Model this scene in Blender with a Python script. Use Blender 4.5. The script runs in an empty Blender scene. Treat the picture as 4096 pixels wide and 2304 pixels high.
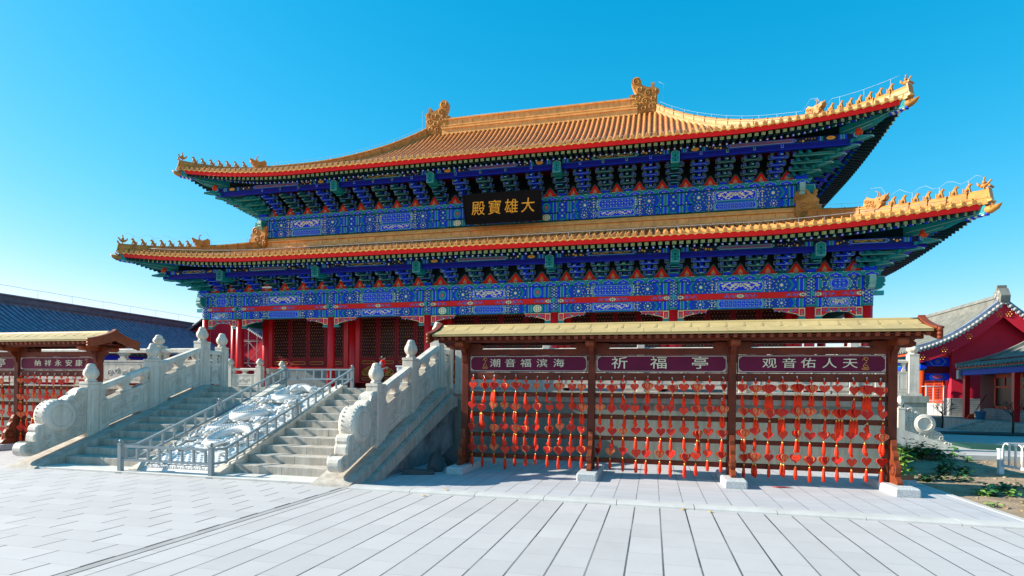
import bpy, math, random
from mathutils import Vector, Matrix, noise as mnoise
PI = math.pi
rad = math.radians
random.seed(7)
S = bpy.context.scene
COL = S.collection

# ---------------------------------------------------------------- camera
cam_d = bpy.data.cameras.new('camera')
cam_d.sensor_width = 36.0
cam_d.lens = 36.0 * 2268.5 / 4096
cam_d.shift_y = (1567.07 - 1152) / 4096
cam_d.clip_start = 0.05
cam_d.clip_end = 4000
cam = bpy.data.objects.new('camera', cam_d)
COL.objects.link(cam)
cam.matrix_world = (Matrix.Translation((0, 0, 1.6)) @ Matrix.Rotation(0.24337, 4, 'Z')
                    @ Matrix.Rotation(PI / 2, 4, 'X') @ Matrix.Rotation(0.012836, 4, 'Z'))
S.camera = cam

# ---------------------------------------------------------------- light
SUN = Vector((-1.85, -0.28, 1.0)).normalized()      # towards the sun
EL = math.asin(SUN.z)
AZ = math.atan2(SUN.x, SUN.y)                        # clockwise from +Y
W = bpy.data.worlds.new('World')
S.world = W
W.use_nodes = True
wt = W.node_tree
wt.nodes.clear()
sky = wt.nodes.new('ShaderNodeTexSky')
sky.sky_type = 'NISHITA'
sky.sun_disc = False
sky.sun_elevation = EL
sky.sun_rotation = AZ
sky.altitude = 100
sky.air_density = 1.1
sky.dust_density = 0.4
sky.ozone_density = 1.6
hs = wt.nodes.new('ShaderNodeHueSaturation')
hs.inputs['Hue'].default_value = 0.497
hs.inputs['Saturation'].default_value = 1.52
hs.inputs['Value'].default_value = 1.9
bg = wt.nodes.new('ShaderNodeBackground')
bg.inputs['Strength'].default_value = 0.115
wo = wt.nodes.new('ShaderNodeOutputWorld')
wt.links.new(sky.outputs[0], hs.inputs['Color'])
gm = wt.nodes.new('ShaderNodeGamma')          # the photograph's compressed sky tones
gm.inputs[1].default_value = 0.58
wt.links.new(hs.outputs[0], gm.inputs[0])
tn = wt.nodes.new('ShaderNodeMix')
tn.data_type = 'RGBA'
tn.blend_type = 'MULTIPLY'
tn.inputs[0].default_value = 1.0
tn.inputs[7].default_value = (1.0, 1.07, 1.22, 1)
wt.links.new(gm.outputs[0], tn.inputs[6])
sp_ = wt.nodes.new('ShaderNodeSeparateColor')
cb_ = wt.nodes.new('ShaderNodeCombineColor')
pw_ = wt.nodes.new('ShaderNodeMath')
pw_.operation = 'POWER'
pw_.inputs[1].default_value = 2.0
ml_ = wt.nodes.new('ShaderNodeMath')
ml_.operation = 'MULTIPLY'
ml_.inputs[1].default_value = 0.33
wt.links.new(tn.outputs[2], sp_.inputs[0])
wt.links.new(sp_.outputs[0], pw_.inputs[0])
wt.links.new(pw_.outputs[0], ml_.inputs[0])
wt.links.new(ml_.outputs[0], cb_.inputs[0])
wt.links.new(sp_.outputs[1], cb_.inputs[1])
wt.links.new(sp_.outputs[2], cb_.inputs[2])
wt.links.new(cb_.outputs[0], bg.inputs[0])
wt.links.new(bg.outputs[0], wo.inputs[0])
sd = bpy.data.lights.new('sun', 'SUN')
sd.energy = 5.0
sd.angle = rad(0.5)
sd.color = (1.0, 0.93, 0.82)
so = bpy.data.objects.new('sun', sd)
COL.objects.link(so)
so.rotation_euler = SUN.to_track_quat('Z', 'Y').to_euler()
so.location = (-40, -10, 40)
S.view_settings.view_transform = 'Standard'
S.view_settings.look = 'None'
S.view_settings.gamma = 1.0
S.view_settings.use_curve_mapping = False
S.view_settings.exposure = 1.02
S.cycles.max_bounces = 6

# ---------------------------------------------------------------- materials
MATS = {}


def mat(name, col, rough=0.6, var=0.12, scale=3.0, bump=0.0, bscale=40.0, metal=0.0, spec=0.22, col2=None, mixs=1.2, coat=0.0, streak=0.0):
    """procedural principled material: noise-mottled colour, optional second tone, fine bump"""
    if name in MATS:
        return MATS[name]
    m = bpy.data.materials.new(name)
    MATS[name] = m
    m.use_nodes = True
    nt = m.node_tree
    b = nt.nodes['Principled BSDF']
    b.inputs['Roughness'].default_value = rough
    b.inputs['Metallic'].default_value = metal
    b.inputs['Specular IOR Level'].default_value = spec
    if coat:
        b.inputs['Coat Weight'].default_value = coat
        b.inputs['Coat Roughness'].default_value = 0.12
    tc = nt.nodes.new('ShaderNodeTexCoord')
    if var or col2:
        n = nt.nodes.new('ShaderNodeTexNoise')
        n.inputs['Scale'].default_value = scale
        n.inputs['Detail'].default_value = 5
        n.inputs['Roughness'].default_value = 0.62
        nt.links.new(tc.outputs['Object'], n.inputs['Vector'])
        r = nt.nodes.new('ShaderNodeValToRGB')
        c2 = col2 or tuple(min(1, c * (1 + var)) for c in col)
        c1 = col if col2 else tuple(c * (1 - var) for c in col)
        r.color_ramp.elements[0].color = (*c1, 1)
        r.color_ramp.elements[1].color = (*c2, 1)
        r.color_ramp.elements[0].position = 0.5 - 0.18 * mixs
        r.color_ramp.elements[1].position = 0.5 + 0.18 * mixs
        nt.links.new(n.outputs['Fac'], r.inputs['Fac'])
        out = r.outputs['Color']
        if streak:
            # weather streaks run down the stone
            mp = nt.nodes.new('ShaderNodeMapping')
            mp.inputs['Scale'].default_value = (7.0, 7.0, 0.7)
            nt.links.new(tc.outputs['Object'], mp.inputs['Vector'])
            n3 = nt.nodes.new('ShaderNodeTexNoise')
            n3.inputs['Scale'].default_value = 1.0
            n3.inputs['Detail'].default_value = 6
            n3.inputs['Roughness'].default_value = 0.7
            nt.links.new(mp.outputs[0], n3.inputs['Vector'])
            r3 = nt.nodes.new('ShaderNodeValToRGB')
            r3.color_ramp.elements[0].position = 0.36
            r3.color_ramp.elements[1].position = 0.60
            k_ = 1 - streak
            r3.color_ramp.elements[0].color = (k_, k_ * .97, k_ * .93, 1)
            r3.color_ramp.elements[1].color = (1, 1, 1, 1)
            nt.links.new(n3.outputs['Fac'], r3.inputs['Fac'])
            mx = nt.nodes.new('ShaderNodeMix')
            mx.data_type = 'RGBA'
            mx.blend_type = 'MULTIPLY'
            mx.inputs[0].default_value = 1.0
            nt.links.new(out, mx.inputs[6])
            nt.links.new(r3.outputs['Color'], mx.inputs[7])
            out = mx.outputs[2]
        nt.links.new(out, b.inputs['Base Color'])
    else:
        b.inputs['Base Color'].default_value = (*col, 1)
    if bump:
        n2 = nt.nodes.new('ShaderNodeTexNoise')
        n2.inputs['Scale'].default_value = bscale
        n2.inputs['Detail'].default_value = 4
        nt.links.new(tc.outputs['Object'], n2.inputs['Vector'])
        bp = nt.nodes.new('ShaderNodeBump')
        bp.inputs['Strength'].default_value = bump
        bp.inputs['Distance'].default_value = 0.02
        nt.links.new(n2.outputs['Fac'], bp.inputs['Height'])
        nt.links.new(bp.outputs['Normal'], b.inputs['Normal'])
    return m


class NX:
    """tiny expression helper for math nodes"""

    def __init__(s, nt):
        s.nt = nt

    def op(s, o, *a):
        n = s.nt.nodes.new('ShaderNodeMath')
        n.operation = o
        for i, x in enumerate(a):
            if isinstance(x, (int, float)):
                n.inputs[i].default_value = x
            else:
                s.nt.links.new(x, n.inputs[i])
        return n.outputs[0]

    def mix(s, fac, a, b):
        n = s.nt.nodes.new('ShaderNodeMix')
        n.data_type = 'RGBA'
        for sock, x in ((n.inputs[0], fac), (n.inputs[6], a), (n.inputs[7], b)):
            if isinstance(x, (int, float)):
                sock.default_value = x
            elif isinstance(x, tuple):
                sock.default_value = (*x, 1)
            else:
                s.nt.links.new(x, sock)
        return n.outputs[2]


def paving_mat(name, w, h, offx, offy, stagger, jx, jy, dx, dy, base=(0.45, 0.43, 0.415)):
    """slabs w (X) by h (Y); stagger: 'row' shifts odd rows in X, 'col' shifts odd columns in Y, None a grid.
    jx/jy joint half-widths across X / across Y, dx/dy how dark those joints are"""
    m = bpy.data.materials.new(name)
    m.use_nodes = True
    nt = m.node_tree
    b = nt.nodes['Principled BSDF']
    x = NX(nt)
    tc = nt.nodes.new('ShaderNodeTexCoord')
    sp = nt.nodes.new('ShaderNodeSeparateXYZ')
    nt.links.new(tc.outputs['Object'], sp.inputs[0])
    nz = nt.nodes.new('ShaderNodeTexNoise')
    nz.inputs['Scale'].default_value = 1.3
    nz.inputs['Detail'].default_value = 8
    nz.inputs['Roughness'].default_value = 0.7
    nt.links.new(tc.outputs['Object'], nz.inputs['Vector'])
    nf = nt.nodes.new('ShaderNodeTexNoise')
    nf.inputs['Scale'].default_value = 60
    nf.inputs['Detail'].default_value = 3
    nt.links.new(tc.outputs['Object'], nf.inputs['Vector'])
    X = x.op('DIVIDE', x.op('SUBTRACT', sp.outputs[0], offx), w)
    Y = x.op('DIVIDE', x.op('SUBTRACT', sp.outputs[1], offy), h)
    if stagger == 'row':
        X = x.op('ADD', X, x.op('MULTIPLY', x.op('MODULO', x.op('FLOOR', x.op('ADD', Y, 1000)), 2), 0.5))
    if stagger == 'col':
        Y = x.op('ADD', Y, x.op('MULTIPLY', x.op('MODULO', x.op('FLOOR', x.op('ADD', X, 1000)), 2), 0.5))
    ix = x.op('FLOOR', X)
    iy = x.op('FLOOR', Y)
    wn = nt.nodes.new('ShaderNodeTexWhiteNoise')
    cx = nt.nodes.new('ShaderNodeCombineXYZ')
    nt.links.new(ix, cx.inputs[0])
    nt.links.new(iy, cx.inputs[1])
    nt.links.new(cx.outputs[0], wn.inputs['Vector'])

    def joint(V, size, half):
        fr = x.op('SUBTRACT', V, x.op('ROUND', V))
        d = x.op('MULTIPLY', x.op('ABSOLUTE', fr), size)
        wob = x.op('MULTIPLY', x.op('SUBTRACT', nf.outputs['Fac'], 0.5), half * 0.9)
        return x.op('LESS_THAN', x.op('ADD', d, wob), half)
    gx = joint(X, w, jx)
    gy = joint(Y, h, jy)
    # some joints run shallower than others
    wn2 = nt.nodes.new('ShaderNodeTexWhiteNoise')
    cx2 = nt.nodes.new('ShaderNodeCombineXYZ')
    nt.links.new(x.op('ROUND', X), cx2.inputs[0])
    nt.links.new(iy, cx2.inputs[1])
    nt.links.new(cx2.outputs[0], wn2.inputs['Vector'])
    kx = x.op('MULTIPLY', gx, x.op('MULTIPLY', x.op('ADD', 0.55, x.op('MULTIPLY', wn2.outputs['Value'], 0.45)), dx))
    ky = x.op('MULTIPLY', gy, dy)
    dark = x.op('MAXIMUM', kx, ky)
    tone = x.op('ADD', x.op('MULTIPLY', x.op('SUBTRACT', wn.outputs['Value'], 0.5), 0.22),
                x.op('MULTIPLY', x.op('SUBTRACT', nz.outputs['Fac'], 0.5), 0.42))
    tone = x.op('ADD', tone, x.op('MULTIPLY', x.op('SUBTRACT', nf.outputs['Fac'], 0.5), 0.14))
    ns = nt.nodes.new('ShaderNodeTexNoise')
    ns.inputs['Scale'].default_value = 0.45
    ns.inputs['Detail'].default_value = 9
    ns.inputs['Roughness'].default_value = 0.75
    nt.links.new(tc.outputs['Object'], ns.inputs['Vector'])
    tone = x.op('ADD', tone, x.op('MULTIPLY', x.op('SUBTRACT', ns.outputs['Fac'], 0.5), 0.55))
    fac = x.op('ADD', 0.5, tone)
    c = x.mix(fac, tuple(v * 0.74 for v in base), tuple(v * 1.2 for v in base))
    c = x.mix(dark, c, (0.012, 0.016, 0.02))
    nt.links.new(c, b.inputs['Base Color'])
    b.inputs['Roughness'].default_value = 0.75
    bp = nt.nodes.new('ShaderNodeBump')
    bp.inputs['Strength'].default_value = 0.5
    bp.inputs['Distance'].default_value = 0.012
    hgt = x.op('SUBTRACT', x.op('MULTIPLY', nf.outputs['Fac'], 0.12), dark)
    nt.links.new(hgt, bp.inputs['Height'])
    nt.links.new(bp.outputs['Normal'], b.inputs['Normal'])
    return m


# ---------------------------------------------------------------- mesh builder
ORG = {}


class MB:
    def __init__(s):
        s.v, s.f, s.m, s.sm, s.mats = [], [], [], [], []
        s.T = None

    def mi(s, m):
        if m not in s.mats:
            s.mats.append(m)
        return s.mats.index(m)

    def add(s, vs, fs, m, smooth=False):
        o = len(s.v)
        if s.T is not None:
            vs = [s.T @ Vector(p) for p in vs]
        s.v += [tuple(p) for p in vs]
        k = s.mi(m)
        for f in fs:
            s.f.append([i + o for i in f])
            s.m.append(k)
            s.sm.append(smooth)

    def box(s, x0, x1, y0, y1, z0, z1, m):
        s.add([(x0, y0, z0), (x1, y0, z0), (x1, y1, z0), (x0, y1, z0), (x0, y0, z1), (x1, y0, z1), (x1, y1, z1), (x0, y1, z1)],
              [(3, 2, 1, 0), (4, 5, 6, 7), (0, 1, 5, 4), (1, 2, 6, 5), (2, 3, 7, 6), (3, 0, 4, 7)], m)

    def bbox(s, x0, x1, y0, y1, z0, z1, m, b=0.01):
        """box with chamfered vertical and top edges"""
        P = [(x0 + b, y0), (x1 - b, y0), (x1, y0 + b), (x1, y1 - b), (x1 - b, y1), (x0 + b, y1), (x0, y1 - b), (x0, y0 + b)]
        q = [(x0 + 2 * b, y0 + b), (x1 - 2 * b, y0 + b), (x1 - b, y0 + 2 * b), (x1 - b, y1 - 2 * b), (x1 - 2 * b, y1 - b), (x0 + 2 * b, y1 - b), (x0 + b, y1 - 2 * b), (x0 + b, y0 + 2 * b)]
        vs = [(*p, z0) for p in P] + [(*p, z1 - b) for p in P] + [(*p, z1) for p in q]
        fs = [tuple(range(7, -1, -1)), tuple(range(16, 24))]
        for r in (0, 8):
            fs += [(r + i, r + (i + 1) % 8, r + 8 + (i + 1) % 8, r + 8 + i) for i in range(8)]
        s.add(vs, fs, m)

    def hexa(s, a, b, m):
        """box from 4 bottom and 4 top points"""
        s.add(list(a) + list(b), [(3, 2, 1, 0), (4, 5, 6, 7), (0, 1, 5, 4), (1, 2, 6, 5), (2, 3, 7, 6), (3, 0, 4, 7)], m)

    def bar(s, p, q, w, h, m, up=(0, 0, 1)):
        """rectangular bar from p to q, w across, h along up"""
        p, q = Vector(p), Vector(q)
        d = (q - p).normalized()
        u = Vector(up)
        sx = d.cross(u)
        if sx.length < 1e-5:
            sx = Vector((1, 0, 0))
        sx.normalize()
        uu = sx.cross(d).normalized()
        c = [(-w / 2, -h / 2), (w / 2, -h / 2), (w / 2, h / 2), (-w / 2, h / 2)]
        vs = [p + sx * a + uu * b for a, b in c] + [q + sx * a + uu * b for a, b in c]
        s.add(vs, [(3, 2, 1, 0), (4, 5, 6, 7), (0, 1, 5, 4), (1, 2, 6, 5), (2, 3, 7, 6), (3, 0, 4, 7)], m)

    def prism(s, poly, ax, a, b, m, cap=None, smooth=False):
        """poly of 2D points extruded along ax from a to b; the two other axes in order"""
        n = len(poly)

        def P(p, t):
            return {'x': (t, p[0], p[1]), 'y': (p[0], t, p[1]), 'z': (p[0], p[1], t)}[ax]
        vs = [P(p, a) for p in poly] + [P(p, b) for p in poly]
        s.add(vs, [(i, (i + 1) % n, n + (i + 1) % n, n + i) for i in range(n)], m, smooth)
        s.add(vs[:n], [tuple(range(n))], cap or m)
        s.add(vs[n:], [tuple(range(n - 1, -1, -1))], m)

    def poly(s, pts, m):
        s.add(pts, [tuple(range(len(pts)))], m)

    def tube(s, path, r, m, n=6, smooth=True, cap=True, flat=1.0):
        path = [Vector(p) for p in path]
        rs = r if isinstance(r, (list, tuple)) else [r] * len(path)
        vs, fs = [], []
        up = Vector((0, 0, 1))
        prev = None
        for i, p in enumerate(path):
            d = (path[min(i + 1, len(path) - 1)] - path[max(i - 1, 0)])
            d = d.normalized() if d.length > 1e-9 else Vector((0, 0, 1))
            if prev is None:
                a = d.cross(up)
                if a.length < 0.05:
                    a = d.cross(Vector((1, 0, 0)))
            else:
                a = prev - d * prev.dot(d)
            a.normalize()
            prev = a
            b = d.cross(a)
            for k in range(n):
                t = 2 * PI * k / n
                vs.append(p + (a * math.cos(t) + b * math.sin(t) * flat) * rs[i])
        for i in range(len(path) - 1):
            for k in range(n):
                fs.append((i * n + k, i * n + (k + 1) % n, (i + 1) * n + (k + 1) % n, (i + 1) * n + k))
        if cap:
            fs.append(tuple(range(n - 1, -1, -1)))
            fs.append(tuple(range((len(path) - 1) * n, len(path) * n)))
        s.add(vs, fs, m, smooth)

    def lathe(s, prof, c, m, n=16, lobes=0, amp=0.0, ax='z', smooth=True):
        vs, fs = [], []
        for r, z in prof:
            for k in range(n):
                t = 2 * PI * k / n
                rr = r * (1 + (amp * math.cos(lobes * t) if lobes else 0))
                p = (rr * math.cos(t), rr * math.sin(t), z)
                if ax == 'y':
                    p = (p[0], -p[2], p[1])
                if ax == 'x':
                    p = (p[2], p[0], p[1])
                vs.append((c[0] + p[0], c[1] + p[1], c[2] + p[2]))
        for i in range(len(prof) - 1):
            for k in range(n):
                fs.append((i * n + k, i * n + (k + 1) % n, (i + 1) * n + (k + 1) % n, (i + 1) * n + k))
        fs.append(tuple(range(n - 1, -1, -1)))
        fs.append(tuple(range((len(prof) - 1) * n, len(prof) * n)))
        s.add(vs, fs, m, smooth)

    def grid(s, fn, nu, nv, m, smooth=True):
        vs = [fn(i / nu, j / nv) for j in range(nv + 1) for i in range(nu + 1)]
        fs = [(j * (nu + 1) + i, j * (nu + 1) + i + 1, (j + 1) * (nu + 1) + i + 1, (j + 1) * (nu + 1) + i) for j in range(nv) for i in range(nu)]
        s.add(vs, fs, m, smooth)

    def ball(s, c, r, m, n=8, sc=(1, 1, 1)):
        prof = [(math.sin(PI * i / n) * r, -math.cos(PI * i / n) * r) for i in range(n + 1)]
        prof[0] = (1e-4, prof[0][1])
        prof[-1] = (1e-4, prof[-1][1])
        o = s.T
        t = Matrix.Translation(c) @ Matrix.Diagonal((*sc, 1))
        s.T = t if o is None else o @ t
        s.lathe(prof, (0, 0, 0), m, n + 2)
        s.T = o

    def build(s, name, parent=None, bevel=0.0):
        me = bpy.data.meshes.new(name)
        og = ORG.get(parent.name, Vector()) if parent else Vector()
        me.from_pydata([(a - og[0], b - og[1], c - og[2]) for a, b, c in s.v], [], s.f)
        for m in s.mats:
            me.materials.append(m)
        me.polygons.foreach_set('material_index', s.m)
        me.polygons.foreach_set('use_smooth', s.sm)
        me.update()
        o = bpy.data.objects.new(name, me)
        COL.objects.link(o)
        if parent:
            o.parent = parent
            ORG[o.name] = og
        if bevel:
            md = o.modifiers.new('bevel', 'BEVEL')
            md.width = bevel
            md.segments = 2
            md.limit_method = 'ANGLE'
        return o


def tag(o, label=None, cat=None, group=None, kind=None):
    if label:
        o['label'] = label
    if cat:
        o['category'] = cat
    if group:
        o['group'] = group
    if kind:
        o['kind'] = kind
    return o


def thing(name, label, cat, loc=(0, 0, 0), group=None):
    o = bpy.data.objects.new(name, None)
    o.empty_display_size = 0.2
    COL.objects.link(o)
    o.location = loc
    ORG[o.name] = Vector(loc)
    return tag(o, label, cat, group)


def copy_tree(o, parent=None):
    c = o.copy()
    COL.objects.link(c)
    if parent:
        c.parent = parent
    for ch in list(o.children):
        copy_tree(ch, c)
    return c


def text_poly(body, size, sx=1.0, bold=0.0, font_shear=0.0):
    """outline mesh of written characters, centred, in the XZ plane facing -Y: list of verts, faces"""
    cu = bpy.data.curves.new('lettering', 'FONT')
    cu.body = body
    cu.size = size
    cu.align_x = 'CENTER'
    cu.align_y = 'CENTER'
    cu.shear = font_shear
    cu.resolution_u = 4
    cu.extrude = 0.006
    o = bpy.data.objects.new('lettering', cu)
    COL.objects.link(o)
    dg = bpy.context.evaluated_depsgraph_get()
    me = bpy.data.meshes.new_from_object(o.evaluated_get(dg))
    vs = [(v.co.x * sx, -v.co.z, v.co.y) for v in me.vertices]
    fs = [tuple(p.vertices) for p in me.polygons]
    bpy.data.objects.remove(o)
    bpy.data.curves.remove(cu)
    bpy.data.meshes.remove(me)
    return vs, fs


# palette
GOLD = mat('glazed_gold_tile', (0.64, 0.25, 0.068), 0.36, 0.38, 4.5, 0.12, 30, spec=0.3)
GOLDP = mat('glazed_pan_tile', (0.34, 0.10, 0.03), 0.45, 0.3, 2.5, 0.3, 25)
GOLDE = mat('glazed_eave_tile', (0.82, 0.46, 0.12), 0.35, 0.2, 5, 0.2, 50)
HIPT = mat('hip_ridge_tile', (0.48, 0.215, 0.045), 0.42, 0.3, 3.0, 0.12, 30, spec=0.2)
BTEAL = mat('bracket_teal', (0.003, 0.105, 0.13), 0.55, 0.12, 4)
GOLDB = mat('glazed_band_tile', (0.78, 0.40, 0.12), 0.4, 0.22, 3.0, 0.12, 30)
AMBER = mat('amber_glazed_ceramic', (0.46, 0.21, 0.045), 0.5, 0.45, 1.6, 0.25, 14, spec=0.18)
FASC = mat('fascia_red', (0.92, 0.012, 0.008), 0.5, 0.05)
RED = mat('lacquer_red', (0.62, 0.007, 0.011), 0.35, 0.12, 1.5, 0.05, 10, spec=0.4)
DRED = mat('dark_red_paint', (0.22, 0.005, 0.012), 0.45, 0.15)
BRED = mat('board_red', (0.80, 0.012, 0.010), 0.5, 0.06)
BLUE = mat('paint_blue', (0.004, 0.045, 0.76), 0.55, 0.12, 4)
DBLUE = mat('paint_dark_blue', (0.006, 0.065, 0.40), 0.6, 0.15, 6)
TEAL = mat('paint_teal', (0.004, 0.24, 0.25), 0.55, 0.12, 4)
DTEAL = mat('paint_dark_teal', (0.002, 0.036, 0.045), 0.6, 0.15, 4)
LTEAL = mat('paint_light_teal', (0.03, 0.33, 0.34), 0.55, 0.08, 4)
LBLUE = mat('paint_light_blue', (0.10, 0.17, 0.58), 0.55, 0.08, 4)
WGOLD = mat('paint_white_gold', (0.84, 0.78, 0.48), 0.4, 0.12, 8)
YGOLD = mat('paint_yellow_gold', (0.72, 0.42, 0.06), 0.35, 0.15, 8)
PWHITE = mat('paint_white', (0.72, 0.74, 0.72), 0.5, 0.06)
PLINE = mat('paint_line', (0.26, 0.50, 0.44), 0.5, 0.08)
PINK = mat('paint_pink', (0.62, 0.10, 0.16), 0.5, 0.1)
PURP = mat('paint_violet', (0.24, 0.07, 0.26), 0.5, 0.2, 6)
FLAME = mat('paint_flame', (0.80, 0.24, 0.05), 0.5, 0.15, 8)
FRETG = mat('rafter_fret_dark', (0.006, 0.030, 0.008), 0.6, 0.1)
FRETL = mat('rafter_fret_light', (0.52, 0.55, 0.20), 0.5, 0.1)
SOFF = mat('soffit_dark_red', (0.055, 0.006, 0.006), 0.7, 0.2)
BLACK = mat('black_lacquer', (0.004, 0.004, 0.005), 0.5, 0.1, spec=0.12)
MARBLE = mat('white_marble', (0.62, 0.575, 0.49), 0.62, 0.13, 2.4, 0.14, 45, streak=.22)
MARB2 = mat('white_marble_carved', (0.54, 0.50, 0.42), 0.65, 0.14, 5.0, 0.2, 35, streak=.22)
DRAGM = mat('bright_white_marble', (0.64, 0.63, 0.60), 0.5, 0.07, 4, 0.15, 30)
GRANITE = mat('grey_granite', (0.45, 0.415, 0.355), 0.75, 0.16, 5.0, 0.15, 90, streak=.28)
GRAN2 = mat('speckled_granite', (0.44, 0.46, 0.46), 0.8, 0.38, 45.0, 0.2, 90)
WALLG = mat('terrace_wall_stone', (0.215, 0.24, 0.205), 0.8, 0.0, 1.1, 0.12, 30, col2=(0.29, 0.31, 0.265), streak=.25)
STEEL = mat('painted_steel_grey', (0.19, 0.245, 0.26), 0.4, 0.1, 6, spec=0.5)
WOOD = mat('stained_wood', (0.115, 0.019, 0.006), 0.5, 0.35, 4.0, 0.15, 30, spec=0.25)
WOODL = mat('stained_wood_light', (0.19, 0.040, 0.013), 0.5, 0.3, 4.0, 0.15, 30, spec=0.25)
SHING = mat('gold_metal_shingle', (0.46, 0.335, 0.135), 0.5, 0.16, 2.0, 0.08, 20, spec=0.3)
SHINE = mat('gold_shingle_edge', (0.38, 0.31, 0.13), 0.5, 0.2)
SIGNP = mat('purple_sign', (0.115, 0.007, 0.036), 0.5, 0.25, 1.5, spec=0.15)
CREAM = mat('cream_lettering', (0.66, 0.66, 0.48), 0.5, 0.05)
HEART = mat('heart_red', (0.72, 0.045, 0.015), 0.4, 0.12, 30)
HEARTW = mat('heart_wood', (0.62, 0.20, 0.07), 0.55, 0.15, 30)
HEARTC = mat('heart_crimson', (0.45, 0.015, 0.012), 0.35, 0.15, 30)
TASS = mat('tassel_red', (0.82, 0.040, 0.008), 0.7, 0.15, 40)
BEAD = mat('brass_bead', (0.70, 0.45, 0.08), 0.3, 0.1, metal=0.8)
CHROME = mat('hook_steel', (0.6, 0.6, 0.6), 0.3, 0.05, metal=0.9)
WIRE = mat('galvanised_wire', (0.45, 0.5, 0.52), 0.5, 0.1)
GTILE = mat('grey_roof_tile', (0.17, 0.22, 0.31), 0.7, 0.35, 3.0, 0.3, 20)
GTILP = mat('grey_pan_tile', (0.045, 0.06, 0.09), 0.8, 0.3, 3.0, 0.3, 20)
GTILL = mat('light_grey_roof_tile', (0.17, 0.175, 0.15), 0.75, 0.3, 2.0, 0.3, 20)
RWALL = mat('red_plaster', (0.75, 0.020, 0.045), 0.8, 0.12, 1.0, 0.08, 25)
ORANGE = mat('orange_red_paint', (0.58, 0.06, 0.012), 0.5, 0.12)
BRICK = mat('grey_brick', (0.24, 0.25, 0.24), 0.85, 0.25, 6.0, 0.2, 30)
GLASS = mat('dark_glass', (0.010, 0.011, 0.014), 0.2, 0.0, spec=0.15)

# ================================================================= SETTING
CX = -8.48          # axis of hall and stair
F0 = 1.64           # terrace floor


def sheet(name, x0, x1, y0, y1, z, m, drop=0.3):
    b = MB()
    b.box(x0, x1, y0, y1, z - drop, z, m)
    return tag(b.build(name), kind='structure')


DIRT = mat('dry_soil', (0.20, 0.14, 0.088), 0.95, 0.0, 2.2, 1.0, 22, col2=(0.40, 0.295, 0.19))
ASPH = mat('far_ground', (0.20, 0.20, 0.19), 0.9, 0.2, 0.4, 0.2, 8)
PATH = mat('path_stone', (0.36, 0.37, 0.38), 0.8, 0.15, 1.0, 0.1, 30)
b = MB()
b.box(-1500, 1500, -300, 2500, -3.9, -3.2, ASPH)
tag(b.build('ground'), kind='structure')
PAVA = paving_mat('paving_running_bond', 0.672, 0.334, -5.25 - 0.336, 3.63 - 0.334, 'row', 0.0105, 0.0035, 1.0, 0.22)
PAVB = paving_mat('paving_long_joints', 0.339, 0.645, -1.92, 5.51, 'col', 0.0088, 0.0035, 1.0, 0.28)
PAVC = paving_mat('paving_square', 0.339, 0.33, -1.92, 8.6, None, 0.006, 0.0035, 0.75, 0.35, (0.43, 0.43, 0.44))
PAVD = paving_mat('paving_court', 0.6, 0.6, 0.0, 0.0, 'row', 0.005, 0.004, 0.4, 0.3, (0.42, 0.39, 0.36))
sheet('plaza_paving', -60, -4.905, -12, 13.36, 0.0, PAVA)
sheet('border_strip', -4.885, -4.785, -12, 8.62, 0.0, mat('border_stone', (0.345, 0.33, 0.315), 0.75, 0.16, 3))
sheet('border_joint', -4.93, -4.755, -12, 8.60, -0.004, mat('joint_dark', (0.012, 0.016, 0.02), 0.9, 0.2))
sheet('front_paving', -4.765, 40, -12, 8.24, 0.0, PAVB)
sheet('stall_paving', -4.89, 4.75, 8.48, 13.36, 0.0, PAVC)
sheet('planting_bed', 4.75, 40, 8.48, 17.4, -0.03, DIRT)
b = MB()
b.hexa([(4.75, 17.66, -.5), (140, 17.66, -.5), (140, 120, -3), (4.75, 120, -3)], [(4.75, 17.66, -.01), (140, 17.66, -.01), (140, 120, -2.63), (4.75, 120, -2.63)], PAVD)
tag(b.build('court_paving'), kind='structure')
sheet('left_court', -90, -21.9, 13.36, 90, -0.01, PAVD)
sheet('rear_court', -21.9, 4.75, 55, 90, -0.01, PAVD)
# rounded kerb in stones
b = MB()
KERB = mat('kerb_stone', (0.46, 0.455, 0.43), 0.75, 0.13, 2.5, 0.15, 50)
x = -4.72
while x < 16:
    x1 = x + 1.06
    pr = [(8.19 + 0.17 - 0.17 * math.cos(t), 0.055 * math.sin(t) ** 0.7 if 0 < t < PI - 0.001 else 0) for t in [PI * i / 10 for i in range(11)]]
    pr = [(8.19, -0.2)] + pr + [(8.53, -0.2)]
    b.prism(pr, 'x', x, x1 - 0.008, KERB, smooth=False)
    x = x1
tag(b.build('kerb'), kind='structure')
# planting-bed edging and far path
b = MB()
for i in range(9):
    b.bbox(4.8 + i * 1.5, 4.8 + (i + 1) * 1.5 - 0.01, 17.42, 17.66, -0.2, 0.10, KERB, 0.015)
tag(b.build('bed_kerb'), kind='structure')
b = MB()
b.prism([(10.4, 22.2), (17, 19.4), (17, 20.9), (10.9, 24.6)], 'z', -0.40, -0.055, mat('green_netting', (0.010, 0.055, 0.040), 0.9, 0.35, 6, 0.4, 30))
tag(b.build('green_netting', None), 'dark green ground netting laid across the courtyard at the right', 'netting')
b = MB()
b.box(4.75, 9.4, 8.50, 8.62, -0.1, 0.012, KERB)
b.box(4.70, 4.80, 8.62, 13.3, -0.1, 0.006, KERB)
tag(b.build('bed_edging'), kind='structure')

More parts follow.
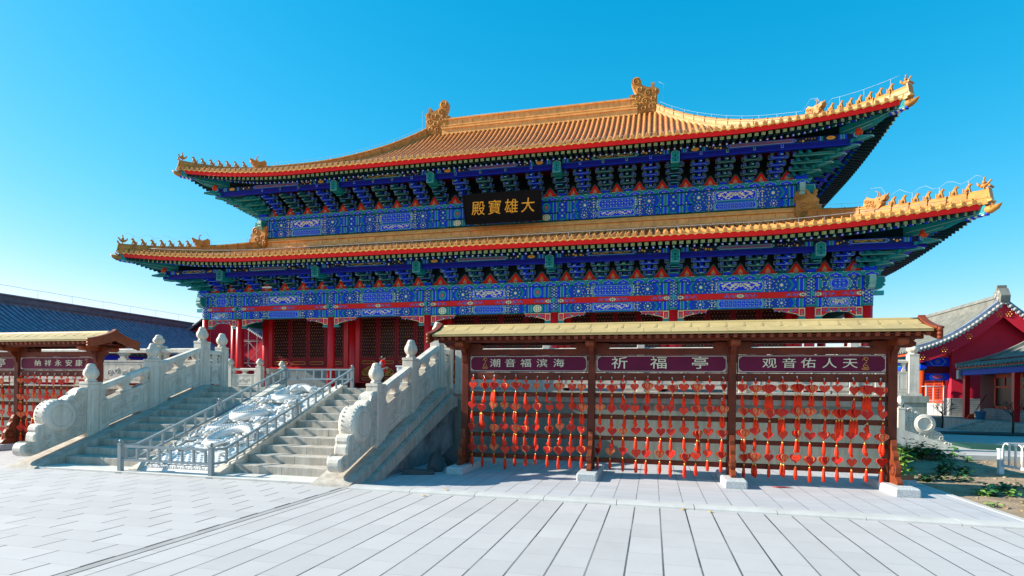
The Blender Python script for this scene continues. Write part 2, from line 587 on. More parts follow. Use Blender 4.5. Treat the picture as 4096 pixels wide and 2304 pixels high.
# ---------------------------------------------------------------- terrace
TERR = (-21.7, 4.74, 13.36, 26.3)
tr = thing('stone_terrace', 'broad grey stone terrace the red and blue hall stands on', 'terrace', (CX, 20, 0))
b = MB()
x0, x1, y0, y1 = TERR
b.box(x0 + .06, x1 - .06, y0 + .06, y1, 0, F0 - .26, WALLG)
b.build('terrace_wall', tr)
b = MB()
nn = 16
for i in range(nn):
    xa = x0 + (x1 - x0) * i / nn
    xb = x0 + (x1 - x0) * (i + 1) / nn - .006
    b.box(xa, xb, y0 + .03, y0 + .6, 1.375, F0 - .115, GRANITE)
    b.box(xa, xb, y0 - .03, y0 + .9, F0 - .11, F0, MARB2)
b.box(x0 + .03, x1 - .03, y0 + .6, y1, 1.375, F0 - .115, GRANITE)
b.box(x0 - .02, x1 + .02, y0 + .9, y1, F0 - .11, F0 - .002, GRANITE)
b.build('coping', tr)
b = MB()
hx0, hx1 = CX - 19.25, CX + 19.25
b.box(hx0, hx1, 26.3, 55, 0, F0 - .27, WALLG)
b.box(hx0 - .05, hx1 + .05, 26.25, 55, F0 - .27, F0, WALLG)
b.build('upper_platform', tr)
# plinth course of white stone seen through the rack
b = MB()
b.box(x0, x1, y0 + .0, y0 + .1, 0, .07, GRANITE)
b.build('plinth', tr)

# ---------------------------------------------------------------- balustrade pieces
LOT = [(0.070, 0), (0.084, 0.012), (0.084, 0.035), (0.060, 0.055), (0.082, 0.09), (0.108, 0.14), (0.114, 0.19), (0.104, 0.245), (0.080, 0.295), (0.070, 0.315), (0.078, 0.325), (0.066, 0.34), (0.058, 0.375), (0.04, 0.395), (0.01, 0.40)]


def post(par, x, y, z0, z1, w=.19, d=.19, s=1.0):
    b = MB()
    b.bbox(x - w / 2, x + w / 2, y - d / 2, y + d / 2, z0, z1 - .06, MARBLE, .008)
    b.bbox(x - w / 2 - .006, x + w / 2 + .006, y - d / 2 - .006, y + d / 2 + .006, z1 - .05, z1, MARBLE, .008)
    b.box(x - w / 2 + .01, x + w / 2 - .01, y - d / 2 + .01, y + d / 2 - .01, z1 - .062, z1 - .048, MARBLE)
    # raised frames on the faces
    h = z1 - z0
    for sx in (-1, 1):
        a = z0 + h * .12
        c = z1 - .18
        xx = x + sx * (w / 2 + .003)
        for (u0, u1, v0, v1) in ((-.3, .3, a, a + .012), (-.3, .3, c, c + .012), (-.3, -.24, a, c), (.24, .3, a, c)):
            b.box(xx - .004, xx + .004, y + u0 * d, y + u1 * d, v0, v1, MARB2)
    p = b.build('post', par)
    f = MB()
    f.lathe([(r * s * w / .19 * .98, zz * s) for r, zz in LOT], (x, y, z1), MARBLE, 24, 8, .07)
    f.build('finial', p)
    return p


def shear(y0, slope):
    m = Matrix.Identity(4)
    m[2][1] = slope
    m[2][3] = -slope * y0
    return m


def scroll(b, c, r, turns, m, thick, plane='x', flip=1, start=0.0, n=22):
    pts = []
    rr = []
    for i in range(n + 1):
        t = i / n
        a = start + flip * t * turns * 2 * PI
        q = r * (1 - .82 * t)
        u, v = q * math.cos(a), q * math.sin(a)
        pts.append((c[0], c[1] + u, c[2] + v) if plane == 'x' else (c[0] + u, c[1], c[2] + v))
        rr.append(thick * (1 - .4 * t))
    b.tube(pts, rr, m, 5)


def panel_run(par, ax, fixed, a0, a1, zb, slope=0.0, h=.62, rail=.97, th=.13):
    """stone panel + vases + handrail between two posts; ax 'x' or 'y' is the run direction"""
    def mk():
        b = MB()
        if ax == 'y':
            b.T = shear(a0, slope) if slope else None
        else:
            mm = Matrix.Identity(4)
            mm[2][0] = slope
            mm[2][3] = -slope * a0
            b.T = mm
        return b

    def bx(b, u0, u1, w, z0, z1, m, off=0):
        if ax == 'y':
            b.box(fixed - w / 2 + off, fixed + w / 2 + off, u0, u1, z0, z1, m)
        else:
            b.box(u0, u1, fixed - w / 2 + off, fixed + w / 2 + off, z0, z1, m)
    L = a1 - a0
    b = mk()
    # foot blocks leave a long slot under the panel
    bx(b, a0, a0 + L * .16, th, zb, zb + .07, MARBLE)
    bx(b, a1 - L * .16, a1, th, zb, zb + .07, MARBLE)
    bx(b, a0, a1, th, zb + .07, zb + h, MARBLE)
    bx(b, a0, a1, th + .03, zb + .07, zb + .10, MARBLE)
    bx(b, a0, a1, th + .025, zb + h - .045, zb + h, MARBLE)
    for sg in (-1, 1):
        o = sg * (th / 2)
        q0, q1 = a0 + L * .18, a1 - L * .18
        v0, v1 = zb + .17, zb + h - .11
        for (u0, u1, w0, w1) in ((q0, q1, v0, v0 + .016), (q0, q1, v1 - .016, v1), (q0, q0 + .02, v0, v1), (q1 - .02, q1, v0, v1),
                                 (a0 + .03, a0 + .045, v0, v1), (a0 + L * .13, a0 + L * .13 + .015, v0, v1), (a0 + .03, a0 + L * .13, v0, v0 + .014), (a0 + .03, a0 + L * .13, v1 - .014, v1),
                                 (a1 - .045, a1 - .03, v0, v1), (a1 - L * .13 - .015, a1 - L * .13, v0, v1), (a1 - L * .13, a1 - .03, v0, v0 + .014), (a1 - L * .13, a1 - .03, v1 - .014, v1)):
            bx(b, u0, u1, .012, w0, w1, MARB2, o)
        # scrolled relief
        mid = (q0 + q1) / 2
        vm = (v0 + v1) / 2
        for k, (du, fl, r) in enumerate(((-.30, 1, .10), (-.12, -1, .085), (.10, 1, .10), (.28, -1, .09))):
            u = mid + du * (q1 - q0)
            c = (fixed + o, u, vm + (.04 if k % 2 else -.03)) if ax == 'y' else (u, fixed + o, vm + (.04 if k % 2 else -.03))
            scroll(b, c, r, 1.6, MARB2, .016, 'x' if ax == 'y' else 'y', fl, k * 1.3)
    b.build('panel', par)
    for u in ((a0 + L * .06, a0 + L * .06), (a0 + L * .5, a0 + L * .5), (a1 - L * .06, a1 - L * .06)):
        b = mk()
        c = u[0]
        hw = .15 if abs(c - (a0 + a1) / 2) < .1 else .07
        g0, g1 = zb + h, zb + rail - .12
        dz = g1 - g0
        for (f0, f1, k) in ((0, .25, 1.0), (.25, .62, .55), (.62, .8, .8), (.8, 1.0, 1.15)):
            bx(b, max(a0, c - hw * k), min(a1, c + hw * k), th * .8, g0 + dz * f0, g0 + dz * f1, MARBLE)
        b.build('baluster_vase', par)
    b = mk()
    w = th + .03
    pr = [(-w / 2, zb + rail - .12), (w / 2, zb + rail - .12), (w / 2, zb + rail - .03), (w / 2 - .03, zb + rail), (-w / 2 + .03, zb + rail), (-w / 2, zb + rail - .03)]
    if ax == 'y':
        b.prism([(fixed + p[0], p[1]) for p in pr], 'y', a0, a1, MARBLE)
    else:
        b.prism([(fixed + p[0], p[1]) for p in pr], 'x', a0, a1, MARBLE)
    b.build('handrail', par)


DRUM = [(8.36, 0.33), (8.36, 0.38), (8.38, 0.43), (8.43, 0.465), (8.49, 0.48), (8.56, 0.475), (8.62, 0.46), (8.595, 0.51), (8.60, 0.56), (8.61, 0.62), (8.65, 0.67), (8.635, 0.72), (8.65, 0.78), (8.69, 0.82), (8.75, 0.835), (8.82, 0.84), (8.79, 0.90), (8.775, 0.97), (8.78, 1.06), (8.81, 1.14), (8.86, 1.21), (8.94, 1.265), (9.03, 1.285), (9.13, 1.28), (9.21, 1.26), (9.225, 1.31), (9.28, 1.365), (9.35, 1.405), (9.42, 1.415), (9.435, 1.46), (9.47, 1.515), (9.53, 1.555), (9.60, 1.575), (9.70, 1.575), (9.70, 0.60), (9.01, 0.36), (8.68, 0.24), (8.56, 0.21), (8.45, 0.215), (8.38, 0.26)]


def drum_stone(par, x, th, dy=0.0):
    b = MB()
    h = th / 2
    out = [(y + dy, z) for y, z in DRUM]
    cy, cz = 9.0 + dy, .85
    inn = [(cy + (y - cy) * .93, cz + (z - cz) * .94) for y, z in out]
    n = len(out)
    vs = [(x - h + .035, *p) for p in out] + [(x + h - .035, *p) for p in out] + [(x - h, *p) for p in inn] + [(x + h, *p) for p in inn]
    fs = [(i, (i + 1) % n, n + (i + 1) % n, n + i) for i in range(n)]
    fs += [(n + i, n + (i + 1) % n, 3 * n + (i + 1) % n, 3 * n + i) for i in range(n)]
    fs += [(i, 2 * n + i, 2 * n + (i + 1) % n, (i + 1) % n) for i in range(n)]
    b.add(vs, fs, MARBLE, False)
    b.add(vs[2 * n:3 * n], [tuple(range(n))], MARB2)
    b.add(vs[3 * n:], [tuple(range(n - 1, -1, -1))], MARB2)
    # drum
    c = (9.11 + dy, .985)
    b.lathe([(.27, -h - .03), (.325, -h - .022), (.335, -h + .02), (.34, 0), (.335, h - .02), (.325, h + .022), (.27, h + .03)], (x, c[0], c[1]), MARBLE, 36, ax='x')
    for sg in (-1, 1):
        X = x + sg * (h + .03)
        b.tube([(X, c[0] + .215 * math.cos(t), c[1] + .215 * math.sin(t)) for t in [2 * PI * i / 28 for i in range(29)]], .012, MARB2, 5)
        for (yy, zz, r, fl, st) in ((9.50, 1.36, .10, 1, .5), (9.56, 1.12, .085, -1, 2), (9.54, .88, .10, 1, 0), (9.35, .66, .11, -1, 1), (9.08, .56, .085, 1, 2.4), (8.82, .60, .085, -1, 0), (8.86, .40, .07, 1, 1), (8.50, .36, .09, -1, 1), (9.55, .70, .06, 1, 2), (9.36, 1.28, .06, -1, 1.2)):
            scroll(b, (x + sg * (h + .004), yy + dy, zz), r, 1.5, MARB2, .017, 'x', fl, st)
        b.bar((x + sg * h, 9.62 + dy, .66), (x + sg * h, 9.62 + dy, 1.5), .018, .018, MARB2)
        b.bar((x + sg * h, 8.62 + dy, .30), (x + sg * h, 9.66 + dy, .665), .018, .018, MARB2)
    # studs round the rim
    for t in [2 * PI * i / 26 for i in range(26)]:
        for dx in (-.35, .35):
            b.ball((x + dx * th, c[0] + .34 * math.cos(t), c[1] + .34 * math.sin(t)), .016, MARBLE, 4)
    return b.build('drum_stone', par)


SL = .37


def zs(y):
    return (y - 8.35) * SL


def stair_balustrade(label, x, dy):
    t = thing('stair_balustrade', label, 'balustrade', (x, 9, 0), 'white marble balustrades beside the grand staircase')
    th = .26
    drum_stone(t, x, th, dy)
    pw = .24
    py = [9.86 + dy, 11.44 + dy, 13.0 + dy]
    for yy in py:
        post(t, x, yy, zs(yy) - .1, zs(yy) + 1.15, pw, .34, 1.0)
    for a, c in ((0, 1), (1, 2)):
        y0, y1 = py[a] + .17, py[c] - .17
        panel_run(t, 'y', x, y0, y1, zs(y0), SL, .66, 1.02, .17)
    post(t, x, 13.72 + dy * .5, F0, F0 + 1.12, pw, .26, 1.0)
    panel_run(t, 'y', x, 13.17 + dy, 13.59 + dy * .5, F0, 0, .66, 1.0, .17)
    return t


stair_balustrade('white marble stair balustrade with drum stone, left of the blue-shadowed steps', -11.95, -.02)
stair_balustrade('white marble stair balustrade with drum stone, between the sunlit steps and the prayer rack', -5.13, 0.03)

# ---------------------------------------------------------------- staircase
st = thing('stone_staircase', 'wide grey granite staircase climbing to the terrace in two flights', 'staircase', (CX, 10, 0))
NS = 11
RISE = (F0 - .045) / NS


def flight(xa, xb):
    b = MB()
    for k in range(1, NS + 1):
        y = 8.95 + (k - 1) * .378
        z = .045 + RISE * k
        n = 2
        for i in range(n):
            u0, u1 = xa + (xb - xa) * i / n, xa + (xb - xa) * (i + 1) / n - .004
            b.bbox(u0, u1, y, (y + .5) if k < NS else 13.35, max(0, z - RISE - .02), z - (.001 if k < NS else .003), GRANITE, .006)
    b.build('stair_flight', st)


flight(-11.56, -9.52)
flight(-7.52, -5.46)
b = MB()
b.bbox(-11.7, -4.93, 8.42, 8.97, -.1, .042, mat('pale_granite', (0.55, 0.53, 0.48), 0.75, .1, 4, .1, 60), .008)
b.build('base_slab', st)
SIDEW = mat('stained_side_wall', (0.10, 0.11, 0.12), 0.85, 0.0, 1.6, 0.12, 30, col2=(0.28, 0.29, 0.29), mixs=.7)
for sx, xi in ((-1, -11.5), (1, -5.50)):
    xo = xi + sx * .70
    b = MB()
    lo, hi = sorted((xi, xo))
    b.prism([(8.32, -.05), (8.37, 0.03), (12.9, zs(12.9)), (13.36, F0 + .002), (13.36, F0 - .16), (12.9, zs(12.9) - .17), (8.82, 0.0), (8.8, -.05)], 'x', lo, hi, GRANITE)
    b.build('sloping_curb', st)
    b = MB()
    lo, hi = sorted((xi + sx * .1, xo + sx * .10))
    b.prism([(8.78, -.02), (8.83, .0), (12.95, zs(12.95) - .20), (13.36, F0 - .20), (13.36, F0 - .42), (13.0, F0 - .45), (9.42, 0), (9.40, -.02)], 'x', lo, hi, GRANITE)
    b.build('side_coping', st)
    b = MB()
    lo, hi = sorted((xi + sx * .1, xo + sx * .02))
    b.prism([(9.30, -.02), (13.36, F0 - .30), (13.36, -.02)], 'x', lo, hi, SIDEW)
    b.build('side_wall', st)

# ---------------------------------------------------------------- carved dragon slab
dg = thing('dragon_relief', 'bright white carved dragon slab running up the middle of the staircase', 'relief', (CX, 10, 0))
DX0, DX1 = -9.45, -7.58
DY0, DY1 = 8.62, 12.80
DSL = (F0 + .0 - .05) / (DY1 - DY0)


def dz(y):
    return .05 + (y - DY0) * DSL


b = MB()
b.prism([(DY0, -.02), (DY0, .05), (DY1, F0), (13.2, F0 + .002), (13.2, -.02)], 'x', DX0 + .12, DX1 - .12, DRAGM)
# side kerbs
for lo, hi in ((DX0 - .05, DX0 + .14), (DX1 - .14, DX1 + .06)):
    b.prism([(DY0 - .05, -.02), (DY0 - .05, .07), (DY0, .09), (DY1 - .05, F0 + .07), (DY1 + .15, F0 + .07), (DY1 + .15, -.02)], 'x', lo, hi, MARBLE)
b.build('slab', dg)
rnd = random.Random(5)


def relief(u, v):
    x = DX0 + .14 + u * (DX1 - DX0 - .28)
    y = DY0 + .22 + v * (DY1 - DY0 - .26)
    p = Vector((x * 5.2, y * 5.2, 3.1))
    n1 = mnoise.noise(p * .75)
    n2 = mnoise.noise(p * 2.1)
    n3 = abs(mnoise.noise(p * 1.25 + Vector((7, 3, 0))))
    e = min(u, 1 - u, v * 2.5, (1 - v) * 2.5)
    n4 = mnoise.noise(p * 4.3)
    h = .02 + .04 * n1 + .022 * n2 + .012 * n4 + .05 * (0.3 - n3)
    h = max(.004, h) * min(1, e * 12)
    if v < .10:
        h = .02 + .015 * math.sin(u * 75) * math.sin(v * 150)
    return (x, y - h * .25, dz(y) + h)


b = MB()
b.grid(relief, 110, 250, DRAGM, True)
b.build('clouds', dg)
b = MB()
# coiling dragon bodies
for (cy, cx, ph, r) in ((9.75, -8.35, 0.2, .095), (11.0, -8.75, 2.0, .105), (12.0, -8.45, .6, .11), (10.4, -8.9, 1.1, .07)):
    pts, rr = [], []
    for i in range(40):
        t = i / 39
        a = ph + t * 5.0
        q = .52 * (1 - .35 * t)
        x = cx + q * math.cos(a) * .95
        y = cy + q * math.sin(a) * .75
        x = min(max(x, DX0 + .28), DX1 - .28)
        pts.append((x, y, dz(y) + .10 + .05 * math.sin(a * 1.5)))
        rr.append(r * (math.sin(PI * min(1, .12 + t * .86)) ** .5))
    b.tube(pts, rr, DRAGM, 10)
    for i in range(3, 37):
        p = Vector(pts[i])
        b.ball(p + Vector((0, -.02, rr[i] * .98)), rr[i] * .34, DRAGM, 4, (.6, 1.2, 1))
# heads, manes and claws
for (x, y, s) in ((-8.55, 12.35, .8), (-8.2, 10.55, .6), (-8.95, 9.95, .55), (-8.9, 11.6, .55), (-8.1, 11.5, .5)):
    z = dz(y) + .14
    b.ball((x, y, z), .17 * s, DRAGM, 8, (1, 1.1, .8))
    b.ball((x, y - .17 * s, z - .02), .11 * s, DRAGM, 7, (1, 1.3, .7))
    for i in range(9):
        a = -.6 + i * .55
        b.tube([(x + .1 * s * math.cos(a), y + .1 * s * math.sin(a), z), (x + .26 * s * math.cos(a), y + .22 * s * math.sin(a), z + .05), (x + .38 * s * math.cos(a + .35), y + .32 * s * math.sin(a + .35), z - .02)], [.05 * s, .04 * s, .008], DRAGM, 6)
for i in range(120):
    x = rnd.uniform(DX0 + .25, DX1 - .25)
    y = rnd.uniform(DY0 + .6, DY1 - .15)
    a = rnd.uniform(0, 6.28)
    z = dz(y) + .045
    r = rnd.uniform(.08, .15)
    pts = [(x + r * (1 - .8 * t) * math.cos(a + 7 * t), y + r * (1 - .8 * t) * math.sin(a + 7 * t), z + .05 * t) for t in [k / 11 for k in range(12)]]
    b.tube(pts, [.030 - .016 * k / 11 for k in range(12)], DRAGM, 5)
b.build('dragon', dg)
b = MB()
for i in range(17):
    x = DX0 + .2 + i * .0925
    scroll(b, (x, DY0 + .10, .105), .05, 1.2, DRAGM, .014, 'y', 1 if i % 2 else -1, 0)
for sx in (DX0 + .045, DX1 - .045):
    pts = []
    for i in range(120):
        y = DY0 + .2 + i * .034
        pts.append((sx + .035 * math.sin(i * 1.1), y, dz(y) + .075))
    b.tube(pts, .012, DRAGM, 4)
b.build('border_scroll', dg)

# ---------------------------------------------------------------- steel railing round the slab
rl = thing('steel_railing', 'grey painted steel railing with ball-topped posts around the carved slab', 'railing', (CX, 10, 0))


def rpost(x, y, z0, z1):
    b = MB()
    b.box(x - .037, x + .037, y - .037, y + .037, z0, z1 - .075, STEEL)
    b.box(x - .06, x + .06, y - .06, y + .06, z0, z0 + .02, STEEL)
    b.box(x - .044, x + .044, y - .044, y + .044, z1 - .085, z1 - .07, STEEL)
    b.lathe([(.012, z1 - .075), (.018, z1 - .055)], (x, y, 0), STEEL, 8)
    b.ball((x, y, z1 - .03), .036, STEEL, 8)
    b.build('post', rl)


XL, XR = -9.57, -7.575
for x in (XL, XR):
    rpost(x, 8.47, 0, .62)
    rpost(x, 10.93, dz(10.93) - .17, 1.37)
    rpost(x, 13.28, F0, 2.24)


def rails(p, q, gap=.25):
    for dzz in (0, -gap):
        b = MB()
        b.bar(Vector(p) + Vector((0, 0, dzz)), Vector(q) + Vector((0, 0, dzz)), .045, .04, STEEL)
        b.build('rail', rl)


def balus(p, q, n, gap=.25, skip=0):
    p, q = Vector(p), Vector(q)
    for i in range(n):
        c = p.lerp(q, (i + .5) / n)
        b = MB()
        b.box(c.x - .017, c.x + .017, c.y - .017, c.y + .017, c.z - gap + .0, c.z - .0, STEEL)
        b.build('baluster', rl)


rails((XL, 8.47, .50), (XR, 8.47, .50))
balus((XL, 8.47, .50), (XR, 8.47, .50), 8)
rails((XL, 13.28, 2.12), (XR, 13.28, 2.12))
balus((XL, 13.28, 2.12), (XR, 13.28, 2.12), 8)
for x in (XL, XR):
    k = (x, 8.80, .50)
    rails((x, 8.50, .50), k)
    b = MB()
    for dzz in (0, -.25):
        b.box(x - .0235, x + .0235, 8.78, 8.82, .478 + dzz, .522 + dzz, STEEL)
    b.build('rail_joint', rl)
    m_ = (x, 10.93, 1.25)
    e = (x, 13.25, 2.12)
    rails(k, m_)
    rails(m_, e)
    balus((x, 8.70, .46), (x, 10.93, 1.25), 8)
    balus((x, 10.93, 1.25), (x, 13.25, 2.12), 8)

# ---------------------------------------------------------------- terrace balustrades
tb = thing('terrace_balustrade', 'white stone balustrade along the terrace edge behind the large prayer rack', 'balustrade', (0, 13.5, F0), 'white stone terrace balustrades')
xs = [-4.72, -2.5, -.28, 1.93, 4.14, 4.62]
for x in xs:
    post(tb, x, 13.50, F0, F0 + 1.16, .17, .17, .95)
for a, c in zip(xs[:-1], xs[1:]):
    panel_run(tb, 'x', 13.50, a + .085, c - .085, F0, 0, .66, 1.02, .13)
tb2 = thing('terrace_balustrade', 'white stone balustrade with carved vase panel along the terrace edge left of the stairs', 'balustrade', (-14, 13.3, F0), 'white stone terrace balustrades')
xs = [-21.5, -19.0, -16.45, -13.93]
for x in xs:
    post(tb2, x, 13.50, F0, F0 + 1.16, .31 if x == -13.93 else .28, .3, .8)
for a, c in zip(xs, xs[1:] + [-12.1]):
    panel_run(tb2, 'x', 13.50, a + .18, c - .15, F0, 0, .74, 1.08, .16)
tb3 = thing('terrace_balustrade', 'low white stone balustrade at the hall platform corner by the red corner columns', 'balustrade', (-21, 26, F0), 'white stone terrace balustrades')
xs = [-22.15, -20.3]
for x in xs:
    post(tb3, x, 26.05, F0, F0 + 1.15, .32, .3, 1.0)
post(tb3, -19.85, 27.3, F0, F0 + 1.1, .3, .3, 1)
panel_run(tb3, 'x', 26.05, xs[0] + .16, xs[1] - .16, F0, 0, .72, 1.04, .16)
panel_run(tb3, 'y', -19.95, 26.2, 27.15, F0, 0, .72, 1.04, .16)
tb4 = thing('terrace_balustrade', 'white stone balustrade right of the prayer rack, ending in a tall square post', 'balustrade', (8, 26.5, F0), 'white stone terrace balustrades')
xs = [4.9, 7.6, 10.33]
for x in xs:
    post(tb4, x, 26.55, F0 + .1, F0 + 1.3 + (.4 if x == 10.33 else 0), .36 if x == 10.33 else .3, .34, 1.1)
b = MB()
b.box(4.5, 10.6, 26.33, 26.8, F0, F0 + .1, MARBLE)
b.build('base_course', tb4)
for a, c in zip(xs, xs[1:]):
    panel_run(tb4, 'x', 26.55, a + .15, c - .2, F0 + .1, 0, .9, 1.38, .18)

# side stair drum stone at the right
ss = thing('side_staircase', 'white stone side stair with scroll-carved drum stone right of the prayer rack', 'staircase', (8, 20.8, 0))
SX = 8.2
b = MB()
for k in range(9):
    b.box(4.74, 8.35 - k * .37, 21.12, 24.2, k * .18, (k + 1) * .18, GRANITE)
b.build('stair_flight', ss)
b = MB()
b.prism([(9.1, 0), (9.1, .05), (4.74, F0), (4.74, 0)], 'y', 20.3, 21.1, MARBLE)
b.build('sloping_curb', ss)
post(ss, 7.72, 20.72, .40, 1.25, .2, .3, .95)
post(ss, 6.0, 20.72, 1.0, 2.2, .2, .3, .95)
b = MB()
drum2 = [(7.82, .40), (7.82, 1.38), (8.0, 1.32), (8.12, 1.18), (8.24, 1.12), (8.28, 1.0), (8.42, .98), (8.58, .9), (8.66, .74), (8.6, .6), (8.72, .52), (8.82, .5), (8.92, .38), (8.93, .26), (9.05, .2), (9.12, .1), (9.1, .02), (8.6, .12)]
b.prism(drum2, 'y', 20.66, 20.86, MARB2)
b.lathe([(.28, -.12), (.31, -.12), (.31, .09), (.30, .11), (.20, .10)], (8.38, 20.72, .745), MARBLE, 32, ax='y')
for sg in (1,):
    Y = 20.72 - .115 * sg
    Y = 20.60
    b.tube([(8.38 + .21 * math.cos(t), Y, .745 + .21 * math.sin(t)) for t in [2 * PI * i / 24 for i in range(25)]], .022, MARBLE, 6)
for (xx, zz, r, fl) in ((7.98, 1.15, .1, 1), (8.02, .93, .09, -1), (8.15, 1.05, .07, 1), (7.98, .7, .09, 1), (8.2, .47, .08, -1), (8.55, .5, .09, 1), (8.72, .42, .08, -1), (8.86, .3, .07, 1), (8.45, .36, .07, 1), (9.0, .14, .07, -1)):
    scroll(b, (xx, 20.65, zz), r, 1.5, MARBLE, .026, 'y', fl, .6)
b.build('drum_stone', ss)
panel_run(ss, 'x', 20.72, 6.1, 7.6, 1.08, -.38, .6, .95, .15)

# ================================================================= GREAT HALL
YF, YI, YR = 29.0, 31.4, 40.5        # front columns, inner columns, ridge
F = F0
hall = thing('temple_hall', 'huge two-tiered temple hall with golden tiled roofs, red eave boards and blue painted brackets', 'temple', (CX, YF, F))
COLS = [-17.92, -15.53, -9.41, -3.50, 3.50, 9.41, 15.53, 17.92]


class Paint:
    """flat painted ornament in an x-z rectangle on a face looking towards -Y"""

    def __init__(s, b, y, sx=1):
        s.b, s.y = b, y

    def P(s, pts, m, k):
        s.b.poly([(x, s.y - .004 * k, z) for x, z in pts], m)

    def rect(s, x0, x1, z0, z1, m, k=1):
        s.P([(x0, z0), (x1, z0), (x1, z1), (x0, z1)], m, k)

    def disc(s, x, z, r, m, k=1, n=10, rz=None, lo=None, hi=None, ph=0.0):
        rz = rz or r
        pts = []
        for i in range(n):
            t = 2 * PI * i / n + ph
            zz = z + rz * math.sin(t)
            if lo is not None:
                zz = min(max(zz, lo), hi)
            pts.append((x + r * math.cos(t), zz))
        s.P(pts, m, k)

    def rosette(s, x, z, r, a, c, k=1, lo=-99, hi=99, half=0):
        """layered flower: ring of petals, inner ring, pale heart and gold ticks"""
        n = 8
        s.disc(x, z, r, a, k, 16, lo=lo, hi=hi)
        s.disc(x, z, r * .80, PLINE if False else c, k + 1, 14, lo=lo, hi=hi)
        for i in range(n):
            t = 2 * PI * i / n + .3
            px, pz = x + r * .82 * math.cos(t), z + r * .82 * math.sin(t)
            if lo + r * .12 < pz < hi - r * .12:
                s.disc(px, pz, r * .20, DBLUE if a is BLUE else DTEAL, k + 2, 7)
                s.disc(px, pz, r * .10, LBLUE if a is BLUE else LTEAL, k + 3, 6)
        s.disc(x, z, r * .56, a, k + 2, 12, lo=lo, hi=hi)
        for i in range(6):
            t = 2 * PI * i / 6
            px, pz = x + r * .42 * math.cos(t), z + r * .42 * math.sin(t)
            if lo + .02 < pz < hi - .02:
                s.disc(px, pz, r * .13, DBLUE, k + 3, 6)
        if lo < z < hi:
            s.disc(x, z, r * .33, WGOLD, k + 4, 9)
        else:
            zz = hi - r * .16 if z >= hi else lo + r * .16
            s.disc(x, zz, r * .24, YGOLD, k + 4, 9, rz=r * .15)
        for i in range(9):
            t = 2 * PI * i / 9 + .15
            px, pz = x + r * 1.06 * math.cos(t), z + r * 1.06 * math.sin(t)
            if lo + .03 < pz < hi - .03:
                q = max(r * .15, .035)
                s.P([(px + q * math.cos(t + u), pz + q * math.sin(t + u)) for u in (0, 2.1, 4.2)], WGOLD, k + 5)

    def chev(s, x, z0, z1, w, d, m, k):
        zm = (z0 + z1) / 2
        s.P([(x, z0), (x + w, z0), (x + w + d, zm), (x + w, z1), (x, z1), (x + d, zm)], m, k)

    def hexa(s, x0, x1, z0, z1, d, m, k):
        zm = (z0 + z1) / 2
        s.P([(x0, zm), (x0 + d, z0), (x1 - d, z0), (x1, zm), (x1 - d, z1), (x0 + d, z1)], m, k)

    def round(s, x0, x1, z0, z1, m, k):
        h = (z1 - z0) / 2
        pts = []
        for i in range(9):
            t = PI / 2 + PI * i / 8
            pts.append((x0 + h * .8 + h * .8 * math.cos(t), (z0 + z1) / 2 + h * math.sin(t)))
        for i in range(9):
            t = -PI / 2 + PI * i / 8
            pts.append((x1 - h * .8 + h * .8 * math.cos(t), (z0 + z1) / 2 + h * math.sin(t)))
        s.P(pts, m, k)

    def dragon(s, x0, x1, z0, z1, m, k):
        """two facing dragons: wriggling bands with limbs and flames"""
        zm, h, w = (z0 + z1) / 2, (z1 - z0) / 2, (x1 - x0)
        for sg in (-1, 1):
            xa = (x0 + x1) / 2 + sg * w * .06
            xb = (x0 + x1) / 2 + sg * w * .46
            top, bot = [], []
            for i in range(17):
                t = i / 16
                x = xa + (xb - xa) * t
                z = zm + h * .48 * math.sin(t * 8.2 + .6) * (1 - .35 * t) + h * .12 * math.sin(t * 19)
                wd = h * (.23 - .11 * t)
                top.append((x, z + wd))
                bot.append((x, z - wd))
            for i in range(16):
                s.P([bot[i], bot[i + 1], top[i + 1], top[i]], m, k)
            s.disc(xa, zm + h * .25, h * .34, m, k, 8)
            for i in range(17):
                t = (i + .5) / 17
                x = xa + (xb - xa) * t
                z = zm + h * (.80 * math.sin(i * 2.4 + 1))
                a = 2.2 * i
                q = h * (.17 + .08 * (i % 3))
                s.P([(x + q * 1.3 * math.cos(a + u), z + q * .7 * math.sin(a + u)) for u in (0, 1.9, 3.4, 4.6)], m, k)
        s.disc((x0 + x1) / 2, zm, h * .22, m, k, 8)
        s.P([((x0 + x1) / 2 - h * .3, zm + h * .75), ((x0 + x1) / 2, zm + h * .3), ((x0 + x1) / 2 + h * .3, zm + h * .75)], m, k)

    def lattice(s, x0, x1, z0, z1, k, dk=False):
        """brocade of diamonds"""
        h = z1 - z0
        q = h / 3.0
        n = max(3, int((x1 - x0) / q))
        q2 = (x1 - x0) / n
        for i in range(n):
            for j in range(3):
                x = x0 + (i + .5) * q2
                z = z0 + (j + .5) * h / 3
                c = (LBLUE, LTEAL)[(i + j) % 2] if not dk else (TEAL, PURP)[(i + j) % 2]
                s.P([(x - q2 * .44, z), (x, z - q * .42), (x + q2 * .44, z), (x, z + q * .42)], c, k)
                if (i + j) % 2:
                    s.disc(x, z, q * .15, PWHITE if not dk else YGOLD, k + 1, 6)
                elif j == 1:
                    s.disc(x, z, q * .13, PINK if dk else WGOLD, k + 1, 6)
        for i in range(n + 1):
            s.disc(x0 + i * q2, z0 + h * (.34 if i % 2 else .66), q * .10, YGOLD, k + 1, 6)

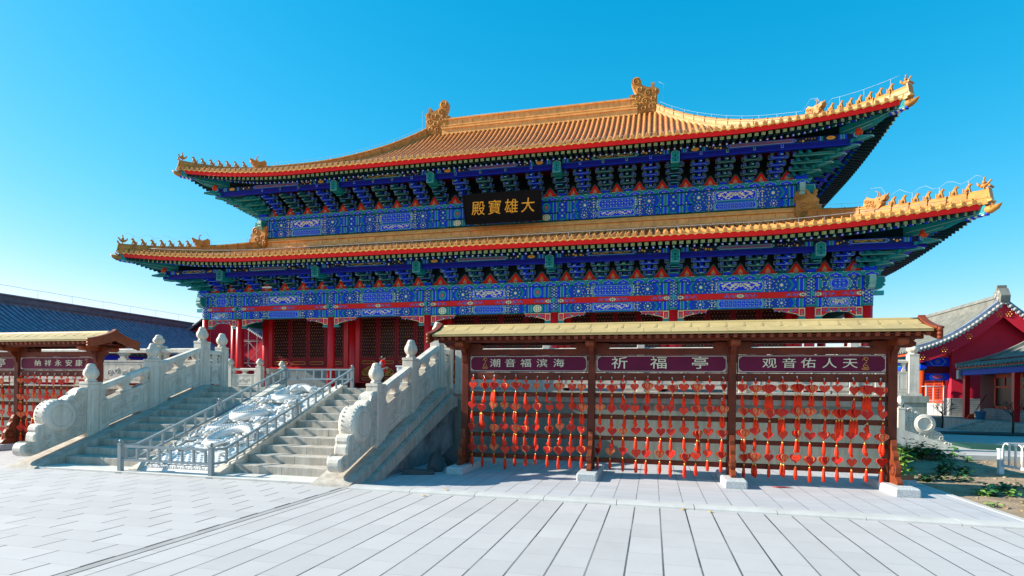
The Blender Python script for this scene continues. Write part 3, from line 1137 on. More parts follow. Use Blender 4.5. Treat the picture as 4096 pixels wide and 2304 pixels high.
    def beam(s, x0, x1, z0, z1, kind, inv=0, end=0.0):
        A, B = (BLUE, TEAL) if not inv else (TEAL, BLUE)
        L = x1 - x0
        h = z1 - z0
        s.rect(x0, x1, z0, z1, DBLUE, 1)
        s.rect(x0, x1, z1 - .025, z1, B, 2)
        s.rect(x0, x1, z0, z0 + .025, B, 2)
        short = L < 2.5
        e0, e1 = x0, x1
        w = .10
        for sg, e in ((1, x0), (-1, x1)):
            u = e
            for (ww, m) in ((w * 1.1, A), (.022, PLINE), (w * 1.4, B), (.022, PLINE), (w * .8, A)):
                a, c = sorted((u, u + sg * ww))
                s.rect(a, c, z0, z1, m, 2)
                u += sg * ww
            if end:
                a, c = sorted((u, u + sg * end))
                s.rect(a, c, z0, z1, B if h > .5 else B, 2)
                s.rect(a + .03, c - .03, z0 + .04, z1 - .04, BLUE if h > .5 else TEAL, 3)
                s.disc((a + c) / 2, (z0 + z1) / 2, end * .36, LTEAL if h > .5 else WGOLD, 4, 14, rz=h * .42)
                if h > .5:
                    s.disc((a + c) / 2, (z0 + z1) / 2, end * .24, TEAL, 5, 12, rz=h * .27)
                    s.disc((a + c) / 2, (z0 + z1) / 2, end * .14, PINK, 6, 10, rz=h * .15)
                else:
                    for q_ in range(8):
                        s.disc((a + c) / 2 + end * .22 * math.cos(q_ * PI / 4), (z0 + z1) / 2 + h * .27 * math.sin(q_ * PI / 4), .032, TEAL, 5, 6)
                    s.disc((a + c) / 2, (z0 + z1) / 2, .03, TEAL, 5, 6)
                u += sg * end
                for (ww, m) in ((.03, PLINE), (w * 1.2, B), (.022, PLINE), (w * .8, A)):
                    a, c = sorted((u, u + sg * ww))
                    s.rect(a, c, z0, z1, m, 2)
                    u += sg * ww
            if sg > 0:
                e0 = u
            else:
                e1 = u
        xm = (x0 + x1) / 2
        d = h * .30
        cw = (e1 - e0) * (.60 if short else .40)
        c0, c1 = xm - cw / 2, xm + cw / 2
        if not short:
            for sg, e in ((1, e0), (-1, e1)):
                for j, m in enumerate((B, A)):
                    ww = .11
                    if sg > 0:
                        s.P([(e + .02 + j * ww + d, z0), (e + .02 + (j + 1) * ww + d, z0), (e + .02 + (j + 1) * ww, (z0 + z1) / 2), (e + .02 + (j + 1) * ww + d, z1), (e + .02 + j * ww + d, z1), (e + .02 + j * ww, (z0 + z1) / 2)], m, 2)
                    else:
                        s.P([(e - .02 - j * ww - d, z0), (e - .02 - (j + 1) * ww - d, z0), (e - .02 - (j + 1) * ww, (z0 + z1) / 2), (e - .02 - (j + 1) * ww - d, z1), (e - .02 - j * ww - d, z1), (e - .02 - j * ww, (z0 + z1) / 2)], m, 2)
                # rosettes between end and cartouche
                a, c = sorted((e + sg * (.26 + d * .5), (c0 if sg > 0 else c1) - sg * .02))
                span = c - a
                r = min(h * .36, span * .27)
                xr = a + span * .30 if sg > 0 else c - span * .30
                s.rosette(xr, (z0 + z1) / 2, r, A, B, 2, z0, z1)
                xq = a + span * .76 if sg > 0 else c - span * .76
                s.rosette(xq, z0, r * .95, B, A, 2, z0, z1)
                s.rosette(xq, z1, r * .95, B, A, 2, z0, z1)
                for zz in (.3, .5, .7):
                    s.disc(xq + sg * .0, z0 + h * zz, h * .06, WGOLD, 8, 6)
                    s.disc(xq + sg * r * .9, z0 + h * zz, h * .055, WGOLD, 8, 6)
                for q in (-1, 1):
                    s.disc(e + sg * (.08), (z0 + z1) / 2 + q * h * .36, h * .05, WGOLD, 8, 6)
        else:
            for sg in (-1, 1):
                xq = (e0 if sg < 0 else e1) - sg * .05
                for zc in (z0, z1):
                    s.rosette(xq, zc, h * .34, B, A, 2, z0, z1)
        # cartouche
        s.hexa(c0 - d * .95, c1 + d * .95, z0, z1, d * .95, PLINE, 3)
        s.hexa(c0 - d * .95 + .03, c1 + d * .95 - .03, z0, z1, d * .95, B, 4)
        s.hexa(c0 - d * .45, c1 + d * .45, z0 + .02, z1 - .02, d * .9, PLINE, 5)
        s.hexa(c0 - d * .45 + .03, c1 + d * .45 - .03, z0 + .02, z1 - .02, d * .9, A, 6)
        zz0, zz1 = z0 + h * .12, z1 - h * .12
        s.round(c0, c1, zz0, zz1, PLINE, 7)
        s.round(c0 + .03, c1 - .03, zz0 + .022, zz1 - .022, BLUE, 8)
        if kind == 'dragon':
            s.dragon(c0 + .06, c1 - .06, zz0 + .03, zz1 - .03, WGOLD, 9)
        else:
            s.lattice(c0 + .12, c1 - .12, zz0 + .03, zz1 - .03, 9)

    def purlin(s, x0, x1, z0, z1, kind, inv, end=0):
        A, B = (BLUE, TEAL) if not inv else (TEAL, BLUE)
        L = x1 - x0
        s.rect(x0, x1, z0, z1, mat('paint_night', (0.006, 0.016, 0.06), .6, .2, 6), 1)
        for sg, e in ((1, x0), (-1, x1)):
            u = e + sg * .25
            for ww, m in ((.10, A), (.02, PLINE), (.12, B), (.02, PLINE), (.08, A)):
                a, c = sorted((u, u + sg * ww))
                s.rect(a, c, z0, z1, m, 2)
                u += sg * ww
            if end:
                cx = u + sg * (.12 + end / 2)
                s.disc(cx, (z0 + z1) / 2, end * .45, YGOLD, 2, 12, rz=(z1 - z0) * .42)
                s.disc(cx, (z0 + z1) / 2, end * .2, FLAME, 3, 8, rz=(z1 - z0) * .2)
                u += sg * (end + .24)
                for ww, m in ((.10, B), (.02, PLINE), (.08, A)):
                    a, c = sorted((u, u + sg * ww))
                    s.rect(a, c, z0, z1, m, 2)
                    u += sg * ww
        cw = L * .36
        xm = (x0 + x1) / 2
        s.hexa(xm - cw / 2 - .14, xm + cw / 2 + .14, z0, z1, .14, PLINE, 3)
        s.hexa(xm - cw / 2 - .10, xm + cw / 2 + .10, z0, z1, .12, A, 4)
        s.round(xm - cw / 2, xm + cw / 2, z0 + .02, z1 - .02, PLINE, 5)
        s.round(xm - cw / 2 + .02, xm + cw / 2 - .02, z0 + .035, z1 - .035, PURP if kind != 'dragon' else DTEAL, 6)
        if kind == 'dragon':
            s.dragon(xm - cw / 2 + .08, xm + cw / 2 - .08, z0 + .03, z1 - .03, YGOLD, 7)
        else:
            s.lattice(xm - cw / 2 + .08, xm + cw / 2 - .08, z0 + .03, z1 - .03, 7, True)
        rr = random.Random(int(x0 * 10))
        for sg in (-1, 1):
            xa = xm + sg * (cw / 2 + .22)
            xb = (x1 if sg > 0 else x0) - sg * (.62 + (end + .5 if end else 0))
            n = max(0, int(abs(xb - xa) / .11))
            for i in range(n):
                x = xa + (xb - xa) * (i + .5) / n
                z = (z0 + z1) / 2 + rr.uniform(-.32, .32) * (z1 - z0)
                s.disc(x, z, rr.choice((.02, .03, .055)), rr.choice((YGOLD, YGOLD, DTEAL, WGOLD)), 3, 7)


def clouds_plate(p, x0, x1, z0, z1, k=1):
    """row of ruyi cloud heads along a plate"""
    p.rect(x0, x1, z0, z1, TEAL, k)
    n = max(1, round((x1 - x0) / .74))
    w = (x1 - x0) / n
    h = z1 - z0
    for i in range(n):
        x = x0 + (i + .5) * w
        p.P([(x - w * .40, z0), (x + w * .40, z0), (x + w * .34, z0 + h * .5), (x + w * .14, z0 + h * .58), (x, z0 + h * .98), (x - w * .14, z0 + h * .58), (x - w * .34, z0 + h * .5)], PLINE, k + 1)
        p.P([(x - w * .37, z0), (x + w * .37, z0), (x + w * .31, z0 + h * .42), (x + w * .12, z0 + h * .5), (x, z0 + h * .88), (x - w * .12, z0 + h * .5), (x - w * .31, z0 + h * .42)], BLUE, k + 2)
        p.disc(x, z0 + h * .22, h * .2, LBLUE, k + 3, 8)
        p.disc(x + w * .5, z0 + h * .72, h * .2, LTEAL, k + 3, 8)
        for dx in (-.05, .05):
            p.disc(x + dx, z0 + h * .12, h * .09, WGOLD, k + 4, 6)
            p.disc(x + w * .5 + dx, z1 - h * .10, h * .09, WGOLD, k + 4, 6)


# --------------------------------------------------------------- light-blocking core and floor of the hall
b = MB()
b.box(CX - 15.3, CX + 15.3, YI + .35, 49.3, F, 15.5, DRED)  # solid box filling the hall body, added to block light
b.build('light_block_core', hall)
b = MB()
b.box(CX - 18.6, CX + 18.6, 28.5, 52.6, F - .02, F + .035, mat('hall_floor', (.22, .23, .23), .6, .15, 2))
b.build('floor', hall)
b = MB()
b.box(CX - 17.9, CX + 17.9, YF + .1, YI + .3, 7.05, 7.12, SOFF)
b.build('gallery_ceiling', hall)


def column(x, y, z1, r=.222, painted=None):
    b = MB()
    b.lathe([(r + .09, F), (r + .10, F + .05), (r + .05, F + .10)], (x, y, 0), GRANITE, 20)
    b.lathe([(r * 1.02, F + .08), (r, F + 1.5), (r * .99, z1)], (x, y, 0), RED, 24)
    c = b.build('column', hall)
    if painted:
        z0, z2 = painted
        q = MB()
        q.lathe([(r + .004, z0), (r + .004, z2)], (x, y, 0), DBLUE, 20)
        q.lathe([(r + .012, z0 + .0), (r + .012, z0 + .10)], (x, y, 0), TEAL, 20)
        q.lathe([(r + .010, z0 + .10), (r + .010, z0 + .12)], (x, y, 0), PLINE, 20)
        q.lathe([(r + .010, z2 - .06), (r + .010, z2)], (x, y, 0), TEAL, 20)
        n = max(2, round((z2 - z0) / .38))
        for i in range(n):
            zc = z0 + .16 + (z2 - z0 - .2) * (i + .5) / n
            for t in [-PI / 2 + u for u in (-.95, 0, .95)]:
                rr = (z2 - z0) / n * .40
                for ring, m, k in ((1, BLUE, 1), (.62, TEAL, 2), (.36, DBLUE, 3), (.27, WGOLD, 4)):
                    pts = []
                    for j in range(10):
                        a = 2 * PI * j / 10
                        tt = t + rr * ring * math.cos(a) / r
                        R = r + .006 + .004 * k
                        pts.append((x + R * math.cos(tt), y + R * math.sin(tt), zc + rr * ring * math.sin(a)))
                    q.add(pts, [tuple(range(10))], m)
                for j in range(6):
                    a = 2 * PI * j / 6 + .5
                    tt = t + rr * 1.1 * math.cos(a) / r
                    R = r + .03
                    z = zc + rr * 1.1 * math.sin(a)
                    q.add([(x + R * math.cos(tt + u), y + R * math.sin(tt + u), z + w_) for u, w_ in ((-.10, -.02), (.10, -.02), (0, .035))], [(0, 1, 2)], WGOLD)
        q.build('painted_collar', c)
    return c


for i, cx in enumerate(COLS):
    column(CX + cx, YF, 7.1, painted=(5.72, 7.06))
for cx in COLS[1:-1]:
    column(CX + cx, YI, 7.1, .25)
for sx in (-1, 1):
    for y in (YI, 36.2, 41.5, 47, 52):
        column(CX + sx * 17.92, y, 7.1, painted=(5.72, 7.06) if y < 40 else None)
for y in (31.4 + 4.8,):
    for sx in (-1, 1):
        column(CX + sx * 15.53, y, 7.1)

# lower frieze, bay by bay
for i in range(7):
    x0, x1 = CX + COLS[i] + .20, CX + COLS[i + 1] - .20
    mid = i == 3
    kinds = ('lattice', 'dragon') if i % 2 == 0 else ('dragon', 'lattice')
    if i == 3:
        kinds = ('dragon', 'lattice')
    for (z0, z1, nm, kd, inv, dep) in ((6.455, 7.07, 'upper_beam', kinds[0], i % 2, .17), (5.70, 6.16, 'lower_beam', kinds[1], (i + 1) % 2, .14)):
        b = MB()
        b.box(x0, x1, YF - dep, YF + dep, z0, z1, TEAL)
        Paint(b, YF - dep).beam(x0, x1, z0, z1, kd, inv, .62 if mid else 0)
        b.build(nm, hall)
    b = MB()
    y = YF - .10
    b.box(x0, x1, y, YF + .1, 6.16, 6.455, BRED)
    p = Paint(b, y)
    L = x1 - x0
    p.rect(x0, x0 + .05, 6.16, 6.455, BLUE, 1)
    p.rect(x1 - .05, x1, 6.16, 6.455, BLUE, 1)
    n = 2 if L < 2.5 else (4 if mid else 3)
    for j in range(n):
        xm = x0 + .12 + (L - .24) * j / (n - 1)
        ends = j in (0, n - 1)
        for sg in ((1,) if j == 0 else (-1,) if j == n - 1 else (-1, 1)):
            for q in range(7):
                xx = xm + sg * (.12 + q * .10)
                h = .10 * (1 - q / 11)
                p.P([(xx - .06, 6.31), (xx, 6.31 - h), (xx + .06, 6.31), (xx, 6.31 + h)], (PURP, PINK, LBLUE)[q % 3], 1)
                p.disc(xx + .03, 6.31 + (.07 if q % 2 else -.07), .028, LBLUE if q % 2 else PINK, 2, 6)
        for q in ((0, .07), (-.09, .045), (.09, .045)):
            p.P([(xm + q[0] - .08, 6.31), (xm + q[0], 6.31 - q[1] - .04), (xm + q[0] + .08, 6.31), (xm + q[0], 6.31 + q[1] + .04)], WGOLD, 3)
        p.disc(xm, 6.31, .03, TEAL, 4, 7)
    b.build('frieze_board', hall)
    # carved braces under the beam, beside the columns
    for sg, xe in ((1, x0), (-1, x1)):
        w = (x1 - x0) / 2 if L < 2.5 else 1.42
        if L < 2.5 and sg < 0:
            continue
        if L < 2.5:
            prof = [(0, 0), (L, 0), (L, -.42), (L - .25, -.46), (L * .72, -.24), (L * .5, -.20), (L * .28, -.24), (.25, -.46), (0, -.42)]
            w = L
        else:
            prof = [(0, 0), (w, 0), (w - .14, -.14), (w * .72, -.16), (w * .45, -.24), (.36, -.30), (.30, -.36), (0, -.38)]
        pts = [(xe + sg * u, 5.70 + v) for u, v in prof]
        b = MB()
        b.prism(pts, 'y', YF - .07, YF + .07, TEAL, WGOLD)
        cxm = sum(a for a, c in pts) / len(pts)
        czm = 5.55
        b.poly([(cxm + (a - cxm) * .955, YF - .075, czm + (c - czm) * .80) for a, c in pts], BRED)
        p = Paint(b, YF - .078)
        for (u0, u1) in (((.05, .25),) if L >= 2.5 else ((.05, .25), (L - .25, L - .05))):
            a, c = sorted((xe + sg * u0, xe + sg * u1))
            p.rect(a - .03, c + .03, 5.30, 5.67, WGOLD, 1)
            p.rect(a, c, 5.335, 5.64, BRED, 2)
            p.disc((a + c) / 2, 5.52, .06, PINK, 3, 7)
            p.disc((a + c) / 2, 5.41, .05, LTEAL, 3, 7)
            b.box(a - .05, c + .05, YF - .10, YF + .1, 5.16, 5.27, TEAL)
            b.box(a - .06, c + .06, YF - .11, YF - .10, 5.16, 5.18, PLINE)
        nsc = 5 if L >= 2.5 else 7
        for j in range(nsc):
            u = .42 + (w - .62) * j / (nsc - 1) if L >= 2.5 else .38 + (L - .76) * j / (nsc - 1)
            zc = 5.59 if L >= 2.5 else 5.575
            r = .075 - .006 * (j if L >= 2.5 else 0)
            xx = xe + sg * u
            p.disc(xx, zc, r, (PURP, TEAL)[j % 2], 1, 10)
            p.disc(xx + .01, zc, r * .62, (PINK, LTEAL)[j % 2], 2, 8)
            p.disc(xx + .02, zc + .01, r * .3, BRED, 3, 6)
            p.disc(xx + .10 * sg, zc - .06, r * .5, (LBLUE, WGOLD)[j % 2], 1, 7)
        b.build('carved_brace', hall)
# plate over the beams
b = MB()
xa, xb = CX + COLS[0] - .45, CX + COLS[-1] + .45
b.box(xa, xb, YF - .27, YF + .27, 7.072, 7.30, TEAL)
clouds_plate(Paint(b, YF - .27), xa, xb, 7.072, 7.30)
b.build('cloud_plate', hall)
for sx in (-1, 1):
    b = MB()
    X = CX + sx * 17.92
    b.box(X - .2, X + .2, YF + .28, 52, 5.70, 6.16, TEAL)
    b.box(X - .12, X + .12, YF + .28, 52, 6.16, 6.455, BRED)
    b.box(X - .22, X + .22, YF + .28, 52, 6.455, 7.07, BLUE)
    b.box(X - .27, X + .27, YF + .28, 52.2, 7.072, 7.30, TEAL)
    b.build('side_beam', hall)
# beam heads at the front corners
for sx in (-1, 1):
    X = CX + sx * 17.92
    b = MB()
    prof = [(0, 7.05), (.46, 7.05), (.50, 6.80), (.43, 6.74), (.50, 6.64), (.40, 6.58), (.36, 6.50), (.22, 6.44), (0, 6.44)]
    b.prism([(X + sx * (.2 + u), z) for u, z in prof], 'y', YF - .12, YF + .12, PLINE, PLINE)
    b.prism([(X + sx * (.2 + u * .93), 6.74 + (z - 6.74) * .92) for u, z in prof], 'y', YF - .125, YF + .125, TEAL, TEAL)
    b.prism([(YF - .2 - u, z) for u, z in prof], 'x', X - .13, X + .13, PLINE)
    b.prism([(YF - .2 - u * .93, 6.74 + (z - 6.74) * .92) for u, z in prof], 'x', X - .135, X + .135, TEAL)
    b.box(X + sx * .2 - (.0 if sx > 0 else .45), X + sx * .2 + (.45 if sx > 0 else 0), YF - .07, YF + .07, 6.20, 6.40, LTEAL)
    b.build('beam_head', hall)
for cx in COLS[1:-1]:
    b = MB()
    b.box(CX + cx - .06, CX + cx + .06, YF - .42, YF - .20, 6.20, 6.42, TEAL)
    b.box(CX + cx - .07, CX + cx + .07, YF - .425, YF - .415, 6.19, 6.43, LTEAL)
    b.build('tie_head', hall)

# --------------------------------------------------------------- bracket sets
def arm(b, y, z, w, m, h=.125, t=.12):
    """boat-shaped arm along x with blocks at its ends"""
    e = w / 2
    pts = [(-e, z + h), (-e, z + h * .55)] + [(-e + .14 * (1 - math.cos(a)), z + h * .5 - h * .5 * math.sin(a)) for a in (.5, 1.0, 1.57)]
    pts += [(-p[0], p[1]) for p in reversed(pts[2:])] + [(e, z + h * .55), (e, z + h), (e - .13, z + h), (e - .19, z + h * .62), (-e + .19, z + h * .62), (-e + .13, z + h)]
    b.prism(pts, 'y', y - t / 2, y + t / 2, m, PLINE)
    cz = z + h / 2
    b.poly([(p[0] * .975, y - t / 2 - .004, cz + (p[1] - cz) * .76) for p in pts], m)


def block(b, x, y, z, m, w=.16, h=.10):
    w2 = w * .72
    b.hexa([(x - w2 / 2, y - w2 / 2, z), (x + w2 / 2, y - w2 / 2, z), (x + w2 / 2, y + w2 / 2, z), (x - w2 / 2, y + w2 / 2, z)],
           [(x - w / 2, y - w / 2, z + h * .45), (x + w / 2, y - w / 2, z + h * .45), (x + w / 2, y + w / 2, z + h * .45), (x - w / 2, y + w / 2, z + h * .45)], m)
    b.box(x - w / 2, x + w / 2, y - w / 2, y + w / 2, z + h * .45, z + h, m)
    b.box(x - w / 2, x + w / 2, y - w / 2 - .004, y - w / 2, z + h * .82, z + h, PLINE)
    b.box(x - w / 2, x + w / 2, y - w / 2 - .004, y - w / 2, z + h * .36, z + h * .46, PLINE)


def beak(b, y0, y1, z, m, w=.11, h=.13, tip=.17):
    """projecting lever arm ending in a drooping beak; runs towards -y"""
    pts = [(y0, z), (y1 + .30, z), (y1 + .10, z - .06), (y1 - tip, z - .115), (y1 - tip, z - .085), (y1 - .03, z + .03), (y1 + .06, z + h), (y0, z + h)]
    b.prism(pts, 'x', -w / 2, w / 2, m)
    b.add([(-w / 2, y1 - tip - .003, z - .115), (w / 2, y1 - tip - .003, z - .115), (w / 2, y1 - tip - .003, z - .078), (-w / 2, y1 - tip - .003, z - .078)], [(0, 1, 2, 3)], PLINE)
    for sx in (-1, 1):
        b.bar((sx * w / 2, y1 - tip, z - .08), (sx * w / 2, y1 + .02, z + .04), .012, .014, PLINE)


def bracket(n, step, rise, ma, mb_, head=False):
    """n tiers stepping out towards -y, ma arm colour, mb_ block colour"""
    b = MB()
    # base bowl
    w = .42 if head else .34
    b.hexa([(-w * .36, -w * .36, 0), (w * .36, -w * .36, 0), (w * .36, w * .36, 0), (-w * .36, w * .36, 0)],
           [(-w / 2, -w / 2, .10), (w / 2, -w / 2, .10), (w / 2, w / 2, .10), (-w / 2, w / 2, .10)], mb_)
    b.box(-w / 2, w / 2, -w / 2, w / 2, .10, .19, mb_)
    b.box(-w / 2, w / 2, -w / 2 - .004, -w / 2, .165, .19, PLINE)
    for t in range(n + 1):
        y = -t * step
        z = .15 + t * rise * .93
        W = .56 + .30 * t / n
        arm(b, y, z, W, ma)
        for x in (-W / 2 + .06, W / 2 - .06):
            block(b, x, y, z + .125, mb_, .15, .095)
        block(b, 0, y, z + .125, mb_, .16, .095)
        if t >= 1:
            arm(b, y + step * .5, z + .03, .72 + .30 * t / n, DTEAL if ma is BTEAL else DBLUE, .11)
            for x in (-.30 - .15 * t / n, .30 + .15 * t / n):
                block(b, x, y + step * .5, z + .14, DBLUE if mb_ is BLUE else DTEAL, .14, .09)
        if t < n:
            ww = .34 if head else .11
            if head:
                b.box(-ww / 2, ww / 2, y - step - .08, y + .4, z + .02, z + .15, DTEAL)
                b.prism([(y - step - .08, z + .15), (y - step - .26, z - .01), (y - step - .26, z - .035), (y - step - .02, z + .02)], 'x', -ww / 2, ww / 2, DTEAL)
                b.box(-ww / 2, ww / 2, y - step - .27, y - step - .262, z - .04, z + .0, LTEAL)
                b.box(-.24, .24, y - step - .02, y - step + .03, z + .17, z + .23, BLUE)
            else:
                beak(b, y + .3, y - step - .02, z + .04, ma)
    if head:
        y = -n * step
        z = .15 + n * rise * .93 - .32
        b.prism([(-.20, z), (.20, z), (.20, z + .52), (0, z + .62), (-.20, z + .52)], 'y', y - .44, y + .4, TEAL, PLINE)
        b.poly([(x_, y - .445, z_) for x_, z_ in ((-.18, z + .02), (.18, z + .02), (.18, z + .505), (0, z + .595), (-.18, z + .505))], TEAL)
        b.box(-.20, .20, y - .452, y - .446, z + .20, z + .215, BLACK)
        b.box(-.035, .035, y - .452, y - .446, z + .30, z + .38, BLACK)
        b.box(-.035, .035, y - .452, y - .446, z + .08, z + .14, BLACK)
    else:
        y = -n * step
        z = .15 + n * rise * .93
        b.box(-.055, .055, y - .20, y + .1, z + .05, z + .30, ma)
        b.box(-.055, .055, y - .205, y - .20, z + .05, z + .30, PLINE)
        b.box(-.042, .042, y - .209, y - .204, z + .065, z + .285, ma)
    return b


def corner_bracket(n, step, rise):
    """fan of arms at a corner: built for the left front corner, looking out along -x-y"""
    b = MB()
    b.box(-.28, .28, -.28, .28, 0, .19, BLUE)
    for t in range(n + 1):
        z = .15 + t * rise * .93
        y = -t * step
        for sw in (0, 1):
            o = b.T
            b.T = Matrix(((0, 1, 0, 0), (1, 0, 0, 0), (0, 0, 1, 0), (0, 0, 0, 1))) if sw else None
            # arm run along x at this tier, reaching the corner
            e0, e1 = -t * step - .35, .62
            pts = [(e0, z + .125), (e0, z + .06), (e0 + .1, z), (e1 - .12, z), (e1, z + .06), (e1, z + .125)]
            b.prism(pts, 'y', y - .06, y + .06, TEAL, PLINE)
            b.poly([(e0 + .02, y - .064, z + .11), (e0 + .02, y - .064, z + .065), (e0 + .11, y - .064, z + .016), (e1 - .13, y - .064, z + .016), (e1 - .02, y - .064, z + .065), (e1 - .02, y - .064, z + .11)], TEAL)
            for x in (e1 - .07, 0, -t * step):
                block(b, x, y, z + .125, BLUE, .16, .095)
            if t < n:
                for dx in (-.0, .38):
                    q = MB()
                    beak(q, y + .3, y - step - .02, z + .04, TEAL)
                    b.add([(v[0] + dx, v[1], v[2]) for v in q.v], q.f, TEAL)
            b.T = o
        if True:
            R = math.sqrt(2) * step * (t + 1)
            o = b.T
            b.T = Matrix.Rotation(-PI / 4, 4, 'Z')
            q0 = .3
            zz = z + .04
            tip = .42
            pts = [(q0, zz), (-R + .25, zz), (-R - .05, zz - .04), (-R - tip, zz - .02), (-R - tip, zz + .03), (-R - .12, zz + .13), (-R, zz + .20), (q0, zz + .16)]
            b.prism(pts, 'x', -.10, .10, LTEAL if False else TEAL)
            b.add([(-.1, -R - tip - .003, zz - .022), (.1, -R - tip - .003, zz - .022), (.1, -R - tip - .003, zz + .035), (-.1, -R - tip - .003, zz + .035)], [(0, 1, 2, 3)], PLINE)
            for sx in (-1, 1):
                b.bar((sx * .102, -R - tip, zz + .02), (sx * .102, -R - .1, zz + .12), .01, .016, PLINE)
                b.bar((sx * .102, -R - tip, zz - .01), (sx * .102, -R + .2, zz + .01), .01, .014, PLINE)
            b.T = o
    # little vase under the corner beam
    R = step * (n + .65)
    b.lathe([(.10, .15 + n * rise + .22), (.17, .15 + n * rise + .30), (.19, .15 + n * rise + .38), (.13, .15 + n * rise + .48), (.15, .15 + n * rise + .54)], (-R, -R, 0), FLAME if False else ORANGE, 12)
    return b


def place_brackets(n, step, rise, z0, yw, cols, counts, pre):
    mats_ = ((BLUE, BTEAL), (BTEAL, BLUE))
    protos = []
    for a, c in mats_:
        o = bracket(n, step, rise, a, c).build('bracket_set')
        protos.append(o)
    hd = bracket(n, step, rise, BTEAL, BLUE, True).build('bracket_set')
    cn = corner_bracket(n, step, rise).build('corner_bracket')
    used = set()

    def put(pr, x, y, rz=0, sc=None):
        o = pr if pr not in used else pr.copy()
        if pr in used:
            COL.objects.link(o)
        used.add(pr)
        o.parent = hall
        ORG[o.name] = ORG[hall.name]
        o.location = (x - CX, y - YF, z0 - F)
        o.rotation_euler = (0, 0, rz)
        return o
    xsall = []
    k = 0
    for i in range(len(cols) - 1):
        a, c = CX + cols[i], CX + cols[i + 1]
        if i > 0:
            put(hd, a, yw)
            xsall.append(a)
        for j in range(counts[i]):
            x = a + (c - a) * (j + 1) / (counts[i] + 1)
            k = 0 if j in (0, counts[i] - 1) else 1
            put(protos[k], x, yw)
            xsall.append(x)
    for sx in (-1, 1):
        o = put(cn, CX + sx * abs(cols[0]), yw, 0)
        if sx > 0:
            o.scale = (-1, 1, 1)
        for j in range(4):
            put(protos[(j + 1) % 2], CX + sx * abs(cols[0]), yw + 1.2 + j * 1.2, -sx * -PI / 2)
    # boards with flaming jewels between the sets
    b = MB()
    xs_ = sorted(xsall + [CX + cols[0], CX + cols[-1]])
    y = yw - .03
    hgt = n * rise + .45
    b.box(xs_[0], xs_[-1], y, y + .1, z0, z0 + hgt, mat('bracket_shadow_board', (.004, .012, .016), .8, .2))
    p = Paint(b, y)
    for a, c in zip(xs_[:-1], xs_[1:]):
        xm = (a + c) / 2
        w = (c - a) * .5 - .14
        prof = [(-w, 0), (w, 0), (w * .78, .09), (w * .62, .17), (w * .40, .26), (w * .27, .38), (.05, .50), (0, .54)]
        prof = prof + [(-q[0], q[1]) for q in reversed(prof[2:-1])]
        p.P([(xm + q[0] * 1.22, z0 + q[1] * 1.16) for q in prof], DTEAL, 1)
        p.P([(xm + q[0] * 1.09, z0 + q[1] * 1.07) for q in prof], PLINE, 2)
        p.P([(xm + q[0] * 1.04, z0 + q[1] * 1.04) for q in prof], DTEAL, 3)
        p.P([(xm + q[0] * .94, z0 + q[1] * .95) for q in prof], BRED, 4)
        p.P([(xm - .11, z0 + .10), (xm, z0 + .05), (xm + .11, z0 + .10), (xm + .10, z0 + .20), (xm + .04, z0 + .28), (xm, z0 + .36), (xm - .04, z0 + .28), (xm - .10, z0 + .20)], FLAME, 5)
        p.P([(xm - .07, z0 + .11), (xm, z0 + .08), (xm + .07, z0 + .11), (xm, z0 + .27)], YGOLD, 6)
        for dx, dz_ in ((-.035, .12), (.035, .12), (0, .18)):
            p.disc(xm + dx, z0 + dz_, .034, PURP, 7, 7)
            p.disc(xm + dx, z0 + dz_, .018, PWHITE, 8, 6)
    b.build('bracket_board', hall)


NC = [1, 4, 4, 4, 4, 4, 1]
place_brackets(3, .43, .215, 7.30, YF, COLS, NC, 'lower')
UC = COLS[1:-1]
place_brackets(4, .43, .205, 12.40, YI - .25, UC, NC[1:-1], 'upper')

# --------------------------------------------------------------- upper storey frieze
YU = YI - .25
for i in range(5):
    x0, x1 = CX + UC[i] + .20, CX + UC[i + 1] - .20
    kinds = ('lattice', 'dragon') if i % 2 else ('dragon', 'lattice')
    for (z0, z1, nm, kd, inv) in ((11.52, 12.17, 'upper_beam', kinds[0], (i + 1) % 2), (11.10, 11.515, 'lower_beam', kinds[1], i % 2)):
        b = MB()
        b.box(x0, x1, YU - .12, YU + .3, z0, z1, TEAL)
        Paint(b, YU - .12).beam(x0, x1, z0, z1, kd, inv, .62 if i == 2 else 0)
        b.build(nm, hall)
for i, ux in enumerate(UC):
    x = CX + ux
    b = MB()
    b.box(x - .2, x + .2, YU - .1, YU + .3, 11.10, 12.17, DBLUE)
    p = Paint(b, YU - .1)
    p.rect(x - .15, x + .15, 11.11, 11.2, TEAL, 1)
    for j in range(3):
        zc = 11.36 + j * .31
        p.disc(x, zc, .14, BLUE, 1, 10)
        p.disc(x, zc, .09, TEAL, 2, 8)
        p.disc(x, zc, .045, WGOLD, 3, 7)
        for dx in (-.13, .13):
            p.disc(x + dx, zc + .15, .022, WGOLD, 3, 6)
    b.build('painted_pilaster', hall)
b = MB()
xa, xb = CX + UC[0] - .42, CX + UC[-1] + .42
b.box(xa, xb, YU - .27, YU + .3, 12.172, 12.40, TEAL)
clouds_plate(Paint(b, YU - .27), xa, xb, 12.172, 12.40)
b.build('cloud_plate', hall)
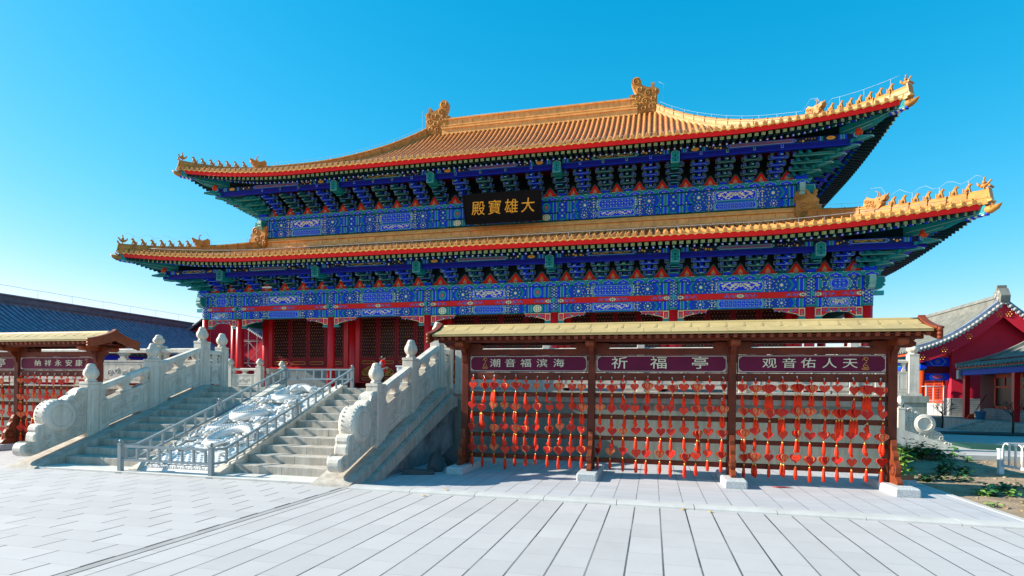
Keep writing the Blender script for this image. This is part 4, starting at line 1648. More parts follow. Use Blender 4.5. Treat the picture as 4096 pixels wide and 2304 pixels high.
for sx in (-1, 1):
    X = CX + sx * 15.53
    b = MB()
    prof = [(0, 12.15), (.46, 12.15), (.50, 11.90), (.43, 11.84), (.50, 11.74), (.40, 11.68), (.36, 11.60), (.22, 11.54), (0, 11.54)]
    b.prism([(X + sx * (.2 + u), z) for u, z in prof], 'y', YU - .12, YU + .12, PLINE)
    b.prism([(X + sx * (.2 + u * .93), 11.84 + (z - 11.84) * .92) for u, z in prof], 'y', YU - .125, YU + .125, TEAL)
    b.prism([(YU - .1 - u, z) for u, z in prof], 'x', X - .13, X + .13, PLINE)
    b.prism([(YU - .1 - u * .93, 11.84 + (z - 11.84) * .92) for u, z in prof], 'x', X - .135, X + .135, TEAL)
    b.build('beam_head', hall)
b = MB()
for sx in (-1, 1):
    X = CX + sx * 15.4
    b.box(X - .2, X + .2, YU + .31, 49.5, 10.6, 12.17, BLUE)
    b.box(X - .35, X + .35, YU + .31, 49.5, 12.172, 12.40, TEAL)
b.build('side_frieze', hall)

# --------------------------------------------------------------- door wall behind the gallery
YW = YI - .05
PANE = mat('lattice_pane', (0.035, 0.032, 0.04), 0.16, 0.2, 2.0, spec=0.6)
LAT = mat('lattice_red', (0.075, 0.004, 0.008), 0.5, .15)
GILT = mat('gilded_stud', (0.85, 0.45, 0.08), 0.3, .1, metal=.35)


def lattice_panel(par, x0, x1, z0, z1):
    b = MB()
    y = YW - .035
    s_ = .165
    hx = (x1 - x0)
    # three-way lattice of thin bars
    for ang in (PI / 2, PI / 6, -PI / 6):
        ca, sa = math.cos(ang), math.sin(ang)
        nx, nz = -sa, ca
        rmax = abs(nx) * hx + abs(nz) * (z1 - z0)
        k = -int(rmax / s_) - 2
        cx, cz = (x0 + x1) / 2, (z0 + z1) / 2
        for i in range(k, -k + 1):
            off = i * s_ * (.866)
            ox, oz = cx + nx * off, cz + nz * off
            t0, t1 = -1e9, 1e9
            okk = True
            for o_, d_, lo, hi in ((ox, ca, x0, x1), (oz, sa, z0, z1)):
                if abs(d_) < 1e-6:
                    if not lo < o_ < hi:
                        okk = False
                    continue
                a_, c_ = (lo - o_) / d_, (hi - o_) / d_
                t0, t1 = max(t0, min(a_, c_)), min(t1, max(a_, c_))
            if okk and t1 - t0 > .05:
                b.bar((ox + ca * t0, y, oz + sa * t0), (ox + ca * t1, y, oz + sa * t1), .03, .045, LAT, (0, -1, 0))
    nz_ = int((z1 - z0) / .19)
    for j in range(nz_ + 1):
        nx_ = int(hx / .165)
        for i in range(nx_ + 1):
            xx = x0 + .03 + (hx - .06) * (i + (.5 if j % 2 else 0)) / (nx_ + .5)
            zz = z0 + .05 + j * .19
            if zz < z1 - .02:
                b.ball((xx, y - .028, zz), .023, GILT, 3)
    b.build('lattice', par)


def door_panel(x0, x1, z0, z1, zl, full):
    b = MB()
    fr = .13
    b.box(x0, x0 + fr, YW - .05, YW + .05, z0, z1, DRED)
    b.box(x1 - fr, x1, YW - .05, YW + .05, z0, z1, DRED)
    b.box(x0 + fr, x1 - fr, YW - .05, YW + .05, zl - .12, zl, DRED)
    b.box(x0 + fr, x1 - fr, YW - .01, YW + .05, z0, zl - .12, DRED)
    b.box(x0 + fr, x1 - fr, YW + .0, YW + .03, zl, z1, PANE)
    p = Paint(b, YW - .055)
    xm = (x0 + x1) / 2
    w = (x1 - x0) / 2 - .17

    def loop(z0_, z1_, m=GILT):
        pts = [(-w, z0_ + .02), (-w + .04, z0_), (w - .04, z0_), (w, z0_ + .02), (w, z1_ - .02), (w - .04, z1_), (-w + .04, z1_), (-w, z1_ - .02)]
        b.tube([(xm + u, YW - .06, z_) for u, z_ in pts + pts[:1]], .014, m, 4)
    loop(zl - .40, zl - .24)
    if full:
        loop(z0 + .12, z0 + .26)
        a0, a1 = z0 + .42, zl - .58
        pts = [(-w, a0 + .06), (-w + .06, a0), (w - .06, a0), (w, a0 + .06), (w, a1 - .30), (w * .72, a1 - .16), (w * .3, a1 - .1), (0, a1), (-w * .3, a1 - .1), (-w * .72, a1 - .16), (-w, a1 - .30)]
        b.tube([(xm + u, YW - .06, z_) for u, z_ in pts + pts[:1]], .015, GILT, 4)
        zc = (a0 + a1) / 2 - .12
        for (du, dv, r, fl) in ((0, .26, .10, 1), (-.16, .12, .11, 1), (.16, .12, .11, -1), (-.30, -.06, .10, 1), (.30, -.06, .10, -1), (-.10, -.08, .10, -1), (.10, -.08, .10, 1), (0, .05, .08, 1)):
            if abs(du) < w - .08:
                scroll(b, (xm + du, YW - .06, zc + dv), r, 1.3, GILT, .017, 'y', fl, .6)
    o = b.build('door_panel', hall)
    lattice_panel(o, x0 + fr, x1 - fr, zl, z1)


for i in range(5):
    xa, xb = CX + UC[i] + .25, CX + UC[i + 1] - .25
    b = MB()
    full = i != 0 and i != 4
    zt = 5.95
    zb = F + .44 if full else 2.96
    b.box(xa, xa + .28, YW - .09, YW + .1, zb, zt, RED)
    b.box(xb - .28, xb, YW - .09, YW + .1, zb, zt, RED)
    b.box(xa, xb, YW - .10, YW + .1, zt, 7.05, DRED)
    if full:
        b.box(xa, xb, YW - .12, YW + .1, F + .38, F + .44, RED)
    else:
        b.box(xa - .1, xb + .1, YW - .14, YW + .14, 2.86, 2.96, BRED)
    b.build('door_frame', hall)
    b = MB()
    if full:
        b.box(xa + (1.1 if i == 1 else .3), xb - .3, YW - .55, YW + .1, F + .03, F + .37, mat('threshold_stone', (.25, .29, .31), .7, .15, 3))
    else:
        b.box(xa - .1, xb + .1, YW - .10, YW + .12, F + .03, 2.86, BRICK)
        for q in range(9):
            b.box(xa - .1, xb + .1, YW - .104, YW - .10, F + .14 + q * .128, F + .148 + q * .128, mat('mortar', (.33, .34, .33), .9, .1))
    b.build('threshold_step' if full else 'brick_dado', hall)
    n = 4
    w = (xb - xa - .56) / n
    for j in range(n):
        door_panel(xa + .28 + j * w + .01, xa + .28 + (j + 1) * w - .01, zb, zt, 3.60 if full else 3.55, full)
# red end wall of the gallery by the inner corner column
for sx in (-1, 1):
    b = MB()
    X = CX + sx * 15.45
    b.box(X - .1, X + .1, YI + .2, 49.3, F, 7.05, DRED)
    b.build('side_wall', hall)

# ================================================================= ROOFS OF THE HALL
def interp(tab, q):
    q = min(max(q, tab[0][0]), tab[-1][0])
    for i in range(len(tab) - 1):
        if q <= tab[i + 1][0]:
            break
    (x0, y0), (x1, y1) = tab[i], tab[i + 1]
    xm, ym = tab[i - 1] if i else (2 * x0 - x1, 2 * y0 - y1)
    xp, yp = tab[i + 2] if i + 2 < len(tab) else (2 * x1 - x0, 2 * y1 - y0)
    m0, m1 = (y1 - ym) / (x1 - xm), (yp - y0) / (xp - x0)
    h = x1 - x0
    t = (q - x0) / h
    return ((2 * t ** 3 - 3 * t * t + 1) * y0 + (t ** 3 - 2 * t * t + t) * h * m0 + (-2 * t ** 3 + 3 * t * t) * y1 + (t ** 3 - t * t) * h * m1)


class Roof:
    def __init__(s, Lx, Ly, ix, iy, tab, R, rng, ex, out=.05):
        s.Lx, s.Ly, s.ix, s.iy, s.tab, s.R, s.rng, s.ex, s.out = Lx, Ly, ix, iy, tab, R, rng, ex, out

    def half(s, side):
        return s.Lx if side in 'fb' else s.Ly

    def run(s, side):
        return (s.Ly - s.iy) if side in 'fb' else (s.Lx - s.ix)

    def f(s, c):
        return max(0.0, 1 - c / s.rng) ** s.ex

    def z(s, side, t, d):
        c = max(0, s.half(side) - abs(t))
        return interp(s.tab, d / s.run(side)) + s.R * s.f(c) * s.f(max(0, d))

    def P(s, side, t, d, dz=0.0):
        c = max(0, s.half(side) - abs(t))
        o = s.out * s.f(c) * s.f(max(0, d))
        z = s.z(side, t, d) + dz
        t2 = t + (o if t > 0 else -o)
        if side == 'f':
            return (CX + t2, YR - s.Ly + d - o, z)
        if side == 'b':
            return (CX - t2, YR + s.Ly - d + o, z)
        if side == 'l':
            return (CX - s.Lx + d - o, YR - t2, z)
        return (CX + s.Lx - d + o, YR + t2, z)

    def dmax(s, side, t):
        L = s.half(side)
        inner = s.ix if side in 'fb' else s.iy
        if abs(t) <= inner:
            return s.run(side)
        return s.run(side) * (L - abs(t)) / (L - inner)

    def hip(s, sx, sy, k, dz=0.0):
        """point on the hip, k from corner 0 to top 1"""
        t = s.Lx - (s.Lx - s.ix) * k
        d = (s.Ly - s.iy) * k
        return Vector(s.P('f' if sy < 0 else 'b', t * (sx if sy < 0 else -sx), d, dz))


UP = Roof(19.05, 12.35, 8.4, 0.0, [(0, 14.02), (.1, 14.42), (.2, 14.88), (.275, 15.27), (.365, 15.80), (.47, 16.43), (.575, 17.15), (.685, 18.02), (.8, 19.05), (.925, 20.35), (1, 21.25)], .66, 8.0, 2.0)
LO = Roof(21.05, 14.50, 15.7, 9.40, [(0, 8.66), (.25, 9.02), (.5, 9.42), (.75, 9.88), (1, 10.42)], .60, 8.5, 1.6)
TS = .352
NF = 3


def tile_side(rf, side, par, name, nd, sp=TS, simple=False):
    b = MB()
    L = rf.half(side)
    n = int(2 * L / sp)
    r = .088
    ts = [-L + .12 + (2 * L - .24) * i / n for i in range(n + 1)]
    # pan surface between covers
    for i in range(n):
        t = (ts[i] + ts[i + 1]) / 2
        dm = max(.12, rf.dmax(side, t) + .15)
        vs = []
        for j in range(nd + 1):
            d = dm * j / nd
            a, c = ts[i], ts[i + 1]
            for u in (a, a * .7 + c * .3, a * .3 + c * .7, c):
                vs.append(rf.P(side, u, d, .028 if u in (a, c) else 0))
        fs = [(j * 4 + q, j * 4 + q + 1, (j + 1) * 4 + q + 1, (j + 1) * 4 + q) for j in range(nd) for q in range(3)]
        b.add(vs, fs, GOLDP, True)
        # courses of overlapping pan tiles
    m = 4 if simple else 6
    for i in range(n + 1):
        t = ts[i]
        dm = max(.12, rf.dmax(side, t) + .1)
        vs = []
        for j in range(nd + 1):
            d = dm * j / nd
            for q in range(m + 1):
                a = PI * q / m
                p = rf.P(side, t - r * math.cos(a), d)
                vs.append((p[0], p[1], p[2] + .02 + r * 1.15 * math.sin(a)))
        fs = [(j * (m + 1) + q, j * (m + 1) + q + 1, (j + 1) * (m + 1) + q + 1, (j + 1) * (m + 1) + q) for j in range(nd) for q in range(m)]
        b.add(vs, fs, GOLD, True)
    return b.build(name, par)


def eave_tiles(rf, side, par):
    b = MB()
    L = rf.half(side)
    n = int(2 * L / TS)
    ts = [-L + .12 + (2 * L - .24) * i / n for i in range(n + 1)]
    rr = random.Random(3)
    for i, t in enumerate(ts):
        c = Vector(rf.P(side, t, 0, .062))
        u = Vector(rf.P(side, t + .02, 0)) - Vector(rf.P(side, t - .02, 0))
        u.z = 0
        u.normalize()
        nrm = Vector((0, -1, 0)) if side == 'f' else Vector((0, 1, 0)) if side == 'b' else Vector((-1, 0, 0)) if side == 'l' else Vector((1, 0, 0))
        w = (nrm + Vector((0, 0, -.12))).normalized()
        up = Vector((0, 0, 1)) + nrm * .12
        R = .098
        ring = [c + w * .035 + u * R * math.cos(a) + up * R * math.sin(a) for a in [2 * PI * k / 14 for k in range(14)]]
        back = [p - w * .06 for p in ring]
        b.add(ring + back, [tuple(range(14))] + [(k, (k + 1) % 14, 14 + (k + 1) % 14, 14 + k) for k in range(14)], GOLDE)
        ring2 = [c + w * .043 + u * R * .70 * math.cos(a) + up * R * .70 * math.sin(a) for a in [2 * PI * k / 12 for k in range(12)]]
        b.add(ring2, [tuple(range(12))], GOLD)
        # nail cap on the cover tile
        p = Vector(rf.P(side, t, .16, .14))
        b.lathe([(.035, p.z), (.045, p.z + .03), (.03, p.z + .075), (.012, p.z + .10)], (p.x, p.y, 0), AMBER, 6)
        if i < len(ts) - 1:
            tm = (ts[i] + ts[i + 1]) / 2
            q = Vector(rf.P(side, tm, 0, .0)) + w * .03
            hw = (ts[i + 1] - ts[i]) * .44
            pts = [(-hw, .05), (-hw * .96, .0), (-hw * .7, -.035), (-hw * .36, -.060), (-hw * .12, -.070), (0, -.092), (hw * .12, -.070), (hw * .36, -.060), (hw * .7, -.035), (hw * .96, .0), (hw, .05), (hw * .5, .012), (0, .0), (-hw * .5, .012)]
            fr = [q + u * a + up * z_ for a, z_ in pts]
            bk = [p_ - w * .025 for p_ in fr]
            k = len(pts)
            b.add(fr + bk, [tuple(range(k)), tuple(range(2 * k - 1, k - 1, -1))] + [(j, (j + 1) % k, k + (j + 1) % k, k + j) for j in range(k)], GOLDE)
    b.build('eave_tile_row', par)
    # red board under the tiles
    b = MB()
    N = 80
    for (dz0, dz1, dd, m) in ((-.250, -.005, .04, FASC), (-.275, -.250, .08, SOFF)):
        for j in range(N):
            a, c = -L - .0 + 2 * L * j / N, -L + 2 * L * (j + 1) / N
            vs = [rf.P(side, a, 0, dz0), rf.P(side, c, 0, dz0), rf.P(side, c, 0, dz1), rf.P(side, a, 0, dz1)]
            sh = {'f': (0, dd), 'b': (0, -dd), 'l': (dd, 0), 'r': (-dd, 0)}[side]
            o = [(p[0] + sh[0], p[1] + sh[1], p[2]) for p in vs]
            o2 = [(p[0] + sh[0] * 1.8, p[1] + sh[1] * 1.8, p[2]) for p in vs]
            b.add(o + o2, [(0, 1, 2, 3), (7, 6, 5, 4), (0, 4, 5, 1), (3, 2, 6, 7)], m)
    b.build('red_eave_board', par)


def rafters(rf, side, par, d_in, z_in, corner_in, fret=False):
    """square flying rafters over round eave rafters; d_in where they meet the wall, corner_in half-length there"""
    L = rf.half(side)
    sp = .305
    n = int(2 * L / sp)
    fl, ro, so_ = MB(), MB(), MB()
    dirv = {'f': Vector((0, 1, 0)), 'b': Vector((0, -1, 0)), 'l': Vector((1, 0, 0)), 'r': Vector((-1, 0, 0))}[side]
    for i in range(n + 1):
        t = -L + .30 + (2 * L - .60) * i / n
        lim = corner_in - 1.2
        ti = t if abs(t) < lim else math.copysign(lim + (abs(t) - lim) * (corner_in - lim) / (L - lim), t)
        e = Vector(rf.P(side, t, 0))
        w = Vector(rf.P(side, ti, d_in))
        w.z = z_in
        pl = (w - e)
        pl.z = 0
        ln = pl.length
        pl.normalize()
        sxv = Vector((-pl.y, pl.x, 0))
        # flying rafter
        a = e + pl * .13
        a.z = e.z - .335
        c = e + pl * 1.55
        c.z = e.z - .335 + .30
        hw = .084
        up = Vector((0, 0, 1))
        A = [a + sxv * u + up * v for u, v in ((-hw, -hw), (hw, -hw), (hw, hw), (-hw, hw))]
        C_ = [c + sxv * u + up * v for u, v in ((-hw, -hw), (hw, -hw), (hw, hw), (-hw, hw))]
        fl.add(A + C_, [(0, 1, 2, 3), (0, 4, 5, 1), (1, 5, 6, 2), (2, 6, 7, 3), (3, 7, 4, 0)], DTEAL)
        if fret:
            ca = a - pl * .004

            def q(x0, x1, z0, z1, m, k):
                fl.add([ca - pl * .003 * k + sxv * -x0 + up * z0, ca - pl * .003 * k + sxv * -x1 + up * z0, ca - pl * .003 * k + sxv * -x1 + up * z1, ca - pl * .003 * k + sxv * -x0 + up * z1], [(0, 1, 2, 3)], m)
            q(-.084, .084, -.084, .084, FRETL, 0)
            q(-.069, .069, -.069, .069, FRETG, 1)
            g = .010
            for (x0, x1, z0, z1) in ((-g, g, -.055, .055), (-.055, .055, -g, g), (-.055, -g, .055 - 2 * g, .055), (g, .055, -.055, -.055 + 2 * g), (-.055, -.055 + 2 * g, -.055, -g), (.055 - 2 * g, .055, g, .055)):
                q(x0, x1, z0, z1, FRETL, 2)
        else:
            fl.add([v - pl * .003 for v in A], [(0, 1, 2, 3)], FRETL)
        # round eave rafter
        a = e + pl * .88
        a.z = e.z - .335
        c = Vector((w.x, w.y, w.z + .1))
        dd = (c - a).normalized()
        bu = dd.cross(sxv)
        nn = 8
        R = .062
        col = BLUE if i % 2 else TEAL
        r0 = [a + sxv * R * math.cos(2 * PI * k / nn) + bu * R * math.sin(2 * PI * k / nn) for k in range(nn)]
        rc = [p + dd * .16 for p in r0]
        r1 = [p + (c - a) for p in r0]
        ro.add(r0 + rc, [(k, (k + 1) % nn, nn + (k + 1) % nn, nn + k) for k in range(nn)], col, True)
        ro.add(rc + r1, [(k, (k + 1) % nn, nn + (k + 1) % nn, nn + k) for k in range(nn)], DTEAL, True)
        ro.add(r0, [tuple(range(nn))], col)
        ro.add([a - dd * .004 + (p - a) * .62 for p in r0], [tuple(range(nn))], PWHITE)
    fl.build('flying_rafter_row', par)
    ro.build('eave_rafter_row', par)
    # boarding above the rafters
    N = 60
    for j in range(N):
        vs = []
        for t in (-L + 2 * L * j / N, -L + 2 * L * (j + 1) / N):
            lim = corner_in - 1.2
            ti = t if abs(t) < lim else math.copysign(lim + (abs(t) - lim) * (corner_in - lim) / (L - lim), t)
            e = Vector(rf.P(side, t, .10))
            m_ = e.lerp(Vector(rf.P(side, ti, d_in)), .33)
            w = Vector(rf.P(side, ti, d_in))
            e.z -= .215
            m_.z = e.z + .36
            w.z = z_in + .17
            vs += [e, m_, w]
        so_.add(vs, [(0, 3, 4, 1), (1, 4, 5, 2)], SOFF)
    so_.build('eave_boarding', par)


def ridge_bar(b, pts, w, prof, ma):
    """sweep a moulded cross-section (list of (half-width, height)) along pts"""
    n = len(prof)
    vs, fs = [], []
    for i, p in enumerate(pts):
        d = pts[min(i + 1, len(pts) - 1)] - pts[max(i - 1, 0)]
        d.z = 0
        d.normalize()
        sx = Vector((d.y, -d.x, 0))
        for (hw, h) in prof:
            vs.append(p + sx * hw * w + Vector((0, 0, h)))
        for (hw, h) in reversed(prof):
            vs.append(p - sx * hw * w + Vector((0, 0, h)))
    m = 2 * n
    for i in range(len(pts) - 1):
        for k in range(m):
            fs.append((i * m + k, i * m + (k + 1) % m, (i + 1) * m + (k + 1) % m, (i + 1) * m + k))
    fs.append(tuple(range(m)))
    fs.append(tuple(range((len(pts) - 1) * m, len(pts) * m)))
    b.add(vs, fs, ma)
    # butt joints between the ridge tiles
    top = prof[-1][1]
    acc = 0
    for i in range(1, len(pts)):
        acc += (pts[i] - pts[i - 1]).length
        if acc > .55:
            acc = 0
            d = pts[i] - pts[i - 1]
            d.normalize()
            sx = Vector((d.y, -d.x, 0)).normalized()
            for (h0, h1, hw) in ((prof[1][1], top, max(q[0] for q in prof[1:]) * w + .006),):
                p = pts[i]
                vs = [p + sx * s_ * hw + d * e_ + Vector((0, 0, h)) for e_ in (-.012, .012) for s_, h in ((-1, h0), (1, h0), (1, h1), (-1, h1))]
                b.add(vs, [(0, 1, 5, 4), (1, 2, 6, 5), (2, 3, 7, 6), (3, 0, 4, 7), (0, 1, 2, 3), (4, 5, 6, 7)], AMBER)


HPROF = [(1.0, -.12), (1.0, .10), (1.12, .12), (1.12, .17), (.92, .19), (.92, .38), (1.1, .40), (1.1, .45), (.75, .50), (.35, .55)]
LPROF = [(1.0, -.12), (1.0, .12), (1.12, .14), (1.12, .20), (.92, .22), (.92, .34), (.7, .44), (.3, .50)]


def beast_mesh(kind):
    """seated guardian figure about 0.42 m tall, facing -y; built once per roof, then copied"""
    b = MB()
    if kind == 'rider':
        b.ball((0, 0, .18), .12, AMBER, 8, (.75, 1.5, .9))
        b.tube([(0, -.14, .2), (0, -.22, .30), (0, -.26, .36)], [.07, .05, .035], AMBER, 7)
        b.tube([(0, .12, .2), (0, .24, .30), (0, .27, .42)], [.07, .06, .02], AMBER, 7)
        b.ball((0, -.28, .38), .05, AMBER, 6, (.8, 1.4, 1))
        b.tube([(0, .0, .26), (0, .0, .42), (0, -.02, .48)], [.075, .06, .03], AMBER, 8)
        b.ball((0, -.02, .53), .05, AMBER, 7)
        b.lathe([(.03, .56), (.045, .58), (.015, .63)], (0, -.02, 0), AMBER, 7)
        for sx in (-1, 1):
            b.tube([(sx * .07, 0, .40), (sx * .10, -.06, .33), (sx * .05, -.12, .32)], .022, AMBER, 5)
            b.tube([(sx * .05, -.02, .12), (sx * .06, -.03, .0)], .03, AMBER, 5)
    else:
        b.tube([(0, .10, .06), (0, .06, .17), (0, -.01, .28), (0, -.04, .34)], [.085, .095, .075, .05], AMBER, 8)
        b.ball((0, -.06, .38), .06, AMBER, 7, (.85, 1.1, 1))
        b.ball((0, -.125, .365), .033, AMBER, 6, (.9, 1.3, .8))
        for sx in (-1, 1):
            b.tube([(sx * .045, -.02, .25), (sx * .05, -.07, .12), (sx * .05, -.09, .0)], [.032, .026, .03], AMBER, 6)
            b.ball((sx * .07, .09, .07), .06, AMBER, 6, (.6, 1.2, 1.1))
            b.tube([(sx * .075, .06, .03), (sx * .075, -.03, .015)], .028, AMBER, 5)
            b.tube([(sx * .035, -.03, .42), (sx * .045, -.01, .465)], [.02, .006], AMBER, 5)
        b.tube([(0, .14, .06), (0, .20, .12), (0, .18, .22), (0, .22, .28)], [.035, .03, .03, .01], AMBER, 6)
        for i in range(5):
            b.ball((0, .045 - i * .012 + .03, .20 + i * .04), .028, AMBER, 4)
    return b


def horned(b):
    """horned dragon head on a collar, facing -y, about 1 m"""
    out = [(.48, 0), (.52, .42), (.50, .62), (.36, .74), (.22, .64), (.05, .56), (-.12, .60), (-.30, .58), (-.48, .66), (-.56, .56), (-.50, .42), (-.36, .36), (-.42, .26), (-.28, .12), (-.2, 0)]
    for hw, sc in ((.19, .94), (.15, 1.0)):
        cy, cz = 0, .3
        b.prism([(cy + (y - cy) * sc, cz + (z - cz) * sc) for y, z in out], 'x', -hw, hw, AMBER)
    for sx in (-1, 1):
        b.ball((sx * .17, -.22, .47), .06, AMBER, 6)
        b.tube([(sx * .09, -.05, .55), (sx * .10, -.16, .72), (sx * .10, -.12, .88), (sx * .09, .02, .96)], [.035, .03, .022, .006], AMBER, 6)
        for (y, z, r, fl) in ((.12, .38, .12, 1), (.34, .50, .11, -1), (.30, .22, .12, 1), (.02, .2, .1, -1), (-.30, .28, .06, 1)):
            scroll(b, (sx * .20, y, z), r, 1.4, AMBER, .026, 'x', fl, .4)
    b.tube([(0, -.46, .60), (0, -.56, .66), (0, -.55, .74)], [.07, .05, .01], AMBER, 6)
    return b


FIG = {}


def hip_run(rf, sx, sy, par, k_beast, ks, kr, ktop):
    b = MB()
    N = 26
    pts = [rf.hip(sx, sy, k_beast + (ktop - k_beast) * i / N) for i in range(N + 1)]
    ridge_bar(b, pts, .17, HPROF, HIPT)
    N2 = 12
    pts = [rf.hip(sx, sy, -.004 + (k_beast + .004) * i / N2) for i in range(N2 + 1)]
    ridge_bar(b, pts, .155, LPROF, HIPT)
    e = rf.hip(sx, sy, -.004)
    d = (rf.hip(sx, sy, 0) - rf.hip(sx, sy, .06))
    d.z = 0
    d.normalize()
    b.bar(e + Vector((0, 0, .28)), e + d * .06 + Vector((0, 0, .29)), .38, .50, HIPT)
    b.bar(e + d * .02 + Vector((0, 0, .58)), e + d * .09 + Vector((0, 0, .59)), .42, .06, HIPT)
    b.bar(e + Vector((0, 0, .02)), e + d * .12 + Vector((0, 0, .04)), .36, .10, GOLDE)
    o = b.build('hip_ridge', par)
    ang = math.atan2(d.x, -d.y)

    def put(kind, k, h, rz):
        if kind not in FIG:
            if kind == 'horned':
                m = horned(MB())
            else:
                m = beast_mesh(kind)
            f = m.build({'horned': 'horned_beast', 'rider': 'immortal_rider'}.get(kind, 'roof_figure'))
            FIG[kind] = f
        else:
            f = FIG[kind].copy()
            COL.objects.link(f)
        f.parent = o
        ORG[f.name] = ORG[par.name]
        p = rf.hip(sx, sy, k, h) - ORG[par.name]
        f.location = p
        f.rotation_euler = (0, 0, rz)
        return f
    rz = math.atan2(d.y, d.x) + PI / 2
    put('rider', kr, .52, rz).scale = (.78,) * 3
    for k in ks:
        put('beast', k, .47, rz).scale = (.9,) * 3
    put('horned', k_beast, .33, rz).scale = (.9,) * 3
    return o


def corner_beam(rf, sx, sy, par, px, py, zi):
    """painted hip rafter from the purlin corner to the eave tip, with a tile dragon head on its end"""
    b = MB()
    a = Vector((CX + sx * px, YR + sy * py, 0))
    e = rf.hip(sx, sy, 0)
    d = Vector((e.x - a.x, e.y - a.y, 0))
    L = d.length - .05
    d.normalize()
    sv = Vector((-d.y, d.x, 0))
    zt = e.z - .14

    def pr(poly, hw, m):
        n = len(poly)
        vs = [a + d * u + sv * s_ * hw + Vector((0, 0, z)) for s_ in (-1, 1) for u, z in poly]
        b.add(vs, [tuple(range(n)), tuple(range(2 * n - 1, n - 1, -1))] + [(i, (i + 1) % n, n + (i + 1) % n, n + i) for i in range(n)], m)
    z1 = zt - .36
    up = [(-.4, zi + .20), (L * .55, zi + .20 + (z1 - zi - .2) * .60), (L * .72, z1 - .03), (L, z1 + .02), (L, zt), (L * .5, zt - .15), (-.4, zi + .50)]
    lo = [(-.4, zi - .06), (L * .44, zi + (z1 - zi) * .42 - .02), (L * .52, zi + (z1 - zi) * .55), (L * .58, zi + (z1 - zi) * .60 + .04), (L * .64, zi + (z1 - zi) * .86), (L * .64, z1 - .02), (L * .5, zi + .22 + (z1 - zi - .2) * .6), (-.4, zi + .22)]
    pr(up, .135, TEAL)
    pr(lo, .12, TEAL)
    for (u0, z0, u1, z1_) in ((-.3, zi + .00, L * .44, zi + (z1 - zi) * .42 + .03), (L * .72, z1 + .03, L - .03, z1 + .06), (L * .55, zi + .24 + (z1 - zi - .2) * .60, L * .72, z1 + .02), (-.3, zi + .23, L * .55, zi + .23 + (z1 - zi - .2) * .60)):
        for s_ in (-1, 1):
            b.bar(a + d * u0 + sv * s_ * .138 + Vector((0, 0, z0)), a + d * u1 + sv * s_ * .138 + Vector((0, 0, z1_)), .012, .022, PLINE)
    # blue cloud chips under the outer end
    for i in range(7):
        u = L * .72 + (L * .27) * i / 6
        b.bar(a + d * u + Vector((0, 0, z1 - .035 + .05 * i / 6)), a + d * (u + .09) + Vector((0, 0, z1 - .03 + .05 * i / 6)), .25, .06, (BLUE, PWHITE)[i % 2])
    b.build('corner_beam', par)
    # dragon-head cap
    c = MB()
    t = a + d * L + Vector((0, 0, (z1 + zt) / 2))
    c.tube([t - d * .02, t + d * .16 + Vector((0, 0, .0)), t + d * .34 + Vector((0, 0, .06)), t + d * .48 + Vector((0, 0, .17))], [.17, .16, .11, .02], AMBER, 8)
    c.tube([t + d * .05 + Vector((0, 0, .12)), t + d * .2 + Vector((0, 0, .2)), t + d * .3 + Vector((0, 0, .30))], [.06, .05, .015], AMBER, 6)
    for s_ in (-1, 1):
        c.ball(t + d * .15 + sv * s_ * .13 + Vector((0, 0, .07)), .04, AMBER, 5)
    c.build('dragon_head_cap', par)


